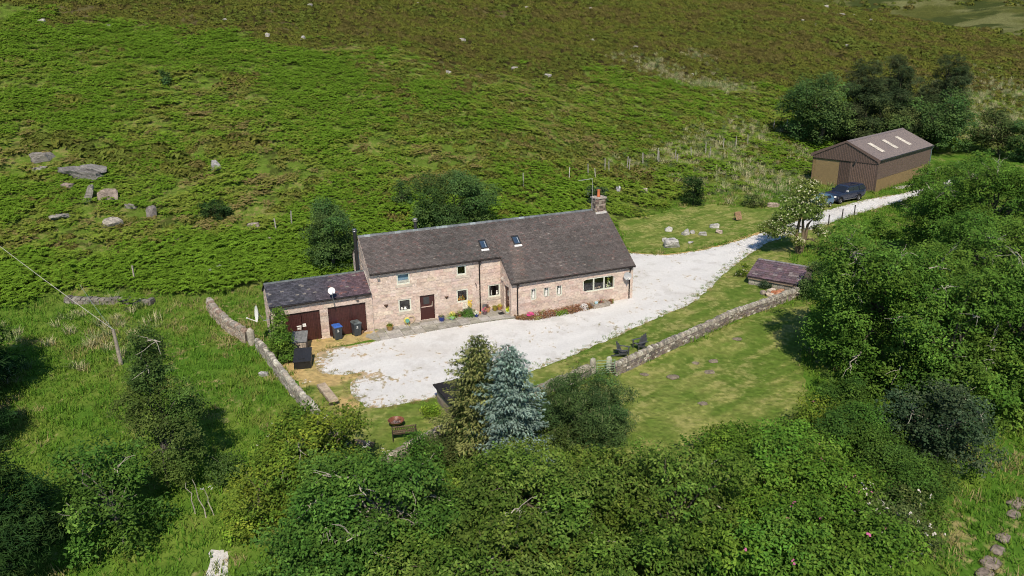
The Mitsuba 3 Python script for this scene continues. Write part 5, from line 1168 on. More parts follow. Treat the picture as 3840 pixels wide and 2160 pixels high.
pot(1.05, .62, .27, .34, (.30, .19, .07), (.06, .11, .01), 'round brown pot with a green ball bush left of the hose reel', seed=2, ph=.34)
pot(4.98, .62, .25, .34, BLUE, (.13, .13, .055), 'large cobalt blue pot with a greyish plant beside the stable door', gl='gloss', seed=3)
pot(5.75, .75, .2, .2, (.26, .40, .36), (.14, .30, .01), 'pale turquoise trough overflowing with bright lime green leaves', seed=4, spread_=2.3, ph=.36)
pot(5.9, .40, .2, .26, TERRA, (.14, .2, .03), 'pot of yellow daisies behind the lime green trough', 60, seed=5, ph=.26, fcol=(.45, .38, .12))
pot(6.5, .36, .17, .26, TERRA, (.16, .19, .06), 'terracotta pot with pale upright leaves on the little bench', seed=6, ph=.35)
pot(7.62, .98, .17, .26, BLUE, (.3, .35, .2), 'small cobalt blue pot with white flowers at the patio edge', 40, gl='gloss', seed=7, fcol=(.44, .44, .4))
pot(8.35, .82, .18, .36, (.13, .09, .10), (.12, .17, .04), 'tall purple grey pot with pink flowers right of the drainpipe', 50, seed=8, fcol=(.34, .09, .15), ph=.2)
pot(8.75, .45, .22, .36, (.42, .24, .11), (.10, .06, .05), 'sandy terracotta urn with a dark stemmed plant', seed=9, ph=.5, spread_=.6)
pot(9.35, .42, .2, .3, (.24, .20, .03), (.14, .14, .03), 'olive green glazed pot below the window by the side door', seed=10, ph=.2)
pot(9.75, .42, .21, .3, (.38, .18, .08), (.26, .26, .04), 'terracotta pot with yellow green foliage nearest the side door', seed=11, ph=.3)
pot(9.95, 1.5, .17, .26, (.45, .58, .55), (.30, .36, .02), 'pale turquoise pot with bright yellow leaves at the corner of the wing', seed=12, ph=.38)
pot(8.0, .72, .1, .16, (.60, .40, .22), (.4, .2, .08), 'little orange ornament pot between the blue pot and the purple pot', seed=13, ph=.1)
pot(11.35, 2.6, .16, .22, (.25, .2, .17), (.12, .18, .03), 'pot of bright pink flowers in front of the wing beside the drainpipe', 90, seed=14, fcol=(.45, .05, .20), ph=.2, spread_=1.4)
k = thing('lupin_clump', 'big green plant with white and yellow flower spikes under the lower right window', 'plant')
r5 = np.random.default_rng(21); o = hv(7.15, -.55, .1); mb = MB(); n = 900
d = r5.normal(size=(n, 3)); d /= np.linalg.norm(d, axis=1, keepdims=True); d[:, 2] = np.abs(d[:, 2])
leafcards(mb, o + d * r5.uniform(.5, 1, (n, 1)) * [.72, .45, .8], d + [0, 0, .3], np.full(n, .11), np.array((.045, .10, .018)) * r5.uniform(.6, 1.6, (n, 1)), r5); mb.put(k + '__foliage', 'leaf')
for i in range(9):
    u_ = 6.72 + i * .085; c = (.46, .46, .40) if i < 5 else (.46, .36, .04)
    b = hv(u_, -.5 - r5.uniform(0, .2), .75 + r5.uniform(0, .12) + (.08 if i > 4 else 0)); mb = MB(); n = 40; zz = r5.uniform(0, .52, n); a = r5.uniform(0, 6.28, n)
    leafcards(mb, b + np.column_stack([.055 * np.cos(a), .055 * np.sin(a), zz]), np.column_stack([np.cos(a), np.sin(a), a * 0 + .3]), np.full(n, .075), np.array(c) * r5.uniform(.8, 1.1, (n, 1)), r5, .8)
    mb.put(sub(k, 'flower_spike'), 'leaf')
k = thing('plank_seat', 'small dark wooden plant bench under the lower right window', 'bench')
one(k + '__seat', W(bx(6.15, 6.9, -.55, -.2, .36, .41)), (.10, .07, .05))
for x in (6.22, 6.83): one(sub(k, 'leg'), W(bx(x - .04, x + .04, -.5, -.25, .09, .36)), (.07, .05, .04))
k = thing('hose_reel', 'yellow and turquoise hose reel with coiled hose against the house wall', 'hose reel')
ringv = lambda R_, r_, n=20: tube([(R_ * math.cos(a), 0, R_ * math.sin(a)) for a in np.linspace(0, 2 * math.pi, n)], r_, 6)
one(k + '__drum', W(fr(ringv(.17, .06), (2.42, -.3, .48))), (.62, .55, .12), 'satin')
one(k + '__hub', W((lambda a: (np.column_stack([a[0][:, 0] + 2.45, a[0][:, 2] - .38, a[0][:, 1] + .45]), a[1]))(lathe([(0, 0), (.15, 0), (.15, .06), (0, .08)], 14))), (.12, .36, .30), 'satin')
one(k + '__stand', W(cat(beam((2.36, -.3, .35), (2.3, -.42, .05), .03), beam((2.5, -.3, .35), (2.56, -.42, .05), .03), beam((2.3, -.42, .06), (2.56, -.42, .06), .03))), (.5, .42, .1), 'satin')
one(k + '__hose', W(cat(fr(ringv(.3, .02), (2.78, -.1, .42)), fr(ringv(.27, .02), (2.76, -.13, .40)))), (.55, .46, .30), 'satin')
kk = one(key_of('slate_slab'), W(fr((np.array([(x_, y_ + (z_ * -.12), z_) for x_ in (-.2, .2) for y_ in (-.02, .02) for z_ in (0, .62)]), BOXF), (8.62, -.14, .13))), (.16, .165, .18)); tag(kk, 'blue grey slate slab leaning on the wall right of the drainpipe', 'slate')
kk = one(key_of('doormat'), W(bx(9.35, 9.95, -1.42, -.95, .155, .185)), (.028, .028, .03)); tag(kk, 'black doormat on the patio outside the side door', 'doormat')
k = thing('stone_trough', 'rectangular stone trough with flowers in front of the wide wing window', 'trough')
z_ = float(gz(*hv(17.0, -3.1, 0)[:2]))
TU_ = lambda a: W(fr(a, (17.25, -2.75, z_), .06))
one(k + '__basin', TU_(cat(bx(-.75, .75, -.3, -.22, 0, .36), bx(-.75, .75, .22, .3, 0, .36), bx(-.75, -.67, -.22, .22, 0, .36), bx(.67, .75, -.22, .22, 0, .36), bx(-.67, .67, -.22, .22, 0, .27))), (.32, .29, .25), grain=.5)
for nm, cx_, c1, c2, n in (('foliage', .1, (.13, .10, .05), (.08, .13, .03), 90), ('blossom', -.05, (.32, .07, .18), (.30, .11, .03), 60)):
    mb = MB(); C = np.column_stack([r5.normal(cx_, .22, n), r5.normal(0, .09, n), .3 + np.abs(r5.normal(0, .12, n))])
    leafcards(mb, TU_((C, None))[0], r5.normal(size=(n, 3)) * .5 + [0, -.3, .8], np.full(n, .1), np.where(r5.random((n, 1)) < .6, c1, c2) * r5.uniform(.7, 1.2, (n, 1)), r5); mb.put(k + '__' + nm, 'leaf')
one(k + '__pale_pot', TU_(fr(lathe([(0, 0), (.1, 0), (.14, .2), (.12, .2), (0, .17)], 12), (-.38, -.05, .27))), (.40, .62, .70), 'satin')
k = thing('white_flower_bush', 'round cushion of white flowers beside the stone trough', 'plant')
mb = MB(); n = 260; d = r5.normal(size=(n, 3)); d /= np.linalg.norm(d, axis=1, keepdims=True); d[:, 2] = np.abs(d[:, 2]); o = hv(15.85, -2.72, .06)
leafcards(mb, o + d * [.36, .3, .42], d + [0, -.2, .4], np.full(n, .1), np.array((.42, .41, .42)) * r5.uniform(.75, 1.05, (n, 1)), r5, .9); mb.put(k + '__blossom', 'leaf')
mb = MB(); leafcards(mb, o + d * [.3, .25, .34], d, np.full(n, .1), np.array((.06, .10, .03)) * r5.uniform(.6, 1.4, (n, 1)), r5); mb.put(k + '__foliage', 'leaf')
# heathery bed along the wing
mb = MB(); n = 5200
uu = r5.uniform(10.2, 18.6, n); ww = np.interp(uu, [10.2, 11, 13, 15, 16.5, 18.6], [.5, 1.15, 1.15, 1.05, .85, .5]); vv = WV + .04 + r5.random(n) ** .8 * ww * (.85 + .3 * fb(uu * 2, uu * 0, 2, 4))
C = np.array([hv(0, 0, 0)]) + np.outer(uu, EU) - np.outer(vv, EB)
C[:, 2] = gz(C[:, 0], C[:, 1]) + r5.random(n) * (.10 + .36 * fb(uu * 1.4, vv * 2, 3, 9))
nz = fb(uu * 1.1, vv * 1.5, 3, 13)
pal = np.where((nz > .58)[:, None], (.15, .15, .05), np.where((nz > .44)[:, None], (.155, .078, .048), (.13, .08, .04))) * r5.uniform(.55, 1.5, (n, 1))
pal = np.where(((np.abs(uu - 13.7) < .5) & (vv > WV + .75))[:, None], np.array((.085, .14, .018)), pal)
leafcards(mb, C, r5.normal(size=(n, 3)) * .7 + [0, -.2, .8], np.full(n, .12), pal, r5, .45)
tag(mb.put('flower_bed', 'leaf'), 'russet heather and low flowers bedded along the wing wall', 'flower bed', kind='stuff')
# ------------------------------------------------------------------ trees and shrubs
def unit(v): return v / (np.linalg.norm(v, axis=-1, keepdims=True) + 1e-9)
def lobes_dome(c, r, n, rg, lo=.0, size=(.3, .46)):
    """n leafy lobes filling an ellipsoid of half axes r round c"""
    out = []
    for i in range(n):
        d = unit(rg.normal(size=3)); d[2] = d[2] * .9 + .1
        q = np.asarray(c) + d * r * rg.uniform(.48, .86)
        s = rg.uniform(*size)
        out.append((q, np.asarray(r) * s * np.array([1, 1, .85])))
    out.append((np.asarray(c, float), np.asarray(r) * .5))
    return out
def foliage(mb, lobes, leaf, pal, rg, dens=1.0, clump=.42, per=16, up=.55, aspect=.52, floor=None, droop=0., inner=.62):
    pal = np.asarray(pal, float)
    for c, r in lobes:
        lt = np.array([rg.uniform(.72, 1.3), 1.0, rg.uniform(.8, 1.2)]) * rg.uniform(.78, 1.24); ld = rg.uniform(.6, 1.25) * (.5 if c is lobes[-1][0] else 1)
        area = 4 * math.pi * ((r[0] * r[1]) ** 1.6 / 3 + 2 * (r[0] * r[2]) ** 1.6 / 3) ** (1 / 1.6)
        n = max(6, int(dens * ld * area / (clump * clump * 1.2)))
        d = unit(rg.normal(size=(n, 3)) + [0, -.12, .22])
        q = c + d * r * (rg.uniform(inner, 1.0, (n, 1)) ** .7) * (.72 + .56 * fb(d[:, 0] * 2.1 + c[0], d[:, 1] * 2.1 + d[:, 2] * 1.7 + c[1], 2, 5)[:, None])
        if floor is not None: q = q[q[:, 2] > floor(q) + .1]; d = d[:len(q)]
        n = len(q)
        if n == 0: continue
        tint = pal[rg.integers(len(pal), size=n)] * rg.uniform(.66, 1.36, (n, 1)) * (.45 * lt + .55 * lt[1])
        k = rg.integers(per // 2, per + per // 2, n); idx = np.repeat(np.arange(n), k)
        m = len(idx)
        o = rg.normal(0, 1, (m, 3)) * [clump * .40, clump * .40, clump * .28]
        C = q[idx] + o; C[:, 2] -= droop * (o[:, 0] ** 2 + o[:, 1] ** 2)
        N = unit(d[idx] * .4 + [0, -.18, up + .12] + rg.normal(0, .36, (m, 3)))
        leafcards(mb, C, N, leaf * rg.uniform(.7, 1.35, m), tint[idx] * rg.uniform(.75, 1.3, (m, 1)), rg, aspect)
def limb(a, b, rg, r0, r1, n=6, wig=.12):
    t = np.linspace(0, 1, n)[:, None]; L = np.linalg.norm(np.asarray(b) - a)
    p = np.asarray(a) * (1 - t) + np.asarray(b) * t; p[1:-1] += rg.normal(0, wig * L * .3, (n - 2, 3)); p[:, 2] += (np.sin(t[:, 0] * math.pi) * L * .08)
    return tube(p, np.linspace(r0, r1, n), 6)
BARK, PALEBARK = (.13, .11, .09), (.34, .32, .28)
GRN = {'ash': [(.050, .100, .016), (.040, .083, .014), (.062, .114, .019), (.048, .094, .017)], 'willow': [(.050, .088, .015), (.066, .106, .020), (.038, .070, .012), (.076, .112, .024)], 'aspen': [(.042, .090, .017), (.056, .108, .021), (.032, .072, .014)],
       'dark': [(.018, .040, .012), (.024, .050, .014), (.014, .032, .011)], 'sallow': [(.026, .046, .023), (.020, .036, .018), (.040, .062, .034)], 'birch': [(.046, .066, .022), (.036, .054, .018), (.056, .074, .025)], 'elder': [(.072, .112, .016), (.088, .122, .018), (.054, .092, .014)],
       'rose': [(.052, .104, .014), (.042, .09, .013), (.066, .116, .018)], 'hedge': [(.038, .076, .014), (.030, .064, .013)], 'lime': [(.11, .17, .02), (.085, .145, .018)], 'hill': [(.040, .074, .023), (.050, .086, .025), (.032, .060, .020)], 'hawthorn': [(.074, .108, .024), (.090, .122, .03), (.056, .086, .02)],
       'pine': [(.038, .056, .026), (.046, .064, .028), (.030, .046, .021)], 'birchl': [(.042, .070, .018), (.034, .058, .015), (.052, .082, .022)]}
WOOD_N = {}
def tree(name, label, x, y, h, w_, cb, dx=0., kind='ash', leaf=.2, n=9, dens=1., clump=.5, per=16, depth=1., group=None, cat_='tree', seed=0, bark=BARK, bare=0, stem=None, trunk=True, up=.55, lob=(.22, .36), shape=None, aspect=.52, blossom=None, inner=.62, droop=0.):
    rg = np.random.default_rng(seed + 1000)
    if kind not in ('ash', 'willow', 'aspen', 'rose'): n, dens = int(n * 1.6), dens * 1.05
    k = thing(name, label, cat_, group)
    b = G3(x, y); c = b + [dx, 0, (h + cb) / 2]; r = np.array([w_ / 2, w_ / 2 * depth, (h - cb) / 2]) * .93
    lb = lobes_dome(c, r, n, rg, size=lob) if shape is None else shape(b, rg)
    if shape is None and cb < .6:                     # skirts down to the ground
        for a in np.linspace(0, 6.28, max(5, n // 5), endpoint=False) + rg.uniform(0, 1): lb.insert(0, (b + [dx * .5 + r[0] * .62 * math.cos(a), r[1] * .62 * math.sin(a), cb + r[2] * rg.uniform(.3, .6)], r * [.33, .33, .36]))
    mb = MB(); foliage(mb, lb, leaf, GRN[kind], rg, dens, clump, per, up, aspect, floor=lambda q: gz(q[:, 0], q[:, 1]), inner=inner, droop=droop)
    mb.put(k + '__crown', 'leaf')
    if blossom:
        cnt, size, col = blossom; mb = MB()
        ii = rg.integers(len(lb), size=cnt); d = unit(rg.normal(size=(cnt, 3)) + [0, -.5, .5])
        C = np.array([lb[i][0] for i in ii]) + d * np.array([lb[i][1] for i in ii]) * rg.uniform(.9, 1.12, (cnt, 1))
        for _ in range(4): leafcards(mb, C + rg.normal(0, size * .35, (cnt, 3)), unit(d + [0, -.3, .6]), np.full(cnt, size) * rg.uniform(.6, 1.2, cnt), np.array(col) * rg.uniform(.8, 1.1, (cnt, 1)), rg, .95)
        mb.put(k + '__blossom', 'leaf')
    if trunk:
        st = stem or max(.06, h * .022); top = b + [dx * .5, 0, cb + (h - cb) * .45]
        one(k + '__trunk', limb(b - [0, 0, .3], top, rg, st * 1.25, st * .5, 7, .05), bark, grain=.5, smooth=True)
        m = MB()
        for q, rr in lb[:-1]:
            a = b * .45 + top * .55 + rg.normal(0, .1, 3); m.add(limb(a, q + [0, 0, rr[2] * .2], rg, st * .45, st * .12), bark, .5)
        for _ in range(bare):
            q, rr = lb[rg.integers(len(lb))]; d = unit(rg.normal(size=3) + [0, -.9, .3]); a = q + d * rr * .2
            e = q + d * rr * rg.uniform(1.0, 1.25)
            m.add(limb(a, e, rg, .045, .018, 6, .2), PALEBARK, .3)
            for _ in range(3):
                s_ = a + (e - a) * rg.uniform(.45, .9); m.add(limb(s_, s_ + unit(rg.normal(size=3) + (e - a)) * rg.uniform(.5, 1.1), rg, .018, .008, 4, .2), PALEBARK, .3)
        m.put(k + '__limbs')
    return k
BIGT = 'tall ashes along the right side'
tree('ash_tree', 'broad leafy ash overhanging the right end of the mown lawn, nearest the wall end', 23.8, 45.0, 10.6, 11.6, .2, -.5, 'ash', .18, 37, .92, .52, 19, .95, BIGT, seed=1, bare=28)
tree('ash_tree', 'ash standing just right of the lawn corner in front of the broad one', 25.6, 41.2, 8.4, 7.8, .1, -.4, 'ash', .17, 25, .92, .5, 19, 1, BIGT, seed=2, bare=21)
tree('ash_tree', 'ash beside the drive below the barn, left of the tallest tree', 39.8, 68.6, 7.2, 8.8, .1, .3, 'ash', .18, 27, .92, .52, 19, 1, BIGT, seed=3, bare=14)
tree('ash_tree', 'tallest ash at the right edge below the barn', 42.2, 65.0, 10.2, 11, .2, -.9, 'ash', .18, 32, .92, .52, 19, 1, BIGT, seed=4, bare=18)
tree('ash_tree', 'ash at the right edge of the picture above the stepping stones', 30.2, 40.4, 10.2, 7.6, .2, -1.4, 'ash', .17, 25, .92, .5, 19, 1, BIGT, seed=5, bare=18)
tree('ash_tree', 'ash half hidden behind the broad one at the end of the stone hut', 27.4, 53.6, 5.8, 7.0, .1, 0, 'ash', .17, 22, .92, .5, 19, 1, BIGT, seed=6, bare=9)
tree('ash_tree', 'ash in the middle of the right hand trees between the tallest and the broad one', 35.6, 55.0, 9.0, 10.2, .2, -.4, 'ash', .18, 28, .92, .52, 19, 1, BIGT, seed=7, bare=18)
tree('ash_tree', 'ash just below the long side of the barn, nearest its concrete strip', 49.4, 84.4, 7.2, 9.6, .1, -.3, 'ash', .2, 20, 1.1, .56, 18, 1, BIGT, seed=9, bare=10)
tree('ash_tree', 'ash rising beside the far end of the barn', 57.2, 93.0, 6.2, 7.2, .8, 0, 'ash', .28, 8, 1, .7, 14, 1, BIGT, seed=8, bare=7)
tree('bramble_bush', 'leafy undergrowth at the foot of the broad ash beside the lawn', 22.4, 42.2, 3.4, 5.2, .0, 0, 'ash', .2, 12, 1.1, .5, 16, 1, None, 'bush', 101, trunk=False)
tree('bramble_bush', 'leafy undergrowth above the dark sallow at the foot of the ashes', 24.4, 39.4, 3.8, 5.4, .0, 0, 'ash', .2, 12, 1.1, .5, 16, 1, None, 'bush', 102, trunk=False, bare=5)
tree('ash_bush', 'bright ash regrowth at the right edge just above the stepping stones', 28.4, 38.4, 5.2, 5.0, .0, 0, 'ash', .2, 13, 1.1, .55, 17, 1, None, 'bush', 97, trunk=False, bare=4)
tree('ash_bush', 'bright ash regrowth between the dark sallow and the right edge', 25.6, 38.0, 4.4, 4.6, .0, 0, 'ash', .2, 12, 1.1, .55, 17, 1, None, 'bush', 98, trunk=False, bare=4)
tree('sallow_bush', 'dark grey green sallow below the ashes at the right', 21.6, 34.4, 5.2, 6.6, .0, -.1, 'sallow', .17, 10, 1.1, .46, 16, 1, None, 'bush', 9, bare=4)
tree('broadleaf_tree', 'dark rounded sycamore at the left of the trees behind the barn', 49.0, 121.6, 12.6, 11.4, .1, -1.1, 'hill', .32, 18, 1.15, .85, 15, 1, 'trees behind the barn', seed=10)
tree('broadleaf_tree', 'broad dark green tree close behind the right half of the barn roof', 69.3, 125.0, 10.2, 12, .1, -.5, 'hill', .32, 16, 1.1, .85, 15, 1, 'trees behind the barn', seed=11)
tree('broadleaf_tree', 'olive green tree filling the gap behind the barn ridge', 59.0, 122.5, 8.8, 10.5, .1, -.8, 'birch', .30, 14, 1.1, .8, 15, 1, 'trees behind the barn', seed=12)
def pine_shape(h, w_, cb, layers):
    def f(b, rg):
        out = []
        for i in range(layers):
            t = i / (layers - 1); z = cb + (h - cb) * (.12 + .84 * t); R = w_ / 2 * (1.05 - .55 * t ** 1.6)
            for j in range(3 if t > .8 else 5):
                a = rg.uniform(0, 6.28); q = R * rg.uniform(.3, .66)
                out.append((b + [q * math.cos(a), q * math.sin(a), z + rg.normal(0, .25)], np.array([R * .46, R * .46, (h - cb) * .085])))
        out.append((b + [0, 0, h * .6], np.array([w_ * .16, w_ * .16, h * .25])))
        return out
    return f
for x, y, h, w_, cb, lab, s in ((55.7, 123.8, 12.6, 9.4, .8, 'dark pine second from the left behind the barn', 1), (63.2, 128.4, 13.0, 10, 1.0, 'dark pine in the middle of the group behind the barn', 2), (73.4, 132.2, 13.2, 9.4, 2.2, 'dark pine standing apart at the right of the group behind the barn', 3)):
    tree('pine_tree', lab, x, y, h, w_, cb, 0, 'pine', .44, 0, .9, .6, 18, 1, 'trees behind the barn', seed=20 + s, shape=pine_shape(h, w_, cb, 7), aspect=.16, up=.8, stem=.22)
tree('broadleaf_tree', 'olive tree at the right edge level with the barn roof, left one of two', 78.7, 124.0, 7.5, 9.6, .0, -.9, 'birch', .30, 13, 1.1, .8, 14, 1, 'trees at the upper right edge', seed=24)
tree('broadleaf_tree', 'dark tree at the right edge level with the barn roof, right one of two', 80.6, 117.6, 6.6, 8.4, .0, -.6, 'hill', .30, 12, 1.1, .8, 14, 1, 'trees at the upper right edge', seed=25)
# behind and beside the house
tree('round_shrub', 'big round dark green sallow rising behind the house ridge', -5.4, 70.6, 7.3, 9.0, .0, .25, 'hill', .17, 13, 1.25, .48, 18, 1, None, 'bush', 30, lob=(.22, .36))
tree('tall_shrub', 'tall narrow dark green shrub at the back corner of the house left of the flue', -15.4, 63.6, 7.0, 5.6, .0, .35, 'hill', .17, 11, 1.25, .48, 18, 1, None, 'bush', 31)
tree('small_shrub', 'small dark shrub left of the big round one behind the house', -10.9, 75.6, 2.8, 2.7, .1, .1, 'hill', .16, 6, 1.2, .42, 15, 1, None, 'bush', 32)
tree('holly_bush', 'dark holly bush in the bracken below the pale pointed boulder', -28.4, 72.4, 2.0, 3.5, .1, .1, 'dark', .16, 7, 1.2, .42, 15, 1, None, 'bush', 33)
tree('holly_bush', 'small dark round holly at the top edge of the grass bank', 21.7, 89.6, 3.7, 3.1, .1, -.1, 'dark', .20, 8, 1.3, .45, 16, 1, None, 'bush', 34)
tree('young_conifer', 'lone slim young conifer high in the bracken at the left', -46.0, 106.3, 2.6, 1.2, .0, .2, 'hill', .25, 4, 1, .4, 12, 1, None, 'tree', 35)
tree('bramble_bush', 'grey green bramble at the back of the grass bank left of the hawthorn', 29.0, 89.6, 1.5, 3.2, .0, 0, 'birch', .18, 6, 1, .42, 14, .8, None, 'bush', 36)
tree('gorse_bush', 'grey green willow scrub on the slope right of the chimney', 9.6, 84.6, 2.2, 3.2, .0, 0, 'sallow', .18, 6, 1, .42, 14, 1, None, 'bush', 37)
tree('gorse_bush', 'low rounded grey green scrub just behind the ridge left of the chimney', 4.2, 70.3, 2.8, 4.4, .0, 0, 'birch', .16, 7, 1.1, .42, 15, .8, None, 'bush', 38)
# hawthorn in flower
def hawthorn_shape(b, rg):
    L = [(-.2, 0, 6.1, 1.35, .95), (-.9, .2, 5.1, 1.4, .9), (.7, -.1, 5.2, 1.3, .85), (.1, -.3, 4.4, 1.5, .85), (-1.2, -.1, 4.0, 1.2, .75), (1.0, .2, 3.8, 1.15, .75), (-2.0, 0, 2.8, 1.25, .75), (-3.0, .1, 2.5, 1.0, .6), (-1.5, -.4, 2.3, .9, .5), (-2.4, -.3, 2.2, .8, .5), (-1.6, 0, 3.6, 1.1, .7), (1.9, .1, 2.3, .75, .55), (2.3, -.1, 1.9, .6, .45), (-.4, -.7, 1.4, .6, .4), (.5, 0, 6.6, .7, .5), (1.5, .3, 4.6, .8, .55)]
    return [(b + [x, y, z], np.array([r, r * .95, rz])) for x, y, z, r, rz in L] + [(b + [-.1, 0, 4.6], np.array([1.2, 1.1, 1.0]))]
k = tree('hawthorn_tree', 'hawthorn covered in creamy blossom with bare twisted stems beside the drive', 27.3, 70.2, 7.2, 6.2, 2.0, 0, 'hawthorn', .16, 0, 1.5, .40, 16, 1, None, 'tree', 40, trunk=False, shape=hawthorn_shape, blossom=(620, .085, (.46, .46, .33)))
rg = np.random.default_rng(41); b = G3(27.3, 70.2); m = MB()
for (x0, y0), pts in (((-.1, 0), [(-.35, 0, 1.8), (-.15, .05, 3.6), (-.4, 0, 5.2)]), ((.1, -.1), [(.25, -.1, 1.7), (.05, -.1, 3.2), (.5, 0, 4.6)]), ((.15, 0), [(.55, .1, 1.5), (.6, 0, 2.8), (1.3, .1, 3.6)])):
    p = np.array([(x0, y0, -.2)] + pts) + b; m.add(tube(p, [.2, .16, .12, .06], 7), (.15, .12, .085), .6)
for a, e in (((.0, 0, 2.6), (-2.6, 0, 2.4)), ((-.2, 0, 1.6), (-1.6, -.2, 2.2)), ((.5, 0, 2.4), (2.2, 0, 2.2)), ((.1, 0, 1.2), (1.7, -.2, 1.5)), ((-.1, 0, 3.4), (-1.3, 0, 4.1)), ((.2, 0, 3.2), (1.2, .1, 4.4)), ((0, -.1, 1.0), (-.6, -.8, 1.4)), ((.3, 0, 1.4), (1.9, .2, .9))): m.add(limb(b + a, b + e, rg, .07, .02, 7, .25), (.13, .105, .08), .6)
m.put(k + '__stems', smooth=True)
# left meadow trees
tree('birch_tree', 'slender dark birch standing in the middle of the left meadow', -17.0, 32.6, 7.8, 4.3, .9, .45, 'birchl', .12, 0, .95, .34, 18, 1, None, 'tree', 50, stem=.055, shape=lambda b, rg: [(b + [rg.normal(.3, .75) * (1.25 - i / 30), rg.normal(0, .7) * (1.2 - i / 30), .8 + i * .27], np.array([1, 1, .75]) * rg.uniform(.7, 1.25) * (1.1 - i * .017)) for i in range(28)], bark=(.10, .095, .085), bare=2)
tree('alder_tree', 'bright green alder with loose round leaves at the lower left', -17.3, 28.6, 5.2, 5.2, .0, -.6, 'aspen', .165, 16, .95, .42, 15, 1, None, 'tree', 51, lob=(.26, .38), bark=(.16, .15, .13), bare=4, stem=.08)
for x, y, h, w_, cb, lab, s in ((-21.2, 25.7, 7.6, 5.6, 1.2, 'dark pine at the bottom left corner of the picture', 1), (-29.2, 36.0, 4.8, 4.6, .6, 'dark pine at the left edge casting a shadow over the meadow', 2)):
    tree('pine_tree', lab, x, y, h, w_, cb, 0, 'dark', .26, 0, 1.1, .42, 18, 1, 'pines at the left edge', seed=52 + s, shape=pine_shape(h, w_, cb, 7), aspect=.16, up=.9, stem=.16)
tree('pine_tree', 'dark pine at the left edge, farthest back of three, its shadow lying across the meadow', -33.4, 40.6, 10.5, 8.5, .3, 0, 'dark', .4, 0, .9, .6, 16, 1, 'pines at the left edge', seed=57, shape=pine_shape(10.5, 8, .3, 8), aspect=.2, up=.9, stem=.2)
tree('elder_bush', 'yellow green elder at the corner below the left wall', -9.4, 31.8, 4.7, 6.8, .1, 0, 'elder', .15, 24, 1.05, .42, 16, 1, None, 'bush', 58, bare=6, blossom=(12, .08, (.40, .40, .32)))
tree('elder_bush', 'smaller dull green elder at the left foot of the yellow green one', -11.5, 29.6, 3.4, 4.1, .2, 0, 'elder', .14, 9, 1.0, .4, 15, 1, None, 'bush', 59)
tree('lime_green_bush', 'small lime green bush at the bottom left near the scrap of track', -12.3, 29.0, 1.8, 1.9, .05, .2, 'lime', .12, 6, .9, .36, 14, 1, None, 'bush', 60, trunk=False)
tree('elder_bush', 'fresh green leaves hanging over the end of the left wall beside the turf mound', -8.1, 33.6, 2.3, 2.3, .1, 0, 'hedge', .14, 6, 1.1, .4, 15, 1, None, 'bush', 61, trunk=False)
# foreground thicket
FG = 'shrubs of the foreground thicket'
tree('aspen_bush', 'glossy green aspen thicket at the bottom left of centre with pale bare branches', -5.0, 27.8, 5.6, 9.4, .1, -.9, 'aspen', .165, 39, .92, .44, 17, .8, FG, 'bush', 62, bark=PALEBARK, bare=20, lob=(.20, .34))
tree('willow_bush', 'big willow in the middle of the foreground thicket right below the spruces', 1.4, 28.6, 5.2, 9.6, .1, .2, 'willow', .165, 39, .92, .42, 17, .8, FG, 'bush', 63, bare=6, lob=(.20, .34))
tree('willow_bush', 'willow at the right of the foreground thicket beside the rose hedge', 6.6, 27.6, 5.8, 7.6, .1, .1, 'willow', .165, 30, .92, .42, 17, .9, FG, 'bush', 64, bare=4, lob=(.20, .34))
tree('willow_bush', 'willow at the very bottom of the picture in front of the others', -1.6, 24.8, 4.8, 9.6, .1, .4, 'willow', .165, 36, .92, .42, 17, .7, FG, 'bush', 65, bare=6, lob=(.20, .34))
tree('aspen_bush', 'lower aspen growth at the bottom edge beside the scrap of pale track', -8.6, 25.6, 3.4, 6.0, .0, 0, 'aspen', .165, 16, .92, .44, 17, .8, FG, 'bush', 93, trunk=False, lob=(.20, .34), bare=6)
tree('willow_bush', 'low willow growth between the juniper and the big willow', -1.2, 31.4, 2.1, 5.4, .0, 0, 'willow', .165, 14, .92, .42, 17, .8, FG, 'bush', 94, trunk=False, lob=(.20, .34))
tree('willow_bush', 'low willow growth under the young pine at the lower end of the lawn', 4.2, 31.6, 2.0, 4.6, .0, 0, 'willow', .165, 14, .92, .42, 17, .8, FG, 'bush', 95, trunk=False, lob=(.20, .34))
tree('willow_bush', 'willow at the bottom edge between the front willow and the lowest roses', 4.4, 24.6, 4.6, 6.4, .0, 0, 'willow', .165, 16, .92, .42, 17, .8, FG, 'bush', 96, trunk=False, lob=(.20, .34))
tree('hedge_shrub', 'dark green shrub in front of the iron bench and the low wall', -4.6, 33.5, 2.4, 2.6, .0, 0, 'aspen', .13, 7, 1.1, .4, 15, .9, None, 'bush', 66, trunk=False)
tree('hedge_shrub', 'dark leafy sucker growing right against the iron bench', -4.9, 35.3, 1.5, 1.5, .0, 0, 'aspen', .13, 5, 1.1, .36, 13, .9, None, 'bush', 67, trunk=False)
ROSEB = lambda n: (n, .12, (.36, .10, .22))
RG = 'flowering rose hedge on the right'
tree('rose_bush', 'wild rose thicket with pink flowers at the lower edge of the lawn', 12.5, 33.6, 2.7, 8.4, .0, .1, 'rose', .165, 36, .92, .42, 17, .75, RG, 'bush', 70, trunk=False, blossom=ROSEB(16), lob=(.22, .36))
tree('rose_bush', 'middle rose thicket with scattered pink flowers below the upper one', 12.4, 29.7, 3.8, 10, .0, -.3, 'rose', .165, 39, .92, .42, 17, .75, RG, 'bush', 71, trunk=False, blossom=ROSEB(20), lob=(.22, .36))
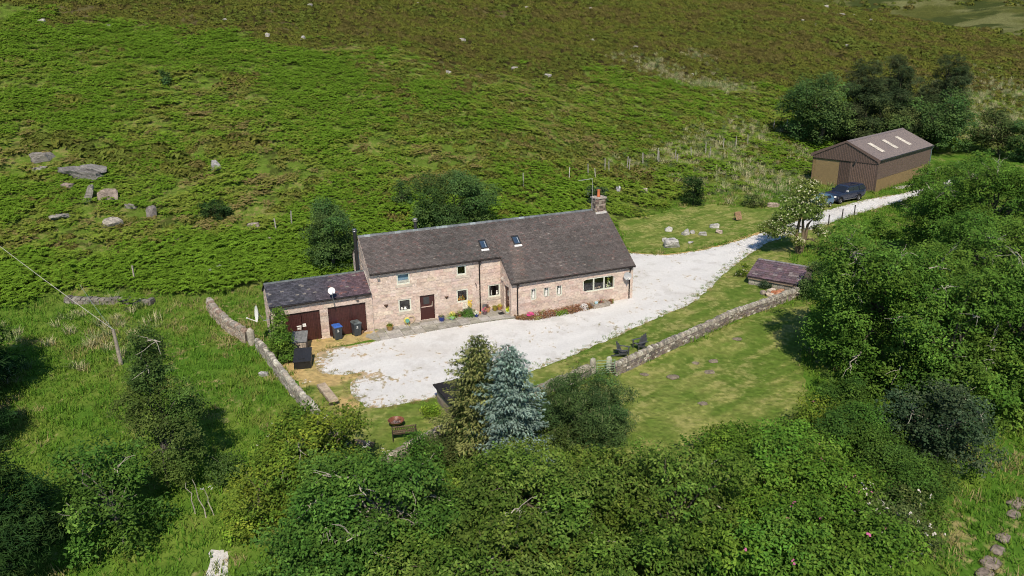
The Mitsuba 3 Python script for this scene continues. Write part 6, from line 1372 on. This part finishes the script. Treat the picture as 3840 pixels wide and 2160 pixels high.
tree('rose_bush', 'lowest rose thicket with pink flowers at the bottom of the picture', 11.6, 25.9, 4.0, 11, .0, -.3, 'rose', .165, 39, .92, .42, 17, .75, RG, 'bush', 72, trunk=False, blossom=ROSEB(24), lob=(.22, .36))
tree('rose_bush', 'yellowish rose bush at the bottom right corner of the lawn', 16.3, 37.0, 2.7, 3.2, .05, 0, 'elder', .14, 8, 1.1, .4, 15, 1, RG, 'bush', 73, trunk=False, blossom=ROSEB(6))
tree('clipped_hedge', 'dense dark hedge running down to the right behind the roses, upper part', 18.2, 35.2, 3.0, 4.8, .0, 0, 'hedge', .12, 11, 1.3, .38, 17, 1, 'dense hedge behind the roses', 'hedge', 74, trunk=False, lob=(.36, .5))
tree('clipped_hedge', 'dense dark hedge running down to the right behind the roses, lower part', 18.5, 31.0, 3.2, 4.4, .0, -.3, 'hedge', .12, 11, 1.3, .38, 17, 1, 'dense hedge behind the roses', 'hedge', 75, trunk=False, lob=(.36, .5))
tree('blossom_bush', 'pale bush with drifts of white blossom at the right of the rose hedge', 16.6, 28.8, 3.6, 5.6, .05, -.3, 'birch', .13, 11, 1.0, .4, 16, .9, None, 'bush', 76, trunk=False, bare=4, blossom=(110, .10, (.36, .34, .32)))
tree('hedge_shrub', 'narrow green hedge strip along the foot of the ashes beside the lawn', 19.5, 40.6, 1.9, 3.6, .0, 0, 'hedge', .14, 7, 1.1, .4, 15, 1.4, None, 'bush', 77, trunk=False)
tree('laurel_bush', 'round green bush against the right end of the stone hut', 23.8, 57.6, 3.4, 3.0, .0, .3, 'hill', .16, 8, 1.2, .42, 16, 1, None, 'bush', 78, trunk=False)
tree('white_rose_bush', 'small bush with white roses at the left corner of the stone hut', 20.0, 63.3, 1.3, 1.5, .0, 0, 'elder', .12, 5, 1, .34, 13, 1, None, 'bush', 79, trunk=False, blossom=(16, .09, (.42, .38, .34)))
tree('sage_plant', 'small grey green plant in front of the stone hut', 21.0, 60.2, .8, 1.3, .0, 0, 'sallow', .11, 4, 1, .3, 12, .8, None, 'plant', 80, trunk=False)
tree('climbing_shrub', 'tall bright green evergreen shrub between the left wall and the plank shed', -15.05, 46.9, 3.6, 1.9, .0, -.1, 'ash', .13, 0, 2.6, .34, 18, 1, None, 'bush', 81, trunk=False, shape=lambda b, rg: [(b + [-.25 + .1 * i * .2 + rg.normal(0, .08), rg.normal(0, .1), .4 + i * .42], np.array([.85 - .075 * i, .85 - .075 * i, .5])) for i in range(8)])
tree('box_bush', 'small bright green bush against the front of the timber store', -4.75, 39.0, 1.1, 1.15, .0, 0, 'lime', .11, 5, 1.1, .3, 13, 1, None, 'bush', 82, trunk=False)
tree('hedge_shrub', 'bushy green growth on the slope at the right edge above the ash trees', 33.8, 50.6, 2.0, 4.4, .0, .9, 'ash', .18, 6, 1, .45, 14, 1, None, 'bush', 83, trunk=False)
for i, (x, y, h_, w_, lab) in enumerate([(29.8, 64.8, 1.6, 2.2, 'low dark bramble just below the hawthorn trunk'), (33.6, 64.8, 2.2, 3.2, 'low bush right of the hawthorn below the drive posts'), (37.6, 75.4, 2.6, 3.4, 'bush overhanging the lower edge of the drive'), (30.6, 60.2, 2.8, 3.6, 'bush among the grass right of the stone hut'), (45.4, 82.6, 3.2, 4.6, 'bush below the long side of the barn'), (50.6, 88.6, 3.2, 4.2, 'bush by the concrete strip at the far end of the barn')]):
    tree('bramble_bush', lab, x, y, h_, w_, .0, 0, 'ash', .2, 7, 1.05, .46, 15, 1, None, 'bush', 84 + i, trunk=False)

# spruces: whorls of flat drooping sprays
def spruce(name, label, x, y, h, w_, pal, tipc, seed, needle=.2, whorls=26, lean=0., gap=0.):
    rg = np.random.default_rng(seed); k = thing(name, label, 'spruce'); b = G3(x, y)
    one(k + '__trunk', tube([b - [0, 0, .2], b + [lean * .5, 0, h * .5], b + [lean, 0, h * .98]], [.16, .1, .02], 7), BARK, grain=.5)
    pal = np.array(pal); mb = MB(); C, N, Tn, S, K = [], [], [], [], []
    for i in range(whorls):
        t = (i + .3) / whorls; z = h * (.05 + .94 * t); R = w_ / 2 * (1 - t) ** .46 * rg.uniform(.82, 1.12) + .12
        nb = int(rg.integers(5, 8)) if t < .92 else 4; a0 = rg.uniform(0, 6.28)
        for j in range(nb):
            a = a0 + j * 2 * math.pi / nb + rg.normal(0, .2); Rj = R * rg.uniform(.75, 1.12); dirv = np.array([math.cos(a), math.sin(a), 0]); side = np.array([-dirv[1], dirv[0], 0])
            ns = max(3, int(Rj / .13)); tone = rg.uniform(.75, 1.2)
            for s in range(ns):
                u_ = (s + .6) / ns; p = b + [lean * t, 0, z] + dirv * Rj * u_ + [0, 0, -.34 * Rj * u_ ** 1.3 + .22 * Rj * u_ ** 3]
                wd = .42 * Rj * (1 - u_) ** .7 + .1
                m = max(2, int(wd / .075))
                for q in np.linspace(-1, 1, m):
                    C.append(p + side * q * wd * .75 + dirv * (1 - abs(q)) * .05 + rg.normal(0, .03, 3)); N.append(unit(np.array([0, 0, 1.0]) + dirv * .25 + rg.normal(0, .22, 3)))
                    Tn.append(dirv + side * q * .9 + [0, 0, rg.uniform(-.15, .25)]); S.append(needle * rg.uniform(.8, 1.3))
                    tip = u_ > .55 or abs(q) > .6
                    K.append((np.array(tipc) if tip and rg.random() < .8 else pal[rg.integers(len(pal))]) * tone * rg.uniform(.7, 1.25))
    leafcards(mb, np.array(C), np.array(N), np.array(S), np.array(K), rg, .42, T_=np.array(Tn))
    leafcards(mb, np.array(C) - [0, 0, .05], np.array(N) * [1, 1, .3] + [0, 0, .1], np.array(S) * .8, np.array(K) * .8, rg, .3, T_=np.array(Tn))
    mb.put(k + '__needles', 'leaf'); return k
spruce('blue_spruce', 'silvery blue spruce, the palest tree in front of the yard', -.2, 34.6, 6.6, 5.0, [(.055, .10, .08), (.08, .125, .105), (.042, .072, .055)], (.145, .205, .18), 1)
spruce('golden_spruce', 'golden green spruce touching the left side of the blue one', -1.75, 35.7, 6.6, 5.3, [(.030, .050, .014), (.024, .042, .012), (.040, .060, .018)], (.135, .15, .055), 2)
tree('juniper_bush', 'low spreading grey green conifer at the foot of the golden spruce', -3.2, 34.6, 2.1, 3.1, .0, .1, 'birch', .18, 8, 1.2, .4, 17, .9, None, 'bush', 91, trunk=False, aspect=.25)
# mound of young pine with upright candles
k = thing('pine_bush', 'broad rounded young pine with upright shoots right of the blue spruce', 'pine')
rg = np.random.default_rng(92); b = G3(3.55, 37.0); one(k + '__trunk', tube([b - [0, 0, .2], b + [0, 0, 1.6]], [.16, .1], 7), BARK, grain=.5)
lb = lobes_dome(b + [0, 0, 1.75], np.array([3.1, 2.8, 1.9]), 34, rg, size=(.2, .34))
for a in np.linspace(0, 6.28, 9, endpoint=False): lb.insert(0, (b + [1.9 * math.cos(a), 1.7 * math.sin(a), .7], np.array([1.1, 1.1, .75])))
mb = MB(); foliage(mb, lb, .17, np.array(GRN['pine']) * [1.0, 1.2, .9], rg, 1.3, .36, 20, .5, .2, floor=lambda q: gz(q[:, 0], q[:, 1]))
mb.put(k + '__needles', 'leaf')
n = 560; ii = rg.integers(len(lb) - 1, size=n); d = unit(rg.normal(size=(n, 3)) + [0, -.2, .9]); d[:, 2] = np.abs(d[:, 2])
tips = np.array([lb[i][0] for i in ii]) + d * np.array([lb[i][1] for i in ii]) * .98; ax = unit(d * .4 + [0, 0, 1.0]); mb = MB()
for q in (0, 1):
    leafcards(mb, tips + ax * .08, np.array([[1, -.4, 0], [-.5, -1, .1]])[q][None].repeat(n, 0), np.full(n, .27) * rg.uniform(.6, 1.2, n), np.array((.115, .14, .068)) * rg.uniform(.7, 1.2, (n, 1)), rg, .2, fold=0, T_=ax)
mb.put(k + '__candles', 'leaf')

# ------------------------------------------------------------------ bracken, heather and grasses: instanced clumps
def blade(mb, base, dirv, L, wd, bend, col, segs=2):
    dirv = unit(np.asarray(dirv, float)); s = unit(np.cross(dirv, [0, 0, 1.0]) + 1e-6)
    P = [np.asarray(base) + dirv * L * t + np.array([0, 0, -bend * L * t * t]) for t in np.linspace(0, 1, segs + 1)]
    v = []
    for i, p in enumerate(P):
        w_ = wd * (1 - i / segs) ** .7 if i else wd * .8
        v += [p - s * w_ / 2, p + s * w_ / 2]
    v = np.array(v); f = []
    for i in range(segs): f += [[2 * i, 2 * i + 1, 2 * i + 3], [2 * i, 2 * i + 3, 2 * i + 2]]
    f = f[:-1] if False else f
    mb.add((v, np.array(f)), col, 0)
def fern(mb, base, a, L, col, rg):
    """one bracken frond: an arching midrib with pinnae on both sides"""
    h = np.array([math.cos(a), math.sin(a), 0]); s = np.array([-h[1], h[0], 0]); rise = rg.uniform(.55, .95)
    P = lambda t: base + h * L * (.9 * t) + np.array([0, 0, L * (rise * t - .62 * t * t)])
    for t in (.38, .52, .66, .8):
        w_ = L * .40 * (1 - t) ** .75 + .03; p = P(t); tone = rg.uniform(.8, 1.25)
        for q in (-1, 1):
            e = p + s * q * w_ + h * w_ * .35 + [0, 0, -w_ * rg.uniform(.05, .3)]
            mb.add((np.array([p - h * L * .065, e, p + h * L * .075]), np.array([[0, 1, 2]])), np.array(col) * tone, 0)
    p = P(.86); mb.add((np.array([p - s * L * .06, p + s * L * .06, P(1.04)]), np.array([[0, 1, 2]])), col, 0)
def group_of(name, mb):
    scene[name] = {'type': 'shapegroup', 'mesh': mb.shape('leaf')}
def in_frame(x, y, z, m=1.18):
    d0, d1, d2 = x, y, z - CAM_H
    f_ = d1 * cp - d2 * sp; xr = d0 * cr + (d1 * sp + d2 * cp) * sr; yu = -d0 * sr + (d1 * sp + d2 * cp) * cr
    t = 1920 / CAM_F
    return (f_ > 5) & (np.abs(xr / f_) < t * m) & (np.abs(yu / f_) < t * .5625 * m + .03)
def scatter(name, groups, x, y, size, rg, label, cat_=None, weights=None, tiltk=.6, zs=(.8, 1.2), pick=None):
    z = gz(x, y); e = .6
    nx_, ny_ = -(gz(x + e, y) - gz(x - e, y)) / (2 * e) * tiltk, -(gz(x, y + e) - gz(x, y - e)) / (2 * e) * tiltk
    gi = rg.choice(len(groups), len(x), p=weights) if pick is None else pick
    for i in range(len(x)):
        a = rg.uniform(0, 6.28); s = size[i]; n_ = np.array([nx_[i], ny_[i], 1]); n_ /= np.linalg.norm(n_)
        ex = np.array([math.cos(a), math.sin(a), 0]); ex = ex - n_ * (ex @ n_); ex /= np.linalg.norm(ex); ey = np.cross(n_, ex)
        M = np.eye(4); M[:3, 0], M[:3, 1], M[:3, 2], M[:3, 3] = ex * s, ey * s, n_ * s * rg.uniform(*zs), (x[i], y[i], z[i])
        scene[f'{name}__{i + 1:05d}'] = {'type': 'instance', 'to_world': T(M), 'g': {'type': 'ref', 'id': groups[gi[i]]}}
    tag(name, label, cat_, kind='stuff')
def jitter(x0, x1, y0, y1, s, rg):
    a, b = np.meshgrid(np.arange(x0, x1, s), np.arange(y0, y1, s)); a = a.ravel() + rg.uniform(-.5, .5, a.size) * s; b = b.ravel() + rg.uniform(-.5, .5, b.size) * s
    return a, b
ROCKXY = []
def free(x, y): return ~shapely.contains_xy(MOWN, x, y)
rg = np.random.default_rng(200)
BRK = [(.070, .128, .013), (.087, .138, .017), (.101, .134, .022), (.114, .122, .030), (.120, .104, .040)]
for gi, c in enumerate(BRK):
    for var in range(2):
        mb = MB()
        for j in range(5):
            o = np.append(rg.uniform(-.5, .5, 2), 0.) ; n = rg.integers(4, 6); a0 = rg.uniform(0, 6.28)
            for q in range(n): fern(mb, o + [0, 0, rg.uniform(.1, .3)], a0 + q * 6.28 / n + rg.normal(0, .3), rg.uniform(.55, .9), np.array(c) * rg.uniform(.75, 1.3), rg)
        group_of(f'bracken_shape_{gi}{var}', mb)
HEA = [(.070, .078, .016), (.054, .064, .014), (.072, .066, .021), (.062, .080, .016)]
for gi, c in enumerate(HEA):
    mb = MB(); n = 46; d = unit(rg.normal(size=(n, 3)) + [0, 0, .5]); d[:, 2] = np.abs(d[:, 2])
    leafcards(mb, d * [.52, .52, .34] * rg.uniform(.8, 1.05, (n, 1)), d + [0, 0, .2], np.full(n, .34), np.array(c) * rg.uniform(.6, 1.45, (n, 1)), rg, .5)
    group_of(f'heather_shape_{gi}', mb)
GRS = [(.054, .118, .014), (.075, .130, .018), (.108, .132, .032), (.17, .152, .07)]
for gi, c in enumerate(GRS):
    for var in range(2):
        mb = MB()
        for j in range(26):
            a = rg.uniform(0, 6.28); o = np.append(rg.uniform(-.34, .34, 2), -.03)
            blade(mb, o, [math.cos(a) * rg.uniform(.2, .8), math.sin(a) * rg.uniform(.2, .8), 1], rg.uniform(.3, .62), .05, rg.uniform(.05, .5), np.array(c) * rg.uniform(.65, 1.4), 2)
        group_of(f'grass_shape_{gi}{var}', mb)
for gi, c in enumerate([(.26, .25, .15), (.16, .19, .085), (.09, .125, .05)]):
    mb = MB()
    for j in range(30):
        a = rg.uniform(0, 6.28); o = np.append(rg.normal(0, .12, 2), -.03)
        blade(mb, o, [math.cos(a) * rg.uniform(.2, .9), math.sin(a) * rg.uniform(.2, .9), 1], rg.uniform(.6, 1.0), .045, rg.uniform(.1, .6), np.array(c) * rg.uniform(.7, 1.3), 2)
    group_of(f'rush_shape_{gi}', mb)

# where the tall pale grass grows
PALE = [(27.5, 153.4, 5.5, .8), (31, 150, 5, .9), (34.5, 147, 5, .9), (39, 145, 5, .9), (38.3, 164.4, 4, .7), (22.8, 105.9, 4.5, .8), (31, 114, 5.5, .9), (38.7, 122.3, 4.5, .8), (26, 108, 4.5, .7), (16.8, 102.3, 3, .5), (34, 106.2, 7, .8), (29, 100, 5.5, .7), (38, 104, 5, .8), (24, 97, 4, .6), (34, 97.5, 4, .6), (93.9, 158.8, 8, .9), (92.5, 149, 8, .9), (85, 140, 8, .9), (106, 166, 9, .8), (78, 143, 7, .7), (98, 140, 7, .7), (44, 117, 4, .7)]
def pale_w(x, y):
    w_ = np.zeros(len(x))
    for a, b, r, s in PALE: w_ = np.maximum(w_, s * np.exp(-((x - a) ** 2 + (y - b) ** 2) / (r * r)))
    return w_
def cover(x, y):
    d, u, v = toe_d(x, y)
    return d, heath_w(x, y), pale_w(x, y), u, v
def lushness(x, y):
    b = fb(x / 14, y / 14, 3, 91) * .55 + fb(x / 4.2, y / 4.2, 3, 93) * .45
    for a, c_, r, s in [(-70, 120, 14, .16), (-50, 122, 13, .18), (-30, 117, 9, .14), (-21, 112, 9, .18), (-14, 106, 8, .12), (-33, 95, 8, .1), (-47, 94, 8, .1), (54, 183, 6, .3), (50, 149, 6, .25), (45, 165, 5, .25), (-20, 60, 9, .2), (-27, 62, 9, .15), (-8, 66, 8, .15), (6, 74, 10, .12)]: b = b + s * np.exp(-((x - a) ** 2 + (y - c_) ** 2) / (r * r))
    for a, c_, r, s in [(-25.7, 85.6, 5, .16), (-12.5, 85, 6, .2), (-7, 84, 5, .18), (-38.8, 91.4, 4, .12), (-19.5, 118, 5, .22), (-12, 114, 5, .2), (6.5, 107, 7, .12), (-24.4, 71.4, 3, .2), (-43.5, 66.3, 3, .15), (-3, 92, 6, .15), (12, 100, 8, .1)]: b = b - s * np.exp(-((x - a) ** 2 + (y - c_) ** 2) / (r * r))
    return b
# bracken
x, y = jitter(-80, 75, 52, 165, .82, rg)
d, hw, pw, u, v = cover(x, y); z = gz(x, y); L = lushness(x, y)
bil = sstep(0, 14, u + (v + 30) * .2) * .55               # more heather and bilberry to the right
pk = (1 - hw) * (1 - np.clip(pw * 1.3, 0, 1)) * sstep(-.5, 2.0, d + (fb(x / 3, y / 3, 2, 44) - .5) * 5) * (1 - bil * sstep(.35, .6, fb(x / 6, y / 6, 3, 55))) * np.clip(.55 + (L - .42) * 3.0, .3, 1)
dist = np.hypot(x, y); ok = (rg.random(len(x)) < pk * np.clip(1.25 - dist / 300, .5, 1)) & in_frame(x, y, z) & free(x, y)
x, y, L, dist, d = x[ok], y[ok], L[ok], dist[ok], d[ok]
q = np.clip((.66 - L) / .40 + rg.normal(0, .2, len(x)) - .13, 0, .999); q = np.where(d < 9, q * .55, q)
pick = (np.floor(q * 5).astype(int)) * 2 + rg.integers(0, 2, len(x))
scatter('bracken', [f'bracken_shape_{i}{j}' for i in range(5) for j in range(2)], x, y, rg.uniform(.7, 1.12, len(x)) * (.72 + .62 * fb(x / 5, y / 5, 2, 47)) * np.where(d < 12, 1.25, 1.0), rg, 'green and browning bracken covering the lower hillside', pick=pick)
NB = len(x)
# heather and bilberry
x, y = jitter(-95, 165, 60, 300, .95, rg)
d, hw, pw, u, v = cover(x, y); z = gz(x, y)
pk = np.maximum(hw, (bilb := sstep(0, 14, u + (v + 30) * .2) * .8 * sstep(.36, .58, fb(x / 6, y / 6, 3, 55)) * sstep(1.5, 5, d)) * (1 - hw)); pk = np.maximum(pk, .16 * sstep(.55, .66, fb(x / 5, y / 5, 3, 77)) * sstep(4, 9, d) * 4) * (1 - np.clip(pw, 0, .8))
dist = np.hypot(x, y)
ok = (rg.random(len(x)) < pk * np.clip(135 / dist, .12, 1) ** 1.4) & in_frame(x, y, z) & free(x, y)
x, y, hw, dist = x[ok], y[ok], hw[ok], dist[ok]
for cx_, cy_, rx_, ry_, n_ in ((-42.5, 84.5, 4.6, 3.0, 60), (-50.5, 86.5, 3.2, 2.4, 30), (-34.5, 82.6, 1.6, 1.4, 10), (-37.5, 109, 3.4, 3, 26), (-31, 88, 3, 2.4, 18), (-56, 100, 4, 3, 30)):
    a_ = rg.normal(0, .5, (n_, 2)) * [rx_, ry_]; x, y = np.append(x, cx_ + a_[:, 0]), np.append(y, cy_ + a_[:, 1]); hw = np.append(hw, np.full(n_, .35)); dist = np.append(dist, np.full(n_, 225.))
t = fb(x / 7, y / 7, 3, 66) + rg.normal(0, .10, len(x)) + .08 * (hw - .5)
pick = np.where(t > .66, 2, np.where(t > .48, 0, np.where(t > .36, 1, 3)))
scatter('heather', [f'heather_shape_{i}' for i in range(4)], x, y, rg.uniform(.7, 1.5, len(x)) * np.clip(dist / 150, .9, 1.5), rg, 'olive and brown heather hummocks over the upper moor', pick=pick)
NH = len(x)
# scrub and heather on the far hill
x, y = rg.uniform(150, 620, 5200), rg.uniform(330, 900, 5200); z = gz(x, y)
ok = in_frame(x, y, z) & (.42 * x + .91 * y > 370) & (fb(x / 40, y / 40, 3, 88) > .46); x, y = x[ok], y[ok]
scatter('far_scrub', [f'heather_shape_{i}' for i in range(4)], x, y, rg.uniform(2.5, 6.5, len(x)), rg, 'dark scrub dotted over the farthest hillside', pick=rg.integers(0, 4, len(x)))
# tall pale grass and rushes
x, y = jitter(10, 125, 88, 185, .75, rg)
d, hw, pw, u, v = cover(x, y); z = gz(x, y)
ok = (rg.random(len(x)) < pw * .9) & in_frame(x, y, z) & free(x, y)
x, y = x[ok], y[ok]
xl, yl = jitter(-48, -26, 44, 58, .9, rg); okl = (rg.random(len(xl)) < .35) & in_frame(xl, yl, gz(xl, yl)) & (fb(xl / 4, yl / 4, 2, 3) > .48)
x, y = np.append(x, xl[okl]), np.append(y, yl[okl])
scatter('rushes', [f'rush_shape_{i}' for i in range(3)], x, y, rg.uniform(.8, 1.5, len(x)), rg, 'tufts of tall pale grass and rushes along the fence line and moor', weights=[.5, .32, .18])
NR = len(x)
# rough hill grass between the fronds
x, y = jitter(-75, 75, 54, 150, 1.15, rg)
d, hw, pw, u, v = cover(x, y); z = gz(x, y); dist = np.hypot(x, y)
ok = (rg.random(len(x)) < sstep(0, 3, d) * (1 - hw) * np.clip(80 / dist, .3, 1) * .8) & in_frame(x, y, z) & free(x, y)
x, y = x[ok], y[ok]
scatter('hill_grass', [f'grass_shape_{i}{j}' for i in (1, 2, 3) for j in range(2)], x, y, rg.uniform(.7, 1.2, len(x)), rg, 'rough pale grass growing between the bracken', pick=rg.choice(6, len(x), p=[.2, .2, .2, .2, .1, .1]), zs=(.5, .9))
# meadow grass
x, y = jitter(-50, 60, 20, 112, .62, rg)
d, hw, pw, u, v = cover(x, y); z = gz(x, y); dist = np.hypot(x, y)
right = sstep(16, 30, x) * sstep(-1, -4, d)
pk = np.maximum(sstep(2.5, -.5, d), .55 * sstep(14, 30, x) * sstep(8, 2, d)) * np.clip(60 / dist, .25, 1)
ok = (rg.random(len(x)) < pk) & in_frame(x, y, z) & free(x, y)
x, y = x[ok], y[ok]
t = fb(x / 5, y / 5, 3, 23) * .6 + fb(x / 1.4, y / 1.4, 2, 24) * .4 + rg.normal(0, .09, len(x))
pick = np.where(t < .45, 0, np.where(t < .56, 1, np.where(t < .68, 2, 3))) * 2 + rg.integers(0, 2, len(x))
scatter('meadow_grass', [f'grass_shape_{i}{j}' for i in range(4) for j in range(2)], x, y, rg.uniform(.75, 1.3, len(x)), rg, 'long uncut green grass of the meadows', pick=pick, zs=(.7, 1.25))
NM = len(x)
# dry grass fringes of gravel, walls and buildings
pts = []
for ln, s, wdt in ((gravel_poly.exterior, .22, .28), (LAWN4.exterior, .4, .3), (LAWN3.exterior, .3, .25), (LAWN2.exterior, .5, .4), (LAWN1.exterior, .5, .4)):
    for t in np.arange(0, ln.length, s): p = ln.interpolate(t); pts.append([p.x + rg.normal(0, wdt), p.y + rg.normal(0, wdt)])
P = np.array(pts); P = P[~shapely.contains_xy(house_poly.buffer(.15), P[:, 0], P[:, 1]) & in_frame(P[:, 0], P[:, 1], gz(P[:, 0], P[:, 1]))]
uu = (P[:, 0] - HX) * HC + (P[:, 1] - HY) * HS; vv = (P[:, 0] - HX) * HS - (P[:, 1] - HY) * HC
P = P[~((uu > -1.2) & (uu < 21.5) & (vv > -6) & (vv < 3.2))]
dry = np.where(P[:, 0] < -3, .65, .30); t = rg.random(len(P))
pick = np.where(t < dry, 3, np.where(t < dry + .25, 2, 1)) * 2 + rg.integers(0, 2, len(P))
scatter('grass_fringe', [f'grass_shape_{i}{j}' for i in range(4) for j in range(2)], P[:, 0], P[:, 1], rg.uniform(.22, .5, len(P)), rg, 'short dry grass fringing the gravel and the lawns', pick=pick)

# cow parsley
for i, (x, y) in enumerate([(-12.3, 42.0), (-12.6, 35.4), (-12.2, 35.1), (-11.9, 34.7), (-14.6, 31.2), (-7.2, 33.0), (-6.2, 32.6), (-7.6, 31.0), (-24.6, 62.4), (-25.2, 61.7)]):
    r = np.random.default_rng(400 + i); kk = thing('cow_parsley', ['cow parsley beside the left wall near the slab bench', 'cow parsley in the meadow, highest of three above the elder', 'cow parsley in the meadow, middle of three above the elder', 'cow parsley in the meadow, lowest of three above the elder', 'cow parsley alone in the meadow between birch and elder', 'cow parsley at the wall end above the aspen thicket', 'cow parsley right of the wall end beside the aspen thicket', 'cow parsley among the elder branches', 'cow parsley in the bracken above the left meadow, nearer the garage', 'cow parsley in the bracken above the left meadow, farther from the garage'][i], 'wildflower', 'cow parsley plants')
    b = G3(x, y); hgt = r.uniform(.8, 1.2) if i not in (5, 6, 7) else 2.0; m = MB()
    one(kk + '__stem', tube([b, b + [0, 0, hgt]], [.012, .008], 4), (.10, .14, .05))
    for j in range(4):
        q = b + [r.normal(0, .12), r.normal(0, .12), hgt + r.uniform(-.12, .05)]
        leafcards(m, q + r.normal(0, .05, (9, 3)) * [1, 1, .2], np.array([[0, 0, 1.0]]).repeat(9, 0) + r.normal(0, .2, (9, 3)), np.full(9, .05), np.full((9, 3), .40), r, .95)
    m.put(kk + '__blossom', 'leaf')
# dead stems in the meadow
for i, (x, y, h_, lx) in enumerate([(-14.9, 30.6, 1.6, -.25), (-14.3, 30.3, 2.0, -.4), (-14.0, 30.5, 1.3, -.3)]):
    kk = one(key_of('dead_stem'), limb(G3(x, y, -.1), G3(x + lx, y + .1, h_), np.random.default_rng(i), .03, .012), PALEBARK); tag(kk, ['pale dead stem left of three beside the birch foot', 'tallest pale dead stem of three right of the birch foot', 'shortest pale dead stem of three, the rightmost'][i], 'stem', 'dead stems by the birch')
